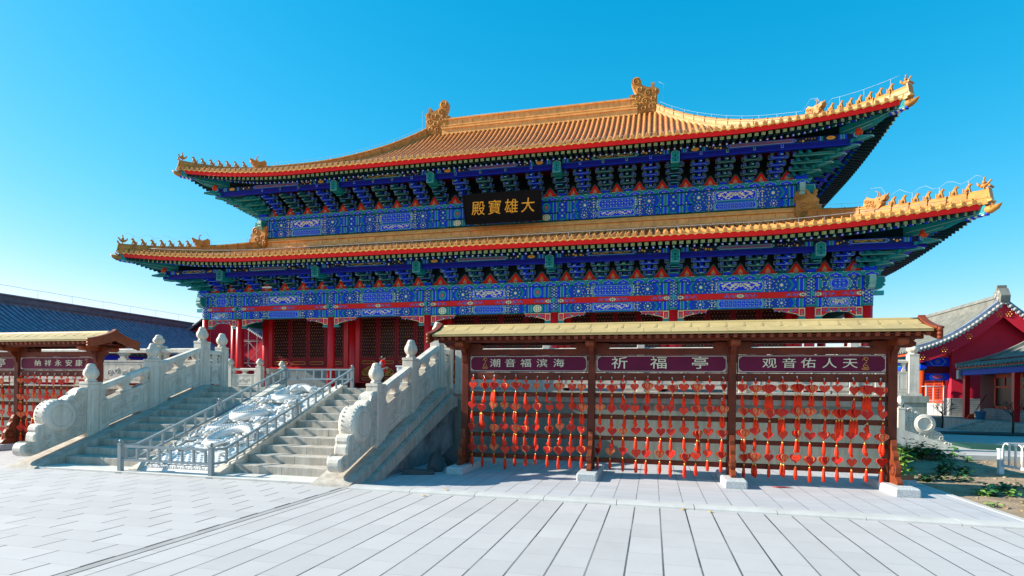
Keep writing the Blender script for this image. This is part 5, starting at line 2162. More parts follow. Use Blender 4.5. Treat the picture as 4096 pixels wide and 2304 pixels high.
def purlin_run(rf, par, hx, y, z0, z1, cols, endw, beamz):
    """round eaves purlin with painted face plus the plain blue beam below it, front side; plain on the other sides"""
    b = MB()
    rz = (z1 - z0) / 2
    zc = (z0 + z1) / 2
    pr = [(y - rz * math.cos(t), zc + rz * math.sin(t)) for t in [2 * PI * (k + .5) / 8 for k in range(8)]]
    b.prism(pr, 'x', CX - hx - .12, CX + hx + .12, DBLUE)
    yf = min(p[0] for p in pr)
    q = rz * math.sin(PI / 8)
    p = Paint(b, yf)
    p2 = [-hx] + list(cols[1:-1]) + [hx]
    for i in range(len(p2) - 1):
        x0, x1 = CX + p2[i], CX + p2[i + 1]
        zz0, zz1 = zc - rz * .78, zc + rz * .6
        P_ = Paint(b, yf - .004)
        P_.purlin(x0 + .02, x1 - .02, zz0, zz1, 'dragon' if (i + (1 if len(p2) > 6 else 0)) % 2 else 'lattice', i % 2, .42 if (x1 - x0) > 6.5 else 0)
    for sx in (-1, 1):
        X = CX + sx * (hx + .13)
        b.lathe([(rz, -.01), (rz, .01)], (X, y, zc), DBLUE, 12, ax='x')
        c = MB()
    for sx in (-1, 1):
        # flower end facing the viewer at the corner
        X = CX + sx * (hx + .10)
        b.lathe([(rz * 1.15, .0), (rz * 1.15, .14)], (X, yf + .04, zc), DBLUE, 14, ax='y')
        P_ = Paint(b, yf - .11)
        P_.disc(X, zc, rz * .95, TEAL, 1, 12)
        for k in range(8):
            P_.disc(X + rz * .7 * math.cos(k * PI / 4), zc + rz * .7 * math.sin(k * PI / 4), rz * .2, PLINE, 2, 6)
        P_.disc(X, zc, rz * .4, DBLUE, 2, 10)
        P_.disc(X, zc, rz * .2, YGOLD, 3, 8)
    b.build('eaves_purlin', par)
    b = MB()
    b.box(CX - hx - .3, CX + hx + .3, y - .10, y + .10, beamz[0], beamz[1], mat('beam_ultramarine', (.002, .006, .24), .55, .1, 3))
    b.box(CX - hx - .3, CX + hx + .3, y - .108, y - .10, beamz[0], beamz[0] + .016, BLUE)
    b.build('eaves_beam', par)
    yb = 2 * YR - y
    for sx in (-1, 1):
        b = MB()
        X = CX + sx * hx
        b.box(X - .10, X + .10, y + .101, yb, beamz[0], beamz[1], BLUE)
        b.build('side_beam', par)
        b = MB()
        b.prism([(X + rz * math.cos(t), zc + rz * math.sin(t)) for t in [2 * PI * k / 8 for k in range(8)]], 'y', y + .2, yb, DBLUE)
        b.build('side_purlin', par)


# ---- lower roof
lo = MB()
lo.box(CX - 15.6, CX + 15.6, YI + .1, YI + .4, 9.9, 10.7, SOFF)
lo.build('roof_core', hall)
lo_root = hall
tile_side(LO, 'f', lo_root, 'tiled_slope', 6)
for sd_ in 'lr':
    tile_side(LO, sd_, lo_root, 'tiled_slope', 4, simple=True)
tile_side(LO, 'b', lo_root, 'tiled_slope', 3, .6, True)
for sd_ in 'flrb':
    eave_tiles(LO, sd_, lo_root)
for sd_ in 'flr':
    rafters(LO, sd_, lo_root, 3.05 if sd_ == 'f' else 3.1, 8.95, 17.95 if sd_ == 'f' else 11.5, sd_ == 'f')
purlin_run(LO, lo_root, 17.92 + 1.42, YF - 1.42, 8.17, 8.45, COLS, 0, (7.95, 8.165))
for sx in (-1, 1):
    for sy in (-1, 1):
        corner_beam(LO, sx, sy, lo_root, 17.92 + 1.35, YR - YF + 1.35, 8.42)
        hip_run(LO, sx, sy, lo_root, .545, (.086, .146, .21, .272, .33, .395, .45), .02, 1.0)
# band of ridge tiles against the upper wall
b = MB()
prof = [(.30, 10.30), (.30, 10.44), (.36, 10.46), (.36, 10.54), (.26, 10.57), (.26, 10.80), (.36, 10.83), (.36, 10.90), (.30, 10.93), (.24, 11.06), (.0, 11.09)]
b.prism([(YI - .06 - o, z) for o, z in prof] + [(YI + .3, 11.09), (YI + .3, 10.3)], 'y' if False else 'x', CX - 15.75, CX + 15.75, GOLDB)
for i in range(53):
    x = CX - 15.6 + i * .6
    b.box(x - .01, x + .01, YI - .06 - .27, YI - .06 - .2, 10.58, 10.80, AMBER)
b.build('ridge_band', lo_root)
for sx in (-1, 1):
    b = MB()
    X = CX + sx * 15.65
    prof = [(-.28, 10.3), (.28, 10.3), (.28, 11.0), (-.28, 11.0)]
    b.box(X - .25, X + .25, YI + .3, 2 * YR - YI, 10.3, 11.05, GOLD)
    b.build('ridge_band', lo_root)
    # curled dragon ornament at the corner of the band
    X = CX + sx * 15.75
    Y0 = YI - .45
    b = MB()
    out = [(-.45, -.70), (-.70, -.45), (-.78, .0), (-.62, .10), (-.66, .30), (-.5, .42), (-.52, .70), (-.35, .72), (-.36, .56), (-.2, .62), (.0, .86), (.28, .88), (.52, .72), (.60, .42), (.50, .12), (.55, -.25), (.40, -.62), (.1, -.78)]
    o2 = [(X + (-sx) * -u * .9, 11.0 + v) for u, v in out]
    o2 = [(X + sx * -u * .9 if sx < 0 else X + -u * .9, 11.0 + v) for u, v in out]
    b.prism(o2, 'y', Y0 - .16, Y0 + .16, AMBER)
    for (u, v, r, fl) in ((.22, .52, .26, 1), (-.35, .1, .18, -1), (.1, .0, .2, 1), (-.2, -.35, .2, -1), (.2, -.4, .17, 1), (-.5, -.2, .12, 1)):
        scroll(b, (X - u * .9, Y0 - .17, 11.0 + v), r, 1.5, AMBER, .045, 'y', fl, .5)
    b.lathe([(.06, 11.55), (.10, 11.60), (.07, 11.68), (.11, 11.78), (.10, 11.84)], (X + .45, Y0, 0), AMBER, 8)
    b.build('corner_ornament', lo_root)
# conductor wire over the lower eave
b = MB()
zw = lambda t: LO.z('f', t, .75) + .40
b.tube([Vector(LO.P('f', t, .75, .34)) for t in [-20 + .8 * i for i in range(51)]], .012, WIRE, 4)
for i in range(40):
    t = -19.5 + i * 1.0
    p = Vector(LO.P('f', t, .75))
    b.tube([p, p + Vector((0, 0, .34))], .006, WIRE, 4)
for sx in (-1, 1):
    pts = []
    for i in range(30):
        k = .02 + .96 * i / 29
        h = 1.02 if k < .56 else .74
        h += .12 * math.sin(i * 1.7) if k < .5 else 0
        if .50 < k < .60:
            h = 1.35
        pts.append(LO.hip(sx, -1, k, h))
    b.tube(pts, .006, WIRE, 4)
    for i in range(2, 29, 4):
        b.tube([pts[i] - Vector((0, 0, .5)), pts[i]], .007, WIRE, 4)
b.build('conductor_wire', lo_root)

# ---- upper roof
u0 = MB()
u0.box(CX - 8, CX + 8, YR - .2, YR + .2, 20.2, 21.3, SOFF)
u0.build('roof_core', hall)
up_root = hall
tile_side(UP, 'f', up_root, 'tiled_slope', 16)
for sd_ in 'lr':
    tile_side(UP, sd_, up_root, 'tiled_slope', 10, simple=True)
tile_side(UP, 'b', up_root, 'tiled_slope', 6, .6, True)
for sd_ in 'flrb':
    eave_tiles(UP, sd_, up_root)
for sd_ in 'flr':
    rafters(UP, sd_, up_root, 3.05 if sd_ == 'f' else 3.4, 14.75 if sd_ == 'f' else 14.75, 15.6 if sd_ == 'f' else 9.2, sd_ == 'f')
purlin_run(UP, up_root, 15.53 + 1.80, YU - 1.80, 13.50, 13.80, UC, 0, (13.27, 13.495))
for sx in (-1, 1):
    for sy in (-1, 1):
        corner_beam(UP, sx, sy, up_root, 15.53 + 1.72, YR - YU + 1.72, 13.72)
        hip_run(UP, sx, sy, up_root, .262, (.042, .07, .098, .126, .153, .181, .21), .006, .99)
b = MB()
pr = [(.34, 20.9), (.34, 21.28), (.42, 21.31), (.42, 21.42), (.32, 21.45), (.32, 21.50), (.38, 21.52), (.38, 21.58), (.26, 21.62), (.26, 21.98), (.36, 22.01), (.36, 22.10), (.28, 22.13), (.14, 22.20)]
b.prism([(YR - o, z) for o, z in pr] + [(YR + o, z) for o, z in reversed(pr)], 'x', CX - 7.2, CX + 7.2, GOLDB)
for i in range(35):
    x = CX - 6.8 + i * .4
    b.box(x - .008, x + .008, YR - .268, YR - .25, 21.63, 21.97, AMBER)
b.build('main_ridge', up_root)
CHI = [(6.68, -.25), (6.73, 0.74), (6.61, 0.93), (6.64, 1.15), (6.91, 1.07), (7.08, 1.23), (6.9, 1.6), (6.77, 1.97), (6.81, 2.22), (7.02, 2.36), (7.28, 2.32), (7.45, 2.06), (7.39, 1.85), (7.63, 1.69), (8.02, 1.54), (8.12, 1.56), (8.12, 1.86), (8.33, 1.86), (8.33, 1.54), (8.51, 1.48), (8.65, 1.33), (8.53, 1.24), (8.51, 0.35), (8.40, -.25)]
for sx in (-1, 1):
    b = MB()
    cxm, czm = 7.6, .9
    for hw, sc in ((.33, .93), (.27, 1.0)):
        b.prism([(CX + sx * (cxm + (u - cxm) * sc), 21.2 + czm + (v - czm) * sc) for u, v in CHI], 'y', YR - hw, YR + hw, AMBER)
    for sg in (-1, 1):
        Y = YR + sg * .35
        for (u, v, r, fl, tk) in ((7.12, 2.0, .26, 1, .06), (7.3, 1.45, .2, -1, .05), (7.9, 1.15, .24, 1, .05), (7.2, .85, .2, -1, .05), (7.7, .6, .24, 1, .055), (8.25, .75, .18, -1, .05), (7.1, .3, .2, 1, .05), (7.6, .1, .18, -1, .05), (8.15, .2, .2, 1, .05), (8.3, 1.25, .14, -1, .045), (6.9, 1.0, .1, 1, .04)):
            scroll(b, (CX + sx * u, Y, 21.2 + v), r, 1.5, AMBER, tk, 'y', fl * sx, .7)
        b.ball((CX + sx * 7.15, Y, 21.2 + 1.12), .09, AMBER, 7)
        b.tube([(CX + sx * (6.85 + .1 * i), Y - sg * .02, 21.2 + .42 + .1 * math.sin(i * 1.3)) for i in range(15)], .05, AMBER, 6)
    b.build('ridge_dragon', up_root)
b = MB()
for sx in (-1, 1):
    pts = [UP.hip(sx, -1, .02 + .95 * i / 40, .74 + (.35 if .01 < .02 + .95 * i / 40 < .23 else 0) + (.55 if .24 < .02 + .95 * i / 40 < .30 else 0)) for i in range(41)]
    b.tube(pts, .006, WIRE, 4)
    for i in range(1, 40, 3):
        b.tube([pts[i] - Vector((0, 0, .45)), pts[i]], .007, WIRE, 4)
    b.tube([(CX + sx * 8.9, YR, 21.0), (CX + sx * 8.95, YR, 23.0), (CX + sx * 8.6, YR, 23.2)], .006, WIRE, 4)
b.tube([(CX - 6.6, YR, 22.32), (CX, YR, 22.30), (CX + 6.6, YR, 22.32)], .006, WIRE, 4)
b.tube([Vector(UP.P('f', t, 1.0, .30)) for t in [-18 + .9 * i for i in range(41)]], .006, WIRE, 4)
b.build('conductor_wire', up_root)

# --------------------------------------------------------------- name plaque hanging under the upper eaves
pq = thing('name_plaque', 'large black name plaque with golden characters leaning out under the upper eaves', 'plaque', (CX, 30.2, 10.9))
tl = math.atan2(1.25, 1.48)
PM = Matrix.Translation((-8.08, 29.95, 11.62)) @ Matrix.Rotation(rad(-24), 4, 'X')
PM = Matrix.Translation((-8.12, 29.95, 11.68)) @ Matrix.Rotation(rad(22), 4, 'X')
b = MB()
b.T = PM
b.bbox(-2.16, 2.16, -.05, .06, -.76, .76, BLACK, .02)
for (x0, x1, z0, z1) in ((-2.20, 2.20, .70, .80), (-2.20, 2.20, -.80, -.70), (-2.20, -2.10, -.7, .7), (2.10, 2.20, -.7, .7)):
    b.box(x0, x1, -.085, .07, z0, z1, BLACK)
b.build('board', pq)
for ch, x in (('殿', -1.38), ('寶', -.45), ('雄', .50), ('大', 1.42)):
    vs, fs = text_poly(ch, .80, 1.0, .010, .12)
    b = MB()
    b.T = PM
    b.add([(v[0] + x, v[1] - .06, v[2] - .02) for v in vs], fs, mat('gilt_lettering', (.95, .48, .04), .4, .08))
    b.build('character', pq)
b = MB()
for x in (-1.6, 1.6):
    b.tube([PM @ Vector((x, .05, .7)), Vector((-8.12 + x, 30.6, 13.2))], .025, BLACK, 5)
    b.tube([PM @ Vector((x, .02, -.8)), Vector((-8.12 + x, YU - .1, 11.15))], .03, AMBER, 5)
b.build('hanger', pq)

# ================================================================= PRAYER RACKS
RY = 11.0
ZB = [(2.33, 2.45), (1.84, 1.985), (1.51, 1.60), (1.10, 1.19), (.70, .78), (.27, .36)]


def rack(label, posts, signs, ends, vis):
    """timber rack: posts, beams, sign boards and a curved shingle roof; ends = (x0, x1) of the roof"""
    t = thing('prayer_rack', label, 'prayer rack', ((posts[0] + posts[-1]) / 2, RY, .14), 'roofed timber prayer racks')
    for x in posts:
        b = MB()
        b.bbox(x - .07, x + .07, RY - .075, RY + .075, .14, 2.46, WOOD, .008)
        # carved head spreading towards the roof
        for sy in (-1, 1):
            b.prism([(RY + sy * .07, 2.16), (RY + sy * .10, 2.20), (RY + sy * .13, 2.32), (RY + sy * .22, 2.40), (RY + sy * .24, 2.46), (RY + sy * .07, 2.46)], 'x', x - .045, x + .045, WOOD)
        b.prism([(RY - .46, 2.49), (RY - .42, 2.46), (RY + .42, 2.46), (RY + .46, 2.49), (RY + .48, 2.53), (RY + .44, 2.58), (RY - .44, 2.58), (RY - .48, 2.53)], 'x', x - .075, x + .075, WOODL)
        for sy in (-1, 1):
            b.lathe([(.055, -.08), (.065, -.06), (.065, .06), (.055, .08)], (x, RY + sy * .43, 2.525), WOODL, 10, ax='x')
        b.prism([(x - .34, 2.47), (x - .28, 2.44), (x + .28, 2.44), (x + .34, 2.47), (x + .35, 2.52), (x + .30, 2.555), (x - .30, 2.555), (x - .35, 2.52)], 'y', RY - .055, RY + .055, WOOD)
        b.build('post', t)
        for sy in (-1, 1):
            q = MB()
            pr = [(.07, .14), (.40, .14), (.42, .18), (.36, .24), (.30, .27), (.33, .33), (.34, .42), (.30, .50), (.24, .53), (.25, .60), (.21, .66), (.16, .69), (.17, .77), (.13, .86), (.07, .88)]
            q.prism([(RY + sy * u, z) for u, z in pr], 'x', x - .04, x + .04, WOODL)
            for sx in (-1, 1):
                q.tube([(x + sx * .042, RY + sy * (.21 + .085 * math.cos(a)), .37 + .085 * math.sin(a)) for a in [2 * PI * k / 14 for k in range(15)]], .012, WOOD, 5)
            q.build('foot_brace', t)
    for (z0, z1) in ZB:
        for a, c in zip(posts[:-1], posts[1:]):
            b = MB()
            d = .045 if z1 - z0 > .1 else .03
            b.bbox(a + .07, c - .07, RY - d, RY + d, z0, z1, WOOD, .006)
            b.build('crossbar', t)
    # sign boards
    for (a, c, chars) in signs:
        b = MB()
        y = RY - .03
        x0, x1, z0, z1 = a + .085, c - .085, 2.0, 2.32
        b.box(x0, x1, y, y + .05, z0, z1, SIGNP)
        f = .007
        m_ = .016
        for (u0, u1, v0, v1) in ((x0 + m_, x1 - m_, z0 + m_, z0 + m_ + f), (x0 + m_, x1 - m_, z1 - m_ - f, z1 - m_), (x0 + m_, x0 + m_ + f, z0 + m_, z1 - m_), (x1 - m_ - f, x1 - m_, z0 + m_, z1 - m_)):
            b.box(u0, u1, y - .004, y + .01, v0, v1, CREAM)
        for (cx, sx) in ((x0 + m_, 1), (x1 - m_, -1)):
            for (cz, sz) in ((z0 + m_, 1), (z1 - m_, -1)):
                for (u, v, r) in ((.025, .025, .012), (.05, .018, .009), (.018, .05, .009)):
                    b.lathe([(r, -.003), (r, .006)], (cx + sx * u, y, cz + sz * v), CREAM, 7, ax='y')
        o = b.build('sign_board', t)
        L = x1 - x0
        for ch, fx, size in chars:
            x = x0 + L * fx
            if ch == 'figure':
                g = MB()
                yy = y - .006
                LG = mat('sign_gold_drawing', (.62, .30, .08), .4, .1)
                zc = (z0 + z1) / 2
                g.tube([(x + .03 * math.cos(a_) + .01, yy, zc + .085 + .025 * math.sin(a_)) for a_ in [k * .6 for k in range(11)]], .006, LG, 4)
                g.tube([(x + .0, yy, zc + .06), (x + .02, yy, zc + .03), (x - .015, yy, zc + .0), (x - .035, yy, zc - .04), (x - .01, yy, zc - .07), (x + .04, yy, zc - .06), (x + .03, yy, zc - .02), (x, yy, zc - .03)], .007, LG, 4)
                for k in range(7):
                    u = -.06 + .02 * k
                    g.tube([(x + u * .6, yy, zc - .105), (x + u, yy, zc - .085 + .01 * (k % 2)), (x + u * .8, yy, zc - .065)], .005, LG, 4)
                g.tube([(x - .05, yy, zc + .06), (x - .03, yy, zc + .1), (x + .0, yy, zc + .115)], .005, LG, 4)
                g.build('gold_emblem', o)
                continue
            vs, fs = text_poly(ch, size, 1.22, .003, .0)
            g = MB()
            g.add([(v[0] + x, v[1] + y - .006, v[2] * .92 + (z0 + z1) / 2 - .0) for v in vs], fs, CREAM)
            g.build('character', o)
    # roof: curved section, shingles in two visible courses, dentil rafters
    x0, x1 = ends

    def sec(v):
        """v 0 ridge .. 1 eave -> (dy, z)"""
        return (.60 * v, 2.93 - .245 * (v ** .75) + .06 * max(0, v - .7) ** 1.4)
    b = MB()
    N = 14
    for sy in (-1, 1):
        prof = [(RY + sy * sec(i / N)[0], sec(i / N)[1]) for i in range(N + 1)]
        low = [(p[0], p[1] - .035) for p in prof]
        b.prism(prof + low[::-1], 'x', x0 + .06, x1 - .06, SHING)
    # overlapping hexagonal shingles: raised plates with a thin lip
    for sy in (-1, 1):
        for ci, (v0, v1, w) in enumerate(((.0, .42, .30), (.36, 1.0, .46))):
            n = int((x1 - x0 - .12) / w)
            w = (x1 - x0 - .12) / n
            for i in range(-1, n + 1):
                xa = x0 + .06 + (i + (.5 if ci % 2 else 0)) * w
                xa0, xb0 = max(x0 + .06, xa), min(x1 - .06, xa + w)
                if xb0 - xa0 < .05:
                    continue
                q = [(xa0 + .004, v0), (xb0 - .004, v0), (xb0 - .004, v1 - .10 * (v1 < .99)), (xb0 - w * .22, v1), (xa0 + w * .22, v1), (xa0 + .004, v1 - .10 * (v1 < .99))]
                up = [(x, RY + sy * (sec(v)[0] + .004), sec(v)[1] + .005 + .004 * (v > v0 + .01)) for x, v in q]
                dn = [(x, y, z - .012) for x, y, z in up]
                # bend at mid-course
                b.add(up + dn, [tuple(range(6)) if sy < 0 else tuple(range(5, -1, -1))] + [(k, (k + 1) % 6, 6 + (k + 1) % 6, 6 + k) for k in range(6)], SHING)
                for k in (2, 3, 4):
                    p, q_ = Vector(up[k]), Vector(up[(k + 1) % 6])
                    b.bar(p + Vector((0, 0, -.004)), q_ + Vector((0, 0, -.004)), .005, .008, SHINE)
    b.lathe([(.045, x0 + .05), (.05, x0 + .2), (.05, x1 - .2), (.045, x1 - .05)], (0, RY, 2.905), SHING, 10, ax='x')
    b.build('shingle_roof', t)
    b = MB()
    for sy in (-1, 1):
        n = int((x1 - x0) / .145)
        for i in range(n):
            x = x0 + .12 + (x1 - x0 - .24) * i / (n - 1)
            p0, p1 = sec(.30), sec(.99)
            b.bar((x, RY + sy * p0[0], p0[1] - .085), (x, RY + sy * (p1[0] - .02), p1[1] - .080), .065, .06, WOODL)
        b.box(x0 + .05, x1 - .05, RY + sy * .56 - .012, RY + sy * .56 + .012, sec(.94)[1] - .05, sec(.94)[1] - .028, WOOD)
    b.build('rafter_row', t)
    b = MB()
    for dy in (-.36, 0, .36):
        b.bbox(x0 + .12, x1 - .12, RY + dy - .05, RY + dy + .05, 2.555 if dy else 2.60, 2.62 if dy else 2.80, WOOD, .006)
    b.box(x0 + .1, x1 - .1, RY - .58, RY + .58, 2.622, 2.632, WOOD)
    b.build('roof_beam', t)
    # wavy gable boards
    for xe, sx in ((x0, -1), (x1, 1)):
        b = MB()
        top = [(RY + .66 * k / 12, 0) for k in range(-12, 13)]
        up, dn = [], []
        for y, _ in top:
            v = min(1.1, abs(y - RY) / .60)
            z = 2.93 - .245 * (v ** .75) + .06 * max(0, v - .7) ** 1.4 + .03
            c = max(0, 1 - abs(y - RY) / .24)
            z += .02 * c * c
            up.append((y, z))
            dn.append((y, z - .20 - .05 * c + (.03 if v > .95 else 0)))
        b.prism(up + dn[::-1], 'x', min(xe, xe + sx * .045), max(xe, xe + sx * .045), WOODL)
        b.prism([(y, z + .012) for y, z in up] + [(y, z - .02) for y, z in up[::-1]], 'x', xe - .045 if sx > 0 else xe - .06, xe + .06 if sx > 0 else xe + .045, WOODL)
        for sy in (-1, 1):
            y = RY + sy * .655
            for (dz_, r) in ((-.03, .035), (-.10, .03), (-.165, .03)):
                b.lathe([(r, xe - .03), (r, xe + .03)], (0, y, up[0][1] + dz_), WOODL, 9, ax='x')
        b.build('gable_board', t)
    return t


PR = [-3.695, -1.145, 1.395, 3.965]
rack('long timber prayer rack with pale gold shingle roof, right of the staircase', PR, [
    (PR[0], PR[1], [('figure', .135, 0), ('潮', .225, .19), ('音', .355, .19), ('福', .49, .19), ('滨', .625, .19), ('海', .765, .19)]),
    (PR[1], PR[2], [('祈', .185, .265), ('福', .49, .265), ('亭', .80, .265)]),
    (PR[2], PR[3], [('观', .225, .205), ('音', .36, .205), ('佑', .49, .205), ('人', .63, .205), ('天', .765, .205), ('figure', .865, 0)])], (-4.27, 4.40), None)
PL = [-18.22, -15.68, -13.14]
PLF = [-20.8] + PL
rack('timber prayer rack with golden roof at the far left, half outside the picture', PLF, [
    (PLF[1], PLF[2], [('祈', .185, .265), ('福', .49, .265), ('亭', .80, .265)]),
    (PLF[2], PLF[3], [('纳', .245, .185), ('祥', .385, .185), ('永', .525, .185), ('安', .665, .185), ('康', .80, .185), ('figure', .90, 0)])], (-21.5, -12.66), None)

for i, (x, lb) in enumerate(((PR[0], 'rough granite block under the post nearest the stairs, in blue shadow'), (PR[1], 'granite block under the second post of the large rack, between the first two sign panels'),
                             (PR[2], 'granite block under the third post of the large rack, below the middle sign end'), (PR[3], 'long granite block under the right end post of the large rack, beside the brick stack'),
                             (-15.68, 'granite block under the left rack, behind the drum stone of the stair balustrade'), (-13.14, 'granite block under the end post of the left rack, hidden by the drum stone'))):
    b = MB()
    b.bbox(x - .185 + (.03 if i == 0 else 0), x + .185, RY - .73, RY + .73, 0, .14, GRAN2, .02)
    tag(b.build('base_stone', None, .006), lb, 'stone block', 'granite base stones of the prayer racks')

# ----------------------------------------------------------------- heart charms
def heart_pts(s=1.0, n=22):
    pts = []
    for i in range(n):
        t = 2 * PI * i / n
        x = 16 * math.sin(t) ** 3
        z = 13 * math.cos(t) - 5 * math.cos(2 * t) - 2 * math.cos(3 * t) - math.cos(4 * t)
        pts.append((x * .0048 * s, (z + 2) * .0046 * s))
    return pts


def charm_proto(plates, tassels, cols, seed):
    """hook, cord with knot, one or more heart plates and tassels; origin at the hook"""
    r = random.Random(seed)
    t = thing('heart_charm', 'x', 'charm')
    b = MB()
    b.ball((0, -.012, 0), .014, CHROME, 5)
    b.tube([(0, -.01, -.005), (0, -.03, -.02), (0, -.022, -.04)], .005, CHROME, 4)
    b.build('hook', t)
    b = MB()
    b.tube([(0, -.022, -.035), (0, -.03, -.11)], .006, TASS, 4)
    for k in range(6):
        a = k * PI / 3
        b.ball((.014 * math.cos(a), -.03, -.065 + .014 * math.sin(a)), .013, TASS, 4)
    b.build('knot', t)
    for k in range(plates):
        b = MB()
        off = (k - (plates - 1) / 2)
        b.T = Matrix.Translation((off * .022, -.034 - .014 * k, -.17 - .004 * abs(off))) @ Matrix.Rotation(off * rad(9), 4, 'Y') @ Matrix.Rotation(off * rad(16) + rad(r.uniform(-8, 8)), 4, 'Z')
        m = cols[k % len(cols)]
        hp = heart_pts()
        b.prism(hp, 'y', -.004, .004, m)
        if m is HEARTW:
            b.add([(x * .80, -.0055, z * .80 + .001) for x, z in hp], [tuple(range(len(hp)))], HEART)
            b.add([(x * .62, -.007, z * .62) for x, z in hp], [tuple(range(len(hp)))], HEARTW)
            b.box(-.012, .012, -.009, -.007, -.035, .035, HEART)
        else:
            b.add([(x * .86, -.0055, z * .86) for x, z in hp], [tuple(range(len(hp)))], HEARTC if m is HEART else HEART)
            for q in range(3):
                b.box(-.034 + .006 * q, .034 - .006 * q, -.0075, -.006, .022 - .02 * q, .026 - .02 * q, m)
        b.build('heart_plate', t)
    for k in range(tassels):
        b = MB()
        ox = (k - (tassels - 1) / 2) * .034
        oy = -.034 - .012 * k
        z = -.245 - r.uniform(0, .02)
        b.tube([(ox * .4, oy, -.225), (ox, oy, z)], .004, TASS, 4)
        b.lathe([(.008, z - .03), (.013, z - .022), (.013, z - .004), (.007, z)], (ox, oy, 0), BEAD, 7)
        L = r.uniform(.15, .20)
        for q in range(5):
            a = q * 1.256
            b.tube([(ox + .006 * math.cos(a), oy + .006 * math.sin(a), z - .028), (ox + .014 * math.cos(a), oy + .010 * math.sin(a), z - .028 - L * .6), (ox + .011 * math.cos(a) + r.uniform(-.006, .006), oy + .008 * math.sin(a), z - .028 - L)], [.012, .0155, .008], TASS, 4)
        b.build('tassel', t)
    return t


PROTO = [charm_proto(1, 1, (HEART,), 1), charm_proto(1, 1, (HEARTW,), 2), charm_proto(1, 1, (HEARTC,), 8), charm_proto(2, 1, (HEARTW, HEART), 3), charm_proto(3, 2, (HEARTC, HEART, HEARTW), 4), charm_proto(4, 3, (HEARTW, HEARTC, HEART, HEART), 5)]
KIND = ['single bright red heart', 'single pale-cored wooden heart', 'single dark crimson heart', 'pair of hearts', 'fan of three hearts', 'thick bunch of hearts']
ROWZ = [1.915, 1.53, 1.115, .70]
ROWN = ['top row', 'second row', 'third row', 'bottom row']
ORD = ['first', 'second', 'third', 'fourth', 'fifth', 'sixth', 'seventh', 'eighth', 'ninth', 'tenth', 'eleventh']
first = set()
rc = random.Random(11)


def charms(a, c, where, weights, cols=11, zoff=None, skip=None):
    for r_ in range(4):
        for k in range(cols):
            x = a + .175 + (c - a - .35) * k / (cols - 1)
            if skip and skip(x):
                continue
            w = weights(r_, k)
            kind = rc.choices(range(6), w)[0]
            pr = PROTO[kind]
            if kind in first:
                o = copy_tree(pr)
            else:
                o = pr
                first.add(kind)
            o.location = (x + rc.uniform(-.012, .012), RY - .05, ROWZ[r_] + rc.uniform(-.025, .02) - (.0 if r_ == 0 else rc.uniform(0, .03)))
            o.rotation_euler = (0, 0, rc.choice((rc.uniform(-.35, .45), rc.uniform(-.4, .5), rc.uniform(-.9, 1.0))))
            s_ = rc.uniform(1.10, 1.28)
            o.scale = (s_, s_, s_ * rc.uniform(.96, 1.08))
            o['label'] = '%s, %s, %s from left, %s' % (KIND[kind], ROWN[r_], ORD[k], where)
            o['group'] = 'red heart charms on the prayer racks'


charms(PR[0], PR[1], 'rack panel nearest the stairs', lambda r, k: (6, 2, 3, 2, 2, 1) if r > 1 else (3, 1.5, 3, 3, 4, 2 + (r == 1)))
charms(PR[1], PR[2], 'middle panel of large rack', lambda r, k: (6, 1.5, 4, 3, 2, .8))
charms(PR[2], PR[3], 'right panel of large rack', lambda r, k: (1, .6, 1, 2, 4, 7) if r == 0 else (2, .6, 2, 3, 5, 3) if r == 1 else (5, 1.2, 4, 3, 2, .7))
for a, c, wh, sk in ((PL[1], PL[2], 'left rack beside drum stone', None), (PL[0], PL[1], 'left rack panel at picture edge', lambda x: x < -16.65)):
    charms(a, c, wh, lambda r, k: (3, 3, 2, 3, 3, 1), skip=sk)

# ================================================================= BUILDINGS AROUND
def gable_roof(par, xr, zr, xe, ze, y0, y1, m_t, m_p, name='tiled_slope', sp=.30, nd=8, sag=.45, r=.075):
    """tiled slope falling along x from the ridge (xr, zr) to the eave (xe, ze); tile rows run along x"""
    b = MB()

    def P(v, y, dz=0.0):
        x = xr + (xe - xr) * v
        z = zr + (ze - zr) * v - sag * math.sin(PI * v) * .5
        return (x, y, z + dz)
    n = int((y1 - y0) / sp)
    for i in range(n):
        a, c = y0 + (y1 - y0) * i / n, y0 + (y1 - y0) * (i + 1) / n
        vs = []
        for j in range(nd + 1):
            v = j / nd
            vs += [P(v, a), P(v, c)]
        b.add(vs, [(2 * j, 2 * j + 1, 2 * j + 3, 2 * j + 2) for j in range(nd)], m_p)
    for i in range(n + 1):
        y = y0 + (y1 - y0) * i / n
        vs = []
        for j in range(nd + 1):
            for q in range(5):
                t = PI * q / 4
                p = P(j / nd, y + r * math.cos(t), r * 1.1 * math.sin(t) + .01)
                vs.append(p)
        b.add(vs, [(j * 5 + q, j * 5 + q + 1, (j + 1) * 5 + q + 1, (j + 1) * 5 + q) for j in range(nd) for q in range(4)], m_t, True)
        e = P(1, y, .05)
        sx = 1 if xe > xr else -1
        b.lathe([(.075, -.02), (.075, .03)], (e[0] + sx * .01, y, e[2]), m_t, 8, ax='x')
    return b.build(name, par), P


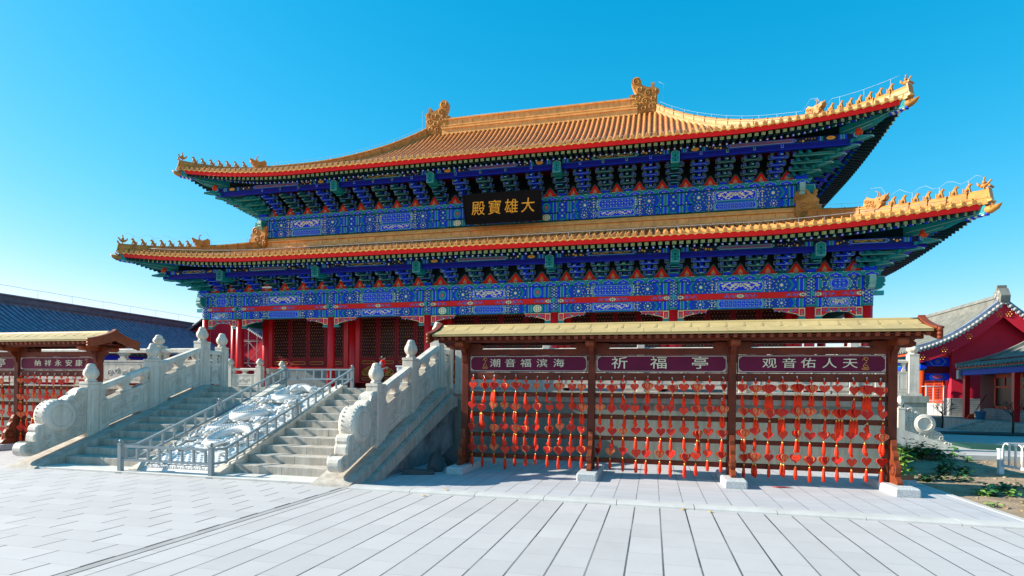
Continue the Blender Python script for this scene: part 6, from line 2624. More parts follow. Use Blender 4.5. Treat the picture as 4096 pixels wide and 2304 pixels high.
# ---- long grey-roofed side hall at the left
lh = thing('side_hall', 'long side hall with blue-grey tiled roof behind the left prayer rack', 'hall', (-36, 36, 0))
gable_roof(lh, -38, 6.55, -32.6, 3.85, 14, 58, GTILE, GTILP, sp=.36, nd=8, r=.095)
gable_roof(lh, -38, 6.55, -43.4, 3.85, 14, 58, GTILE, GTILP, sp=1.2, nd=4)
b = MB()
pr = [(-38.22, 6.3), (-38.22, 6.62), (-38.28, 6.64), (-38.28, 6.72), (-38.16, 6.75), (-38.16, 6.98), (-38.24, 7.0), (-38.24, 7.07), (-38.1, 7.12), (-37.9, 7.12), (-37.76, 7.07), (-37.76, 7.0), (-37.84, 6.98), (-37.84, 6.75), (-37.72, 6.72), (-37.72, 6.64), (-37.78, 6.62), (-37.78, 6.3)]
b.prism(pr, 'y', 14, 58, mat('grey_ridge', (.13, .15, .18), .8, .25, 3))
b.build('ridge', lh)
b = MB()
b.box(-42, -33.8, 14.4, 57.6, .4, 3.9, RWALL)
b.prism([(-42, 3.9), (-33.8, 3.9), (-38, 6.2)], 'y', 14.4, 57.6, RWALL)
b.build('wall', lh)
b = MB()
for i in range(110):
    y = 14.2 + i * .4
    b.box(-33.9, -32.85, y - .05, y + .05, 3.66, 3.76, TEAL)
b.box(-33.9, -32.9, 14, 58, 3.765, 3.80, ORANGE)
b.box(-33.78, -33.6, 14.2, 57.8, 3.25, 3.62, BLUE)
b.build('rafter_row', lh)
for i in range(12):
    b = MB()
    y = 15 + i * 3.8
    b.lathe([(.2, .4), (.19, 3.4)], (-33.3, y, 0), ORANGE, 12)
    b.build('column', lh)
b = MB()
b.box(-43, -32.4, 13.6, 58.4, -.3, .42, GRANITE)
b.build('plinth', lh)
b = MB()
b.tube([(-38, 14 + i * 1.1, 7.62 + .02 * (i % 2)) for i in range(41)], .012, WIRE, 4)
for i in range(20):
    b.tube([(-38, 14.5 + i * 2.2, 7.1), (-38, 14.5 + i * 2.2, 7.63)], .01, WIRE, 4)
b.build('conductor_wire', lh)

# ---- red building seen through the gallery
rb = thing('red_gabled_house', 'red-walled house with grey gable seen through the gallery left end of hall', 'house', (-33, 44, 0))
b = MB()
b.box(-40, -29.5, 40, 54, 0, 5.0, RWALL)
b.prism([(-40, 5.0), (-29.5, 5.0), (-34.75, 8.2)], 'y', 40, 54, RWALL)
b.build('wall', rb)
b = MB()
b.box(-39.5, -29.4, 39.94, 40, 0, 1.9, GTILE)
b.build('dado', rb)
gable_roof(rb, -34.75, 8.4, -28.6, 4.7, 39.4, 54.6, GTILE, GTILP, sp=.4, nd=6)
gable_roof(rb, -34.75, 8.4, -40.9, 4.7, 39.4, 54.6, GTILE, GTILP, sp=.8, nd=4)
b = MB()
for i in range(40):
    v = i / 39
    for sx in (-1, 1):
        x = -34.75 + sx * 6.15 * v
        z = 8.4 - 3.7 * v - .225 * math.sin(PI * v)
        b.lathe([(.10, -.02), (.10, .02)], (x, 39.36, z + .0), mat('pale_tile_end', (.4, .4, .37), .7, .15), 8, ax='y')
b.build('verge_tiles', rb)
DWIRE = mat('dull_scaffold_tube', (.22, .22, .22), .6, .2)
sc = thing('scaffold', 'thin metal scaffold standing against the red wall behind the gallery', 'scaffolding', (-31, 39, 0))
b = MB()
for x in (-32.6, -31.0, -29.4):
    for y in (38.4, 39.4):
        b.tube([(x, y, 0), (x, y, 6.2)], .022, DWIRE, 5)
for z in (1.8, 3.6, 5.4):
    for y in (38.4, 39.4):
        b.tube([(-32.6, y, z), (-29.4, y, z)], .02, DWIRE, 5)
for (x0, x1) in ((-32.6, -31.0), (-31.0, -29.4)):
    for z in (.2, 1.9, 3.7):
        b.tube([(x0, 38.4, z), (x1, 38.4, z + 1.6)], .016, DWIRE, 5)
        b.tube([(x1, 38.4, z), (x0, 38.4, z + 1.6)], .016, DWIRE, 5)
b.build('tube_frame', sc)

# ---- red side hall at the right, gable towards the camera
rh = thing('red_side_hall', 'red-walled side hall with light grey tiled roof and curved gable at the right', 'hall', (18, 40, .55))
GX, GZ = 18.25, 6.75
gable_roof(rh, GX, GZ, 13.75, 4.05, 35.9, 60, GTILL, mat('light_pan_tile', (.22, .225, .21), .85, .2, 3), sp=.32, nd=8, sag=.9, r=.07)
gable_roof(rh, GX, GZ, 22.75, 4.05, 35.9, 60, GTILL, MATS['light_pan_tile'], sp=.6, nd=6, sag=.9)


def vz(v):
    return GZ - 2.70 * v - .9 * math.sin(PI * v) * .5


# raised verge and round tile ends along the gable edge
for sx in (-1, 1):
    b = MB()
    for i in range(18):
        v0, v1 = i / 18, (i + 1) / 18
        b.bar((GX + sx * 4.5 * v0, 36.05, vz(v0) + .16), (GX + sx * 4.5 * v1, 36.05, vz(v1) + .16), .20, .22, GTILE)
    b.build('verge_ridge', rh)
b = MB()
PT = mat('pale_tile_end', (.4, .4, .37), .7, .15)
for sx in (-1, 1):
    for i in range(24):
        v = (i + .5) / 24
        x, z = GX + sx * 4.5 * v, vz(v)
        b.lathe([(.085, -.05), (.095, .03), (.095, .06)], (x, 35.88, z + .03), PT, 10, ax='y')
        v2 = (i + 1) / 24
        x2, z2 = GX + sx * 4.5 * v2, vz(v2)
        b.prism([(x2 - .08, z2 + .0), (x2 + .08, z2 + .0), (x2 + .06, z2 - .10), (x2, z2 - .15), (x2 - .06, z2 - .10)], 'y', 35.84, 35.88, PT)
b.build('verge_tiles', rh)
b = MB()
N = 18
for sx in (-1, 1):
    for i in range(N):
        v0, v1 = i / N, (i + 1) / N
        q = [(GX + sx * 4.45 * v0, vz(v0) - .10), (GX + sx * 4.45 * v1, vz(v1) - .10), (GX + sx * 4.45 * v1, vz(v1) - .80 + .1 * v1), (GX + sx * 4.45 * v0, vz(v0) - .80 + .1 * v0)]
        b.prism(q, 'y', 35.92, 36.0, BRED if False else RWALL)
for sx in (-1, 1):
    for v in (.05, .36, .62, .86):
        for k in range(6):
            a = k * PI / 3
            x, z = GX + sx * 4.45 * v + .13 * math.cos(a), vz(v) - .44 + .13 * math.sin(a)
            b.lathe([(.035, 0), (.03, .03), (.005, .045)], (x, 35.92, z), GILT, 6, ax='y')
        b.lathe([(.035, 0), (.03, .03), (.005, .045)], (GX + sx * 4.45 * v, 35.92, vz(v) - .44), GILT, 6, ax='y')
b.build('barge_board', rh)
b = MB()
wl, wr = 16.1, 20.6
pts = [(wl, 1.55), (wr, 1.55)] + [(GX + 4.5 * v, vz(v) - .5) for v in [.52 - .1 * k for k in range(6)]] + [(GX - 4.5 * v, vz(v) - .5) for v in [.1 * k for k in range(5)] + [.475]]
b.prism(pts, 'y', 36.5, 37.2, RWALL)
b.box(16.15, 20.5, 37.2, 59.5, .55, 4.6, RWALL)
b.build('gable_wall', rh)
b = MB()
b.box(wl - .04, wr + .04, 36.44, 37.2, .55, 1.56, BRICK)
for k in range(8):
    b.box(wl - .045, wr + .045, 36.435, 36.44, .62 + k * .12, .632 + k * .12, GTILP)
b.build('brick_dado', rh)
b = MB()
b.box(13.75, 23, 35.45, 60, -.1, .56, GRANITE)
b.box(13.70, 23.05, 35.40, 60, .46, .57, MARB2)
b.build('plinth', rh)
b = MB()
for i in range(70):
    y = 36.1 + i * .34
    b.box(13.9, 15.5, y - .05, y + .05, 3.86, 3.96, TEAL)
b.box(13.85, 16, 36.0, 59.5, 3.965, 3.99, ORANGE)
b.box(13.78, 13.86, 36.0, 59.5, 3.90, 4.0, ORANGE)
b.build('rafter_row', rh)
for i in range(6):
    b = MB()
    y = 36.85 + i * 4.2
    b.lathe([(.20, .56), (.19, 3.1)], (14.75, y, 0), ORANGE, 16)
    b.lathe([(.2, 3.1), (.2, 3.75)], (14.75, y, 0), TEAL, 16)
    b.build('column', rh)
b = MB()
b.box(14.6, 14.9, 36.5, 59, 3.2, 3.75, BLUE)
b.box(14.58, 14.92, 36.5, 59, 3.42, 3.52, TEAL)
b.box(14.95, 16.1, 36.72, 36.95, 3.35, 3.85, BLUE)
p = Paint(b, 36.72)
p.hexa(15.1, 15.95, 3.38, 3.82, .2, PLINE, 1)
p.hexa(15.14, 15.91, 3.40, 3.80, .19, BLUE, 2)
p.disc(15.52, 3.6, .13, LBLUE, 3, 10)
b.box(14.95, 16.1, 36.74, 36.93, 2.95, 3.34, DRED)
b.box(14.95, 16.1, 36.72, 36.95, 2.55, 2.94, BLUE)
p.hexa(15.1, 15.95, 2.57, 2.92, .2, TEAL, 1)
p.hexa(15.14, 15.91, 2.59, 2.90, .19, BLUE, 2)
p.hexa(15.25, 15.8, 2.64, 2.86, .12, PINK, 3)
b.build('painted_beam', rh)
b = MB()
for j in range(6):
    y0 = 37.25 + j * 1.05
    b.box(16.02, 16.10, y0, y0 + 1.0, 1.25, 2.9, ORANGE)
    b.box(16.0, 16.02, y0 + .12, y0 + .88, 1.5, 2.75, LAT)
    for k in range(9):
        b.bar((15.99, y0 + .12, 1.5 + k * .15), (15.99, y0 + .88, 1.5 + k * .15 + .0), .02, .02, ORANGE)
    for k in range(6):
        b.bar((15.99, y0 + .12 + k * .15, 1.5), (15.99, y0 + .12 + k * .15, 2.75), .02, .02, ORANGE)
b.build('lattice_window', rh)
b = MB()
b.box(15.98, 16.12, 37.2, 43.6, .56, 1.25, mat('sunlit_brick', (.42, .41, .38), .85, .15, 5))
b.build('brick_base', rh)
b = MB()
pr = [(GX - .2, GZ - .2), (GX - .2, GZ + .22), (GX - .26, GZ + .26), (GX - .16, GZ + .46), (GX + .16, GZ + .46), (GX + .26, GZ + .26), (GX + .2, GZ + .22), (GX + .2, GZ - .2)]
b.prism(pr, 'y', 36.2, 60, GTILL)
b.prism([(35.8, GZ), (35.75, GZ + .35), (35.9, GZ + .62), (36.0, GZ + .78), (36.1, GZ + .62), (36.12, GZ + .95), (36.25, GZ + .95), (36.27, GZ + .65), (36.5, GZ + .6), (36.55, GZ)], 'x', GX - .22, GX + .22, GTILL)
for (u, v, r) in ((36.0, .5, .12), (36.3, .4, .12), (36.05, .2, .1)):
    scroll(b, (GX - .23, u, GZ + v), r, 1.4, PT, .03, 'x', 1, .2)
b.build('ridge', rh)
# scaffold in the porch
s2 = thing('scaffold', 'small tubular scaffold in front of the sunlit lattice at the right hall porch', 'scaffolding', (15, 36, .56))
b = MB()
for x in (14.85, 15.7):
    for y in (36.4, 37.6):
        b.tube([(x, y, .57), (x, y, 2.25)], .025, WIRE, 5)
for z in (1.4, 2.2):
    for y in (36.4, 37.6):
        b.tube([(14.6, y, z), (15.9, y, z)], .022, WIRE, 5)
b.tube([(14.85, 36.4, .6), (15.7, 36.4, 1.4)], .02, WIRE, 5)
b.tube([(15.7, 36.4, .6), (14.85, 36.4, 1.4)], .02, WIRE, 5)
b.build('tube_frame', s2)

# ---- lower house at the right edge
er = thing('small_side_house', 'low red and grey side house with dark window at the right edge', 'house', (17, 29, .55))
gable_roof(er, 18.9, 4.85, 15.05, 3.12, 23.6, 33.6, GTILL, MATS['light_pan_tile'], sp=.30, nd=7, sag=.55, r=.07)
gable_roof(er, 18.9, 4.85, 22.7, 3.12, 23.6, 33.6, GTILL, MATS['light_pan_tile'], sp=.6, nd=4)
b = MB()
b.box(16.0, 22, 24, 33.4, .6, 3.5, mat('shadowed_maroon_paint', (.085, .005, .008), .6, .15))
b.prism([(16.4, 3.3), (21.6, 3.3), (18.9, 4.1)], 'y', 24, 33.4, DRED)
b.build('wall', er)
b = MB()
b.box(15.96, 16.0, 24, 33.0, .56, 1.10, BRICK)
for k in range(4):
    b.box(15.955, 15.96, 24, 33.0, .66 + k * .11, .67 + k * .11, PT)
b.build('brick_dado', er)
for j, (ya, yb) in enumerate(((29.7, 32.0), (26.4, 28.7))):
    b = MB()
    b.box(15.90, 16.0, ya, yb, 1.10, 1.22, ORANGE)
    b.box(15.90, 16.0, ya, yb, 2.55, 2.75, ORANGE)
    b.box(15.90, 16.0, ya, yb, 2.08, 2.16, ORANGE)
    for y in (ya, yb - .1):
        b.box(15.90, 16.0, y, y + .1, 1.10, 2.75, ORANGE)
    for k in (1, 2):
        y = ya + (yb - ya) * k / 3
        b.box(15.92, 16.0, y - .03, y + .03, 2.16, 2.55, ORANGE)
    w = b.build('window', er)
    b = MB()
    b.box(15.95, 15.97, ya + .1, yb - .1, 1.22, 2.56, GLASS)
    b.build('pane', w)
for y in (33.2, 29.2, 25.9):
    b = MB()
    b.box(15.2, 15.42, y - .1, y + .1, .56, 2.85, RED)
    b.build('post', er)
b = MB()
b.box(15.15, 15.45, 23.8, 33.4, 2.72, 2.98, DBLUE)
for i in range(52):
    y = 23.8 + i * .19
    b.box(15.06, 15.9, y - .035, y + .035, 2.99, 3.06, LTEAL)
b.box(15.04, 15.9, 23.6, 33.6, 3.062, 3.10, ORANGE)
b.build('eave', er)
b = MB()
for sx, xa, xb in ((-1, 18.9, 15.0),):
    for i in range(10):
        v0, v1 = i / 10, (i + 1) / 10
        zf = lambda v: 4.85 - 1.73 * v - .275 * math.sin(PI * v)
        b.bar((18.9 - 3.9 * v0, 33.55, zf(v0) + .12), (18.9 - 3.9 * v1, 33.55, zf(v1) + .12), .18, .18, GTILL)
b.box(15.05, 15.6, 33.42, 33.62, 2.55, 2.98, MARB2)
b.build('verge_ridge', er)
b = MB()
b.box(14.6, 22, 24, 34.0, -.1, .55, GRANITE)
for k in range(4):
    b.box(14.6 - .35 * (4 - k), 14.6, 26.0, 30.2, -.05, .12 * (k + 1), GRANITE)
b.prism([(13.1, 0), (14.6, .52), (14.6, .60), (13.0, .07)], 'y', 30.2, 30.45, GRANITE)
b.build('plinth', er)

# ---- small things in the right-hand court
bk = thing('bucket', 'light blue plastic bucket by the corner of the low side house', 'bucket', (15.35, 32.2, .55))
b = MB()
BL = mat('blue_plastic', (.08, .30, .52), .4, .08)
b.lathe([(.16, .56), (.21, .93), (.22, .93), (.22, .95), (.19, .95), (.15, .60)], (15.35, 32.0, 0), BL, 16)
b.build('pail', bk)
b = MB()
b.tube([(15.35 + .21 * math.cos(t), 32.0, .94 + .12 * math.sin(t)) for t in [PI * k / 10 for k in range(11)]], .012, WIRE, 5)
b.build('handle', bk)
br = thing('broom', 'broom leaning against the house wall behind the blue bucket', 'broom', (15.5, 32.3, .55))
b = MB()
b.tube([(15.15, 32.4, .62), (15.8, 32.45, 1.75)], .02, WOODL, 6)
b.build('handle', br)
b = MB()
b.hexa([(14.95, 32.3, .56), (15.25, 32.3, .56), (15.25, 32.5, .56), (14.95, 32.5, .56)], [(15.1, 32.35, .80), (15.25, 32.35, .80), (15.25, 32.45, .80), (15.1, 32.45, .80)], TASS)
b.build('bristles', br)


def bare_tree(x, y, h, seed, label):
    t = thing('bare_tree', label, 'tree', (x, y, 0), 'young bare trees in the courtyard')
    r = random.Random(seed)
    BARK = mat('dark_bark', (.045, .035, .03), .9, .2, 8)
    b = MB()
    b.tube([(x, y, -.05), (x + .02, y, h * .28), (x - .02, y, h * .55)], [.05, .04, .034], BARK, 7)
    b.build('trunk', t)
    b = MB()

    def grow(p, d, L, rad_, lv):
        q = p + d * L
        mid = p.lerp(q, .5) + Vector((r.uniform(-1, 1), r.uniform(-1, 1), 0)) * L * .08
        b.tube([p, mid, q], [rad_, rad_ * .8, rad_ * .6], BARK, 5)
        if lv:
            for k in range(r.choice((2, 3))):
                dd = (d + Vector((r.uniform(-.8, .8), r.uniform(-.8, .8), r.uniform(-.1, .5)))).normalized()
                grow(q, dd, L * r.uniform(.6, .85), rad_ * .6, lv - 1)
    for k in range(6):
        a = k * 1.05 + r.uniform(-.3, .3)
        grow(Vector((x - .02, y, h * (.42 + .025 * k))), Vector((math.cos(a) * .8, math.sin(a) * .8, .75)).normalized(), h * .17, .02, 3)
    b.build('branches', t)


bare_tree(15.05, 35.0, 1.55, 3, 'young bare tree against the plinth of the red side hall')
bare_tree(15.4, 29.55, 1.75, 9, 'young bare tree in front of the steps at the right edge')
b = MB()
b.prism([(15.4 + 3.6 * math.cos(a), 29.6 + .85 * math.sin(a)) for a in [2 * PI * k / 24 for k in range(24)]], 'z', -.006, .03, mat('wet_soil', (.05, .06, .06), .95, .3, 3, .4, 10))
tag(b.build('tree_bed'), 'dark oval earth bed round the bare tree at the right edge', 'flower bed')

# the right-hand court lies lower and farther away than its size suggests
for o in list(COL.objects):
    if o.parent is None and o.name in (rh.name, er.name, bk.name, br.name, s2.name):
        o.scale = (1.6,) * 3
        o.location = Vector((0, 0, 1.6)) + (o.location - Vector((0, 0, 1.6))) * 1.6
for o in list(COL.objects):
    if o.parent is None and o.name.startswith('bare_tree'):
        k = 1.50 if o.location.y > 32 else 1.30
        o.scale = (k,) * 3
        o.location = Vector((0, 0, 1.6)) + (o.location - Vector((0, 0, 1.6))) * k
    if o.name.startswith('tree_bed'):
        k = 1.30
        o.scale = (k,) * 3
        o.location = Vector((0, 0, 1.6 - 1.6 * k + .02))

# white hooped fence
fe = thing('hooped_fence', 'low white painted metal fence with hooped tops at the right edge of the soil bed', 'fence', (7.4, 14.2, 0))
WP = mat('white_metal', (.74, .75, .74), .45, .1, 5)
b = MB()
b.box(7.24, 7.33, 14.34, 14.43, -.04, .50, WP)
b.box(7.23, 7.34, 14.33, 14.44, .49, .51, WP)
b.build('post', fe)
p0 = Vector((7.29, 14.33, 0))
p1 = Vector((7.38, 11.6, 0))
dd = (p1 - p0).normalized()
b = MB()
for z in (.16,):
    b.bar(p0 + Vector((0, 0, z)), p1 + Vector((0, 0, z)), .03, .05, WP)
b.build('rail', fe)
n = 13
for i in range(n):
    c = p0 + dd * (.12 + i * .20)
    b = MB()
    w = .115
    pts = [c - dd * w + Vector((0, 0, .16)), c - dd * w + Vector((0, 0, .5))] + [c - dd * w * math.cos(t) + Vector((0, 0, .5 + w * 1.2 * math.sin(t))) for t in [PI * k / 8 for k in range(1, 8)]] + [c + dd * w + Vector((0, 0, .5)), c + dd * w + Vector((0, 0, .16))]
    b.tube(pts, .014, WP, 6)
    b.build('hoop', fe)

# ----------------------------------------------------------------- planting
LEAF = [mat('leaf_dark', (.028, .095, .026), .5, .3, 12), mat('leaf_mid', (.07, .19, .04), .5, .3, 12), mat('leaf_bright', (.19, .34, .06), .5, .25, 12)]
STEM = mat('green_stem', (.07, .12, .04), .7, .2)


def leafy(name, label, cat, c, rx, ry, h, n, size, tones, seed, group=None, upright=False, z0=0.0):
    r = random.Random(seed)
    t = thing(name, label, cat, (c[0], c[1], z0 - .03), group)
    b = MB()
    st = MB()
    ns = max(4, n // 14)
    stems = []
    for k in range(ns):
        a = r.uniform(0, 6.28)
        q = math.sqrt(r.random())
        x, y = c[0] + rx * q * math.cos(a), c[1] + ry * q * math.sin(a)
        z = h * (1 - .65 * q * q) * r.uniform(.55, 1.05)
        base = (c[0] + (x - c[0]) * (.3 if upright else .65), c[1] + (y - c[1]) * (.3 if upright else .65), z0 - .04)
        z += z0
        st.tube([base, (x, y, z)], [.008, .004], STEM, 4)
        stems.append((Vector(base), Vector((x, y, z))))
    for k in range(n):
        s0, s1 = stems[k % ns]
        p = s0.lerp(s1, r.uniform(.35, 1.05)) + Vector((r.uniform(-1, 1), r.uniform(-1, 1), r.uniform(-.4, .6))) * size * 1.1
        p.z = max(p.z, z0)
        a = r.uniform(0, 6.28)
        tilt = r.uniform(-.2, .75)
        d = Vector((math.cos(a), math.sin(a), -math.sin(tilt) * .6))
        sd_ = Vector((-math.sin(a), math.cos(a), r.uniform(-.3, .3)))
        s_ = size * r.uniform(.6, 1.3)
        up = Vector((0, 0, 1)) * s_ * .12
        pts = [p, p + d * s_ * .25 + sd_ * s_ * .42, p + d * s_ * .55 + sd_ * s_ * .50 + up * .4, p + d * s_ * .85 + sd_ * s_ * .25, p + d * s_ * 1.15 - up, p + d * s_ * .85 - sd_ * s_ * .25, p + d * s_ * .55 - sd_ * s_ * .50 + up * .4, p + d * s_ * .25 - sd_ * s_ * .42]
        mid = p + d * s_ * .6 - up * .6
        m = r.choices(LEAF, tones)[0]
        b.add(pts + [mid], [(i, (i + 1) % 8, 8) for i in range(8)], m)
    st.build('stems', t)
    b.build('foliage', t)
    return t


leafy('leafy_shrub', 'wide dark green leafy shrub below the side stair drum stone', 'shrub', (6.75, 17.0), 1.15, .45, .48, 620, .11, (4, 3, .6), 1)
leafy('leafy_shrub', 'dark green shrub half hidden behind the right end post of the rack', 'shrub', (5.55, 15.9), .5, .5, .34, 200, .10, (4, 2, .3), 2)
leafy('leafy_shrub', 'reddish-dark low shrub in shadow in the middle of the soil bed', 'shrub', (6.05, 13.9), .42, .35, .30, 190, .085, (5, 1, 0), 4)
leafy('ground_vine', 'dark trailing vine in shadow in front of the middle shrub', 'vine', (5.45, 12.75), .55, .25, .14, 120, .085, (5, 2, .2), 5)
leafy('young_plant', 'young bright green plant with broad leaves just behind the orange brick by the rack', 'plant', (4.76, 12.72), .20, .16, .80, 85, .125, (.2, 1.5, 5), 6, upright=True)
leafy('ground_vine', 'sunlit pale green vine patch nearest the paving edge', 'vine', (5.55, 11.05), .38, .22, .10, 110, .075, (.2, 2, 4), 7)
leafy('ground_vine', 'dark green vine tuft behind the sunlit vine patch', 'vine', (6.0, 11.7), .35, .2, .13, 90, .08, (4, 2, .3), 8)
leafy('ground_vine', 'bright green vine trailing along the right picture edge', 'vine', (6.05, 10.15), .62, .30, .16, 240, .085, (.4, 2.5, 4), 9)
leafy('ground_vine', 'small bright sprout at the foot of the far bed kerb', 'sprout', (7.75, 16.6), .14, .12, .14, 30, .07, (.2, 2, 3), 10)
leafy('ground_vine', 'thin sprig growing at the corner of the paving edge', 'sprout', (5.0, 9.95), .12, .15, .07, 18, .05, (.2, 2, 3), 12)
# clods of soil
b = MB()
r = random.Random(2)
for k in range(260):
    x, y = r.uniform(4.9, 9.5), r.uniform(9, 17.3)
    s_ = r.uniform(.012, .045) * (1.5 if y > 16.3 else 1)
    b.ball((x, y, -.03), s_, DIRT, 3, (1, 1.2, .7))
tag(b.build('soil_clods'), kind='stuff')

bs = thing('brick_stack', 'one orange brick on a grey stone beside the right end of the rack', 'bricks', (4.55, 11.7, 0))
b = MB()
b.bbox(4.36, 4.62, 11.62, 11.82, 0, .10, GRAN2, .015)
b.build('stone', bs)
b = MB()
b.bbox(4.36, 4.58, 11.64, 11.80, .10, .175, mat('orange_brick', (.46, .16, .08), .85, .15, 8), .008)
b.build('brick', bs)

# loose stone slabs beside the staircase
DKS = mat('dark_rubble', (.09, .085, .085), .9, .2, 4, .2, 20)
for (x, y, z, sx, sy, sz, rx, ry, rz, lb) in ((-4.35, 10.15, .03, .30, .14, .06, 0, 4, 20, 'flat dark stone slab lying in the shadow beside the staircase'),
                                              (-4.22, 10.75, .13, .15, .32, .09, 24, 38, 30, 'tilted dark stone slab leaning beside the staircase, middle of three'),
                                              (-4.18, 11.55, .17, .18, .30, .11, 18, 52, 20, 'upright dark stone slab leaning on the staircase wall, farthest of three')):
    b = MB()
    b.T = Matrix.Translation((x, y, z)) @ Matrix.Rotation(rad(rz), 4, 'Z') @ Matrix.Rotation(rad(ry), 4, 'Y') @ Matrix.Rotation(rad(rx), 4, 'X')
    b.bbox(-sx, sx, -sy, sy, -sz / 2 - .02, sz / 2 + .02, DKS, .012)
    tag(b.build('stone_slab'), lb, 'stone slab', 'loose stone slabs beside the staircase')
b = MB()
b.T = Matrix.Translation((-3.45, 12.6, .03)) @ Matrix.Rotation(rad(-3), 4, 'Z')
b.bbox(-.95, .95, -.28, .28, -.03, .025, MARBLE, .01)
tag(b.build('marble_slab'), 'thin white marble slab lying on the paving behind the shadowed panel of the rack', 'stone slab')
b = MB()
b.tube([(2.02, 10.62, .012), (2.12, 10.60, .014), (2.22, 10.64, .012), (2.36, 10.60, .014)], [.008, .018, .02, .006], HEARTC, 6, flat=.5)
tag(b.build('fallen_ribbon'), 'red ribbon fallen on the paving in the shadow of the rack', 'ribbon')
LY = mat('fallen_leaf', (.55, .36, .05), .7, .2)
for (x, y, a, lb) in ((-3.35, 8.02, .3, 'yellow fallen leaf on the paving below the kerb near the stairs'), (-3.1, 8.33, 1.2, 'yellow fallen leaf lying on the kerb near the stairs'), (.42, 8.16, .8, 'small brown leaf by the kerb in front of the third stone block'), (.78, 8.1, 2.2, 'curled brown leaf against the kerb right of the third stone block')):
    b = MB()
    b.T = Matrix.Translation((x, y, .006 if y < 8.25 else .062)) @ Matrix.Rotation(a, 4, 'Z')
    b.add([(-.04, 0, 0), (-.01, -.024, .008), (.03, -.014, .004), (.045, 0, .012), (.03, .016, .004), (-.01, .022, .010)], [tuple(range(6))], LY)
    tag(b.build('fallen_leaf'), lb, 'leaf', 'fallen leaves on the paving')

# ash bin on the terrace
ab = thing('ash_bin', 'pale square-headed ash bin on a post in front of the hall doors', 'bin', (-12.1, 26, F0))
b = MB()
AB = mat('pale_enamel', (.55, .58, .58), .45, .1)
b.bbox(-12.34, -12.0, 25.9, 26.2, 2.52, 2.80, AB, .04)
b.bbox(-12.38, -11.96, 25.86, 26.24, 2.76, 2.82, AB, .015)
b.build('bin_head', ab)
b = MB()
b.lathe([(.14, F0), (.13, F0 + .04), (.055, F0 + .08), (.055, 2.46), (.10, 2.53)], (-12.17, 26.05, 0), AB, 12)
b.build('post', ab)
# small lamp tube under the eaves at left
b = MB()
b.box(CX - 13.3, CX - 12.72, YF - .95, YF - .85, 7.36, 7.43, PWHITE)
tag(b.build('lamp_tube'), 'short white lamp tube fixed under the lower eaves near the left end', 'lamp')

# ----------------------------------------------------------------- person
pe = thing('person', 'person in red vest with grey sleeves and red scarf standing before the hall doors', 'person', (-13.15, 26, F0))
SKIN = mat('skin', (.50, .27, .18), .5, .05)
HAIR = mat('hair_dark', (.02, .013, .010), .45, .1)
TROU = mat('trousers_black', (.015, .015, .018), .8, .1)
SLV = mat('sleeve_grey', (.42, .43, .46), .8, .1)
VEST = mat('vest_red', (.55, .02, .02), .7, .1)
PX, PY = -13.15, 26.0


def skin_body(name, joints, edges, mtl, parent, sub=2):
    me = bpy.data.meshes.new(name)
    me.from_pydata([(j[0] - ORG[parent.name][0] if True else 0, j[1] - ORG[parent.name][1], j[2] - ORG[parent.name][2]) for j in joints], edges, [])
    o = bpy.data.objects.new(name, me)
    COL.objects.link(o)
    o.parent = parent
    ORG[o.name] = ORG[parent.name]
    sk = o.modifiers.new('skin', 'SKIN')
    sk.use_smooth_shade = True
    lay = me.skin_vertices[0].data if me.skin_vertices else None
    if lay is None:
        return o
    for i, j in enumerate(joints):
        lay[i].radius = (j[3], j[4] if len(j) > 4 else j[3])
        lay[i].use_root = (i == 0)
    sb = o.modifiers.new('smooth', 'SUBSURF')
    sb.levels = sub
    sb.render_levels = sub
    me.materials.append(mtl)
    return o


def bake(o, mtl):
    dg_ = bpy.context.evaluated_depsgraph_get()
    me = bpy.data.meshes.new_from_object(o.evaluated_get(dg_))
    o.modifiers.clear()
    o.data = me
    me.materials.clear()
    me.materials.append(mtl)
    for p_ in me.polygons:
        p_.use_smooth = True
    return o


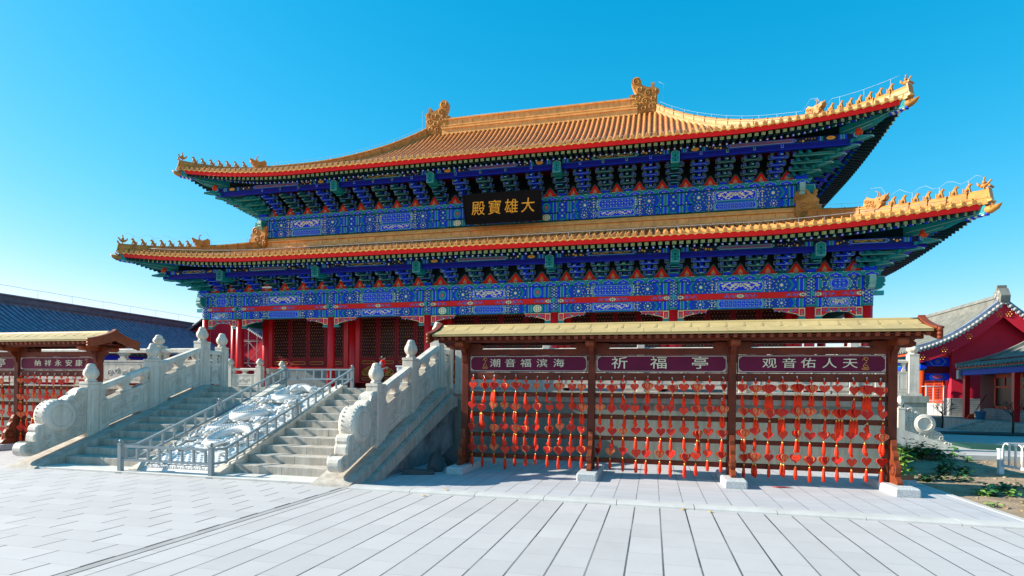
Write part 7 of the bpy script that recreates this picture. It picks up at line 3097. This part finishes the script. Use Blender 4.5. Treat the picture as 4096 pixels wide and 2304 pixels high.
def make_person():
    z = F0

    def J(dx, dy, dz_, r, r2=None):
        return (PX + dx, PY + dy, z + dz_, r) if r2 is None else (PX + dx, PY + dy, z + dz_, r, r2)
    # facing +x (dx forward), y sideways
    jo = [J(0, 0, .92, .125, .15), J(.0, 0, 1.08, .11, .135), J(.0, 0, 1.28, .12, .165), J(-.01, 0, 1.385, .065, .10), J(.0, 0, 1.43, .05), J(.02, 0, 1.475, .05)]
    ed = [(0, 1), (1, 2), (2, 3), (3, 4), (4, 5)]
    for sy, sw in ((-1, .07), (1, -.06)):
        b0 = len(jo)
        jo += [J(0, sy * .085, .84, .10), J(sw * .5, sy * .095, .50, .066), J(sw * .2, sy * .10, .44, .062), J(sw * -.4, sy * .10, .09, .042), J(sw * -.4 + .04, sy * .10, .045, .045, .035), J(sw * -.4 + .17, sy * .11, .035, .04, .025)]
        ed += [(0, b0)] + [(b0 + k, b0 + k + 1) for k in range(5)]
        a0 = len(jo)
        jo += [J(-.01, sy * .17, 1.35, .062), J(-.04, sy * .215, 1.10, .048), J(.02, sy * .21, .98, .042), J(.16, sy * .12, 1.06, .032), J(.19, sy * .09, 1.08, .026), J(.235, sy * .06, 1.09, .030, .018)]
        ed += [(2, a0)] + [(a0 + k, a0 + k + 1) for k in range(5)]
        h = a0 + 5
        for f_ in range(5):
            f0 = len(jo)
            oz = (-.024 + .016 * f_)
            L = (.05, .075, .085, .08, .065)[f_]
            if f_ == 4:
                jo += [J(.215, sy * .075 - .0, 1.115, .011), J(.235, sy * .06, 1.145, .009)]
                ed += [(a0 + 4, f0), (f0, f0 + 1)]
                continue
            jo += [J(.255, sy * .045, 1.088 + oz, .010), J(.255 + L * .55, sy * .03, 1.085 + oz, .009), J(.255 + L * .8, sy * .005, 1.08 + oz, .008)]
            ed += [(h, f0), (f0, f0 + 1), (f0 + 1, f0 + 2)]
    o = skin_body('body', jo, ed, SKIN, pe, 2)
    bake(o, SKIN)
    me = o.data
    for m_ in (TROU, SLV, VEST):
        me.materials.append(m_)
    og = ORG[pe.name]
    for p_ in me.polygons:
        c = p_.center
        zz = c.z + og.z - z
        lat = abs(c.y + og.y - PY)
        fw = c.x + og.x - PX
        if zz < .87 and not (fw > .13 and zz > .8):
            p_.material_index = 1
        elif zz < 1.43 and (lat > .15 or fw > .125) and fw < .19:
            p_.material_index = 2
        elif zz < 1.42 and fw < .16:
            p_.material_index = 3
    # head with face
    b = MB()
    hc = (PX + .035, PY, z + 1.555)
    b.ball(hc, .098, SKIN, 14, (1.0, .80, 1.18))
    b.tube([(hc[0] + .085, PY, hc[2] + .015), (hc[0] + .118, PY, hc[2] - .02), (hc[0] + .09, PY, hc[2] - .03)], [.010, .016, .008], SKIN, 6)
    b.ball((hc[0] + .072, PY, hc[2] - .085), .034, SKIN, 7, (1, 1, .8))
    for sy in (-1, 1):
        b.ball((hc[0] + .083, PY + sy * .032, hc[2] + .008), .012, PWHITE, 6)
        b.ball((hc[0] + .092, PY + sy * .032, hc[2] + .008), .006, BLACK, 5)
        b.ball((hc[0] - .005, PY + sy * .079, hc[2] - .005), .022, SKIN, 6, (.8, .5, 1.3))
    b.tube([(hc[0] + .086, PY - .024, hc[2] - .055), (hc[0] + .097, PY, hc[2] - .056), (hc[0] + .086, PY + .024, hc[2] - .055)], .007, HEARTC, 5)
    b.build('head', pe)
    b = MB()
    b.ball((hc[0] - .018, PY, hc[2] + .022), .108, HAIR, 12, (1.0, .86, 1.1))
    b.ball((hc[0] - .115, PY, hc[2] + .045), .035, HAIR, 7)
    b.tube([(hc[0] - .12, PY, hc[2] + .04), (hc[0] - .165, PY, hc[2] - .03), (hc[0] - .16, PY, hc[2] - .14), (hc[0] - .14, PY, hc[2] - .2)], [.03, .036, .028, .008], HAIR, 7)
    b.build('hair', pe)
    b = MB()
    pts = [(PX + .02 + .085 * math.cos(t), PY + .085 * math.sin(t), z + 1.425 + .012 * math.sin(3 * t)) for t in [2 * PI * k / 16 for k in range(17)]]
    b.tube(pts, .042, FASC, 7)
    b.tube([(PX + .10, PY - .02, z + 1.42), (PX + .135, PY - .03, z + 1.33), (PX + .13, PY - .03, z + 1.22)], [.045, .05, .035], FASC, 7)
    b.build('scarf', pe)
    b = MB()
    b.lathe([(.175, .83), (.17, .90), (.15, 1.05), (.155, 1.2), (.16, 1.3), (.12, 1.39), (.07, 1.42)], (PX, PY, z), VEST, 18)
    o2 = b.build('vest', pe)
    for v in o2.data.vertices:
        v.co.x *= .86
        v.co.y *= 1.06


make_person()
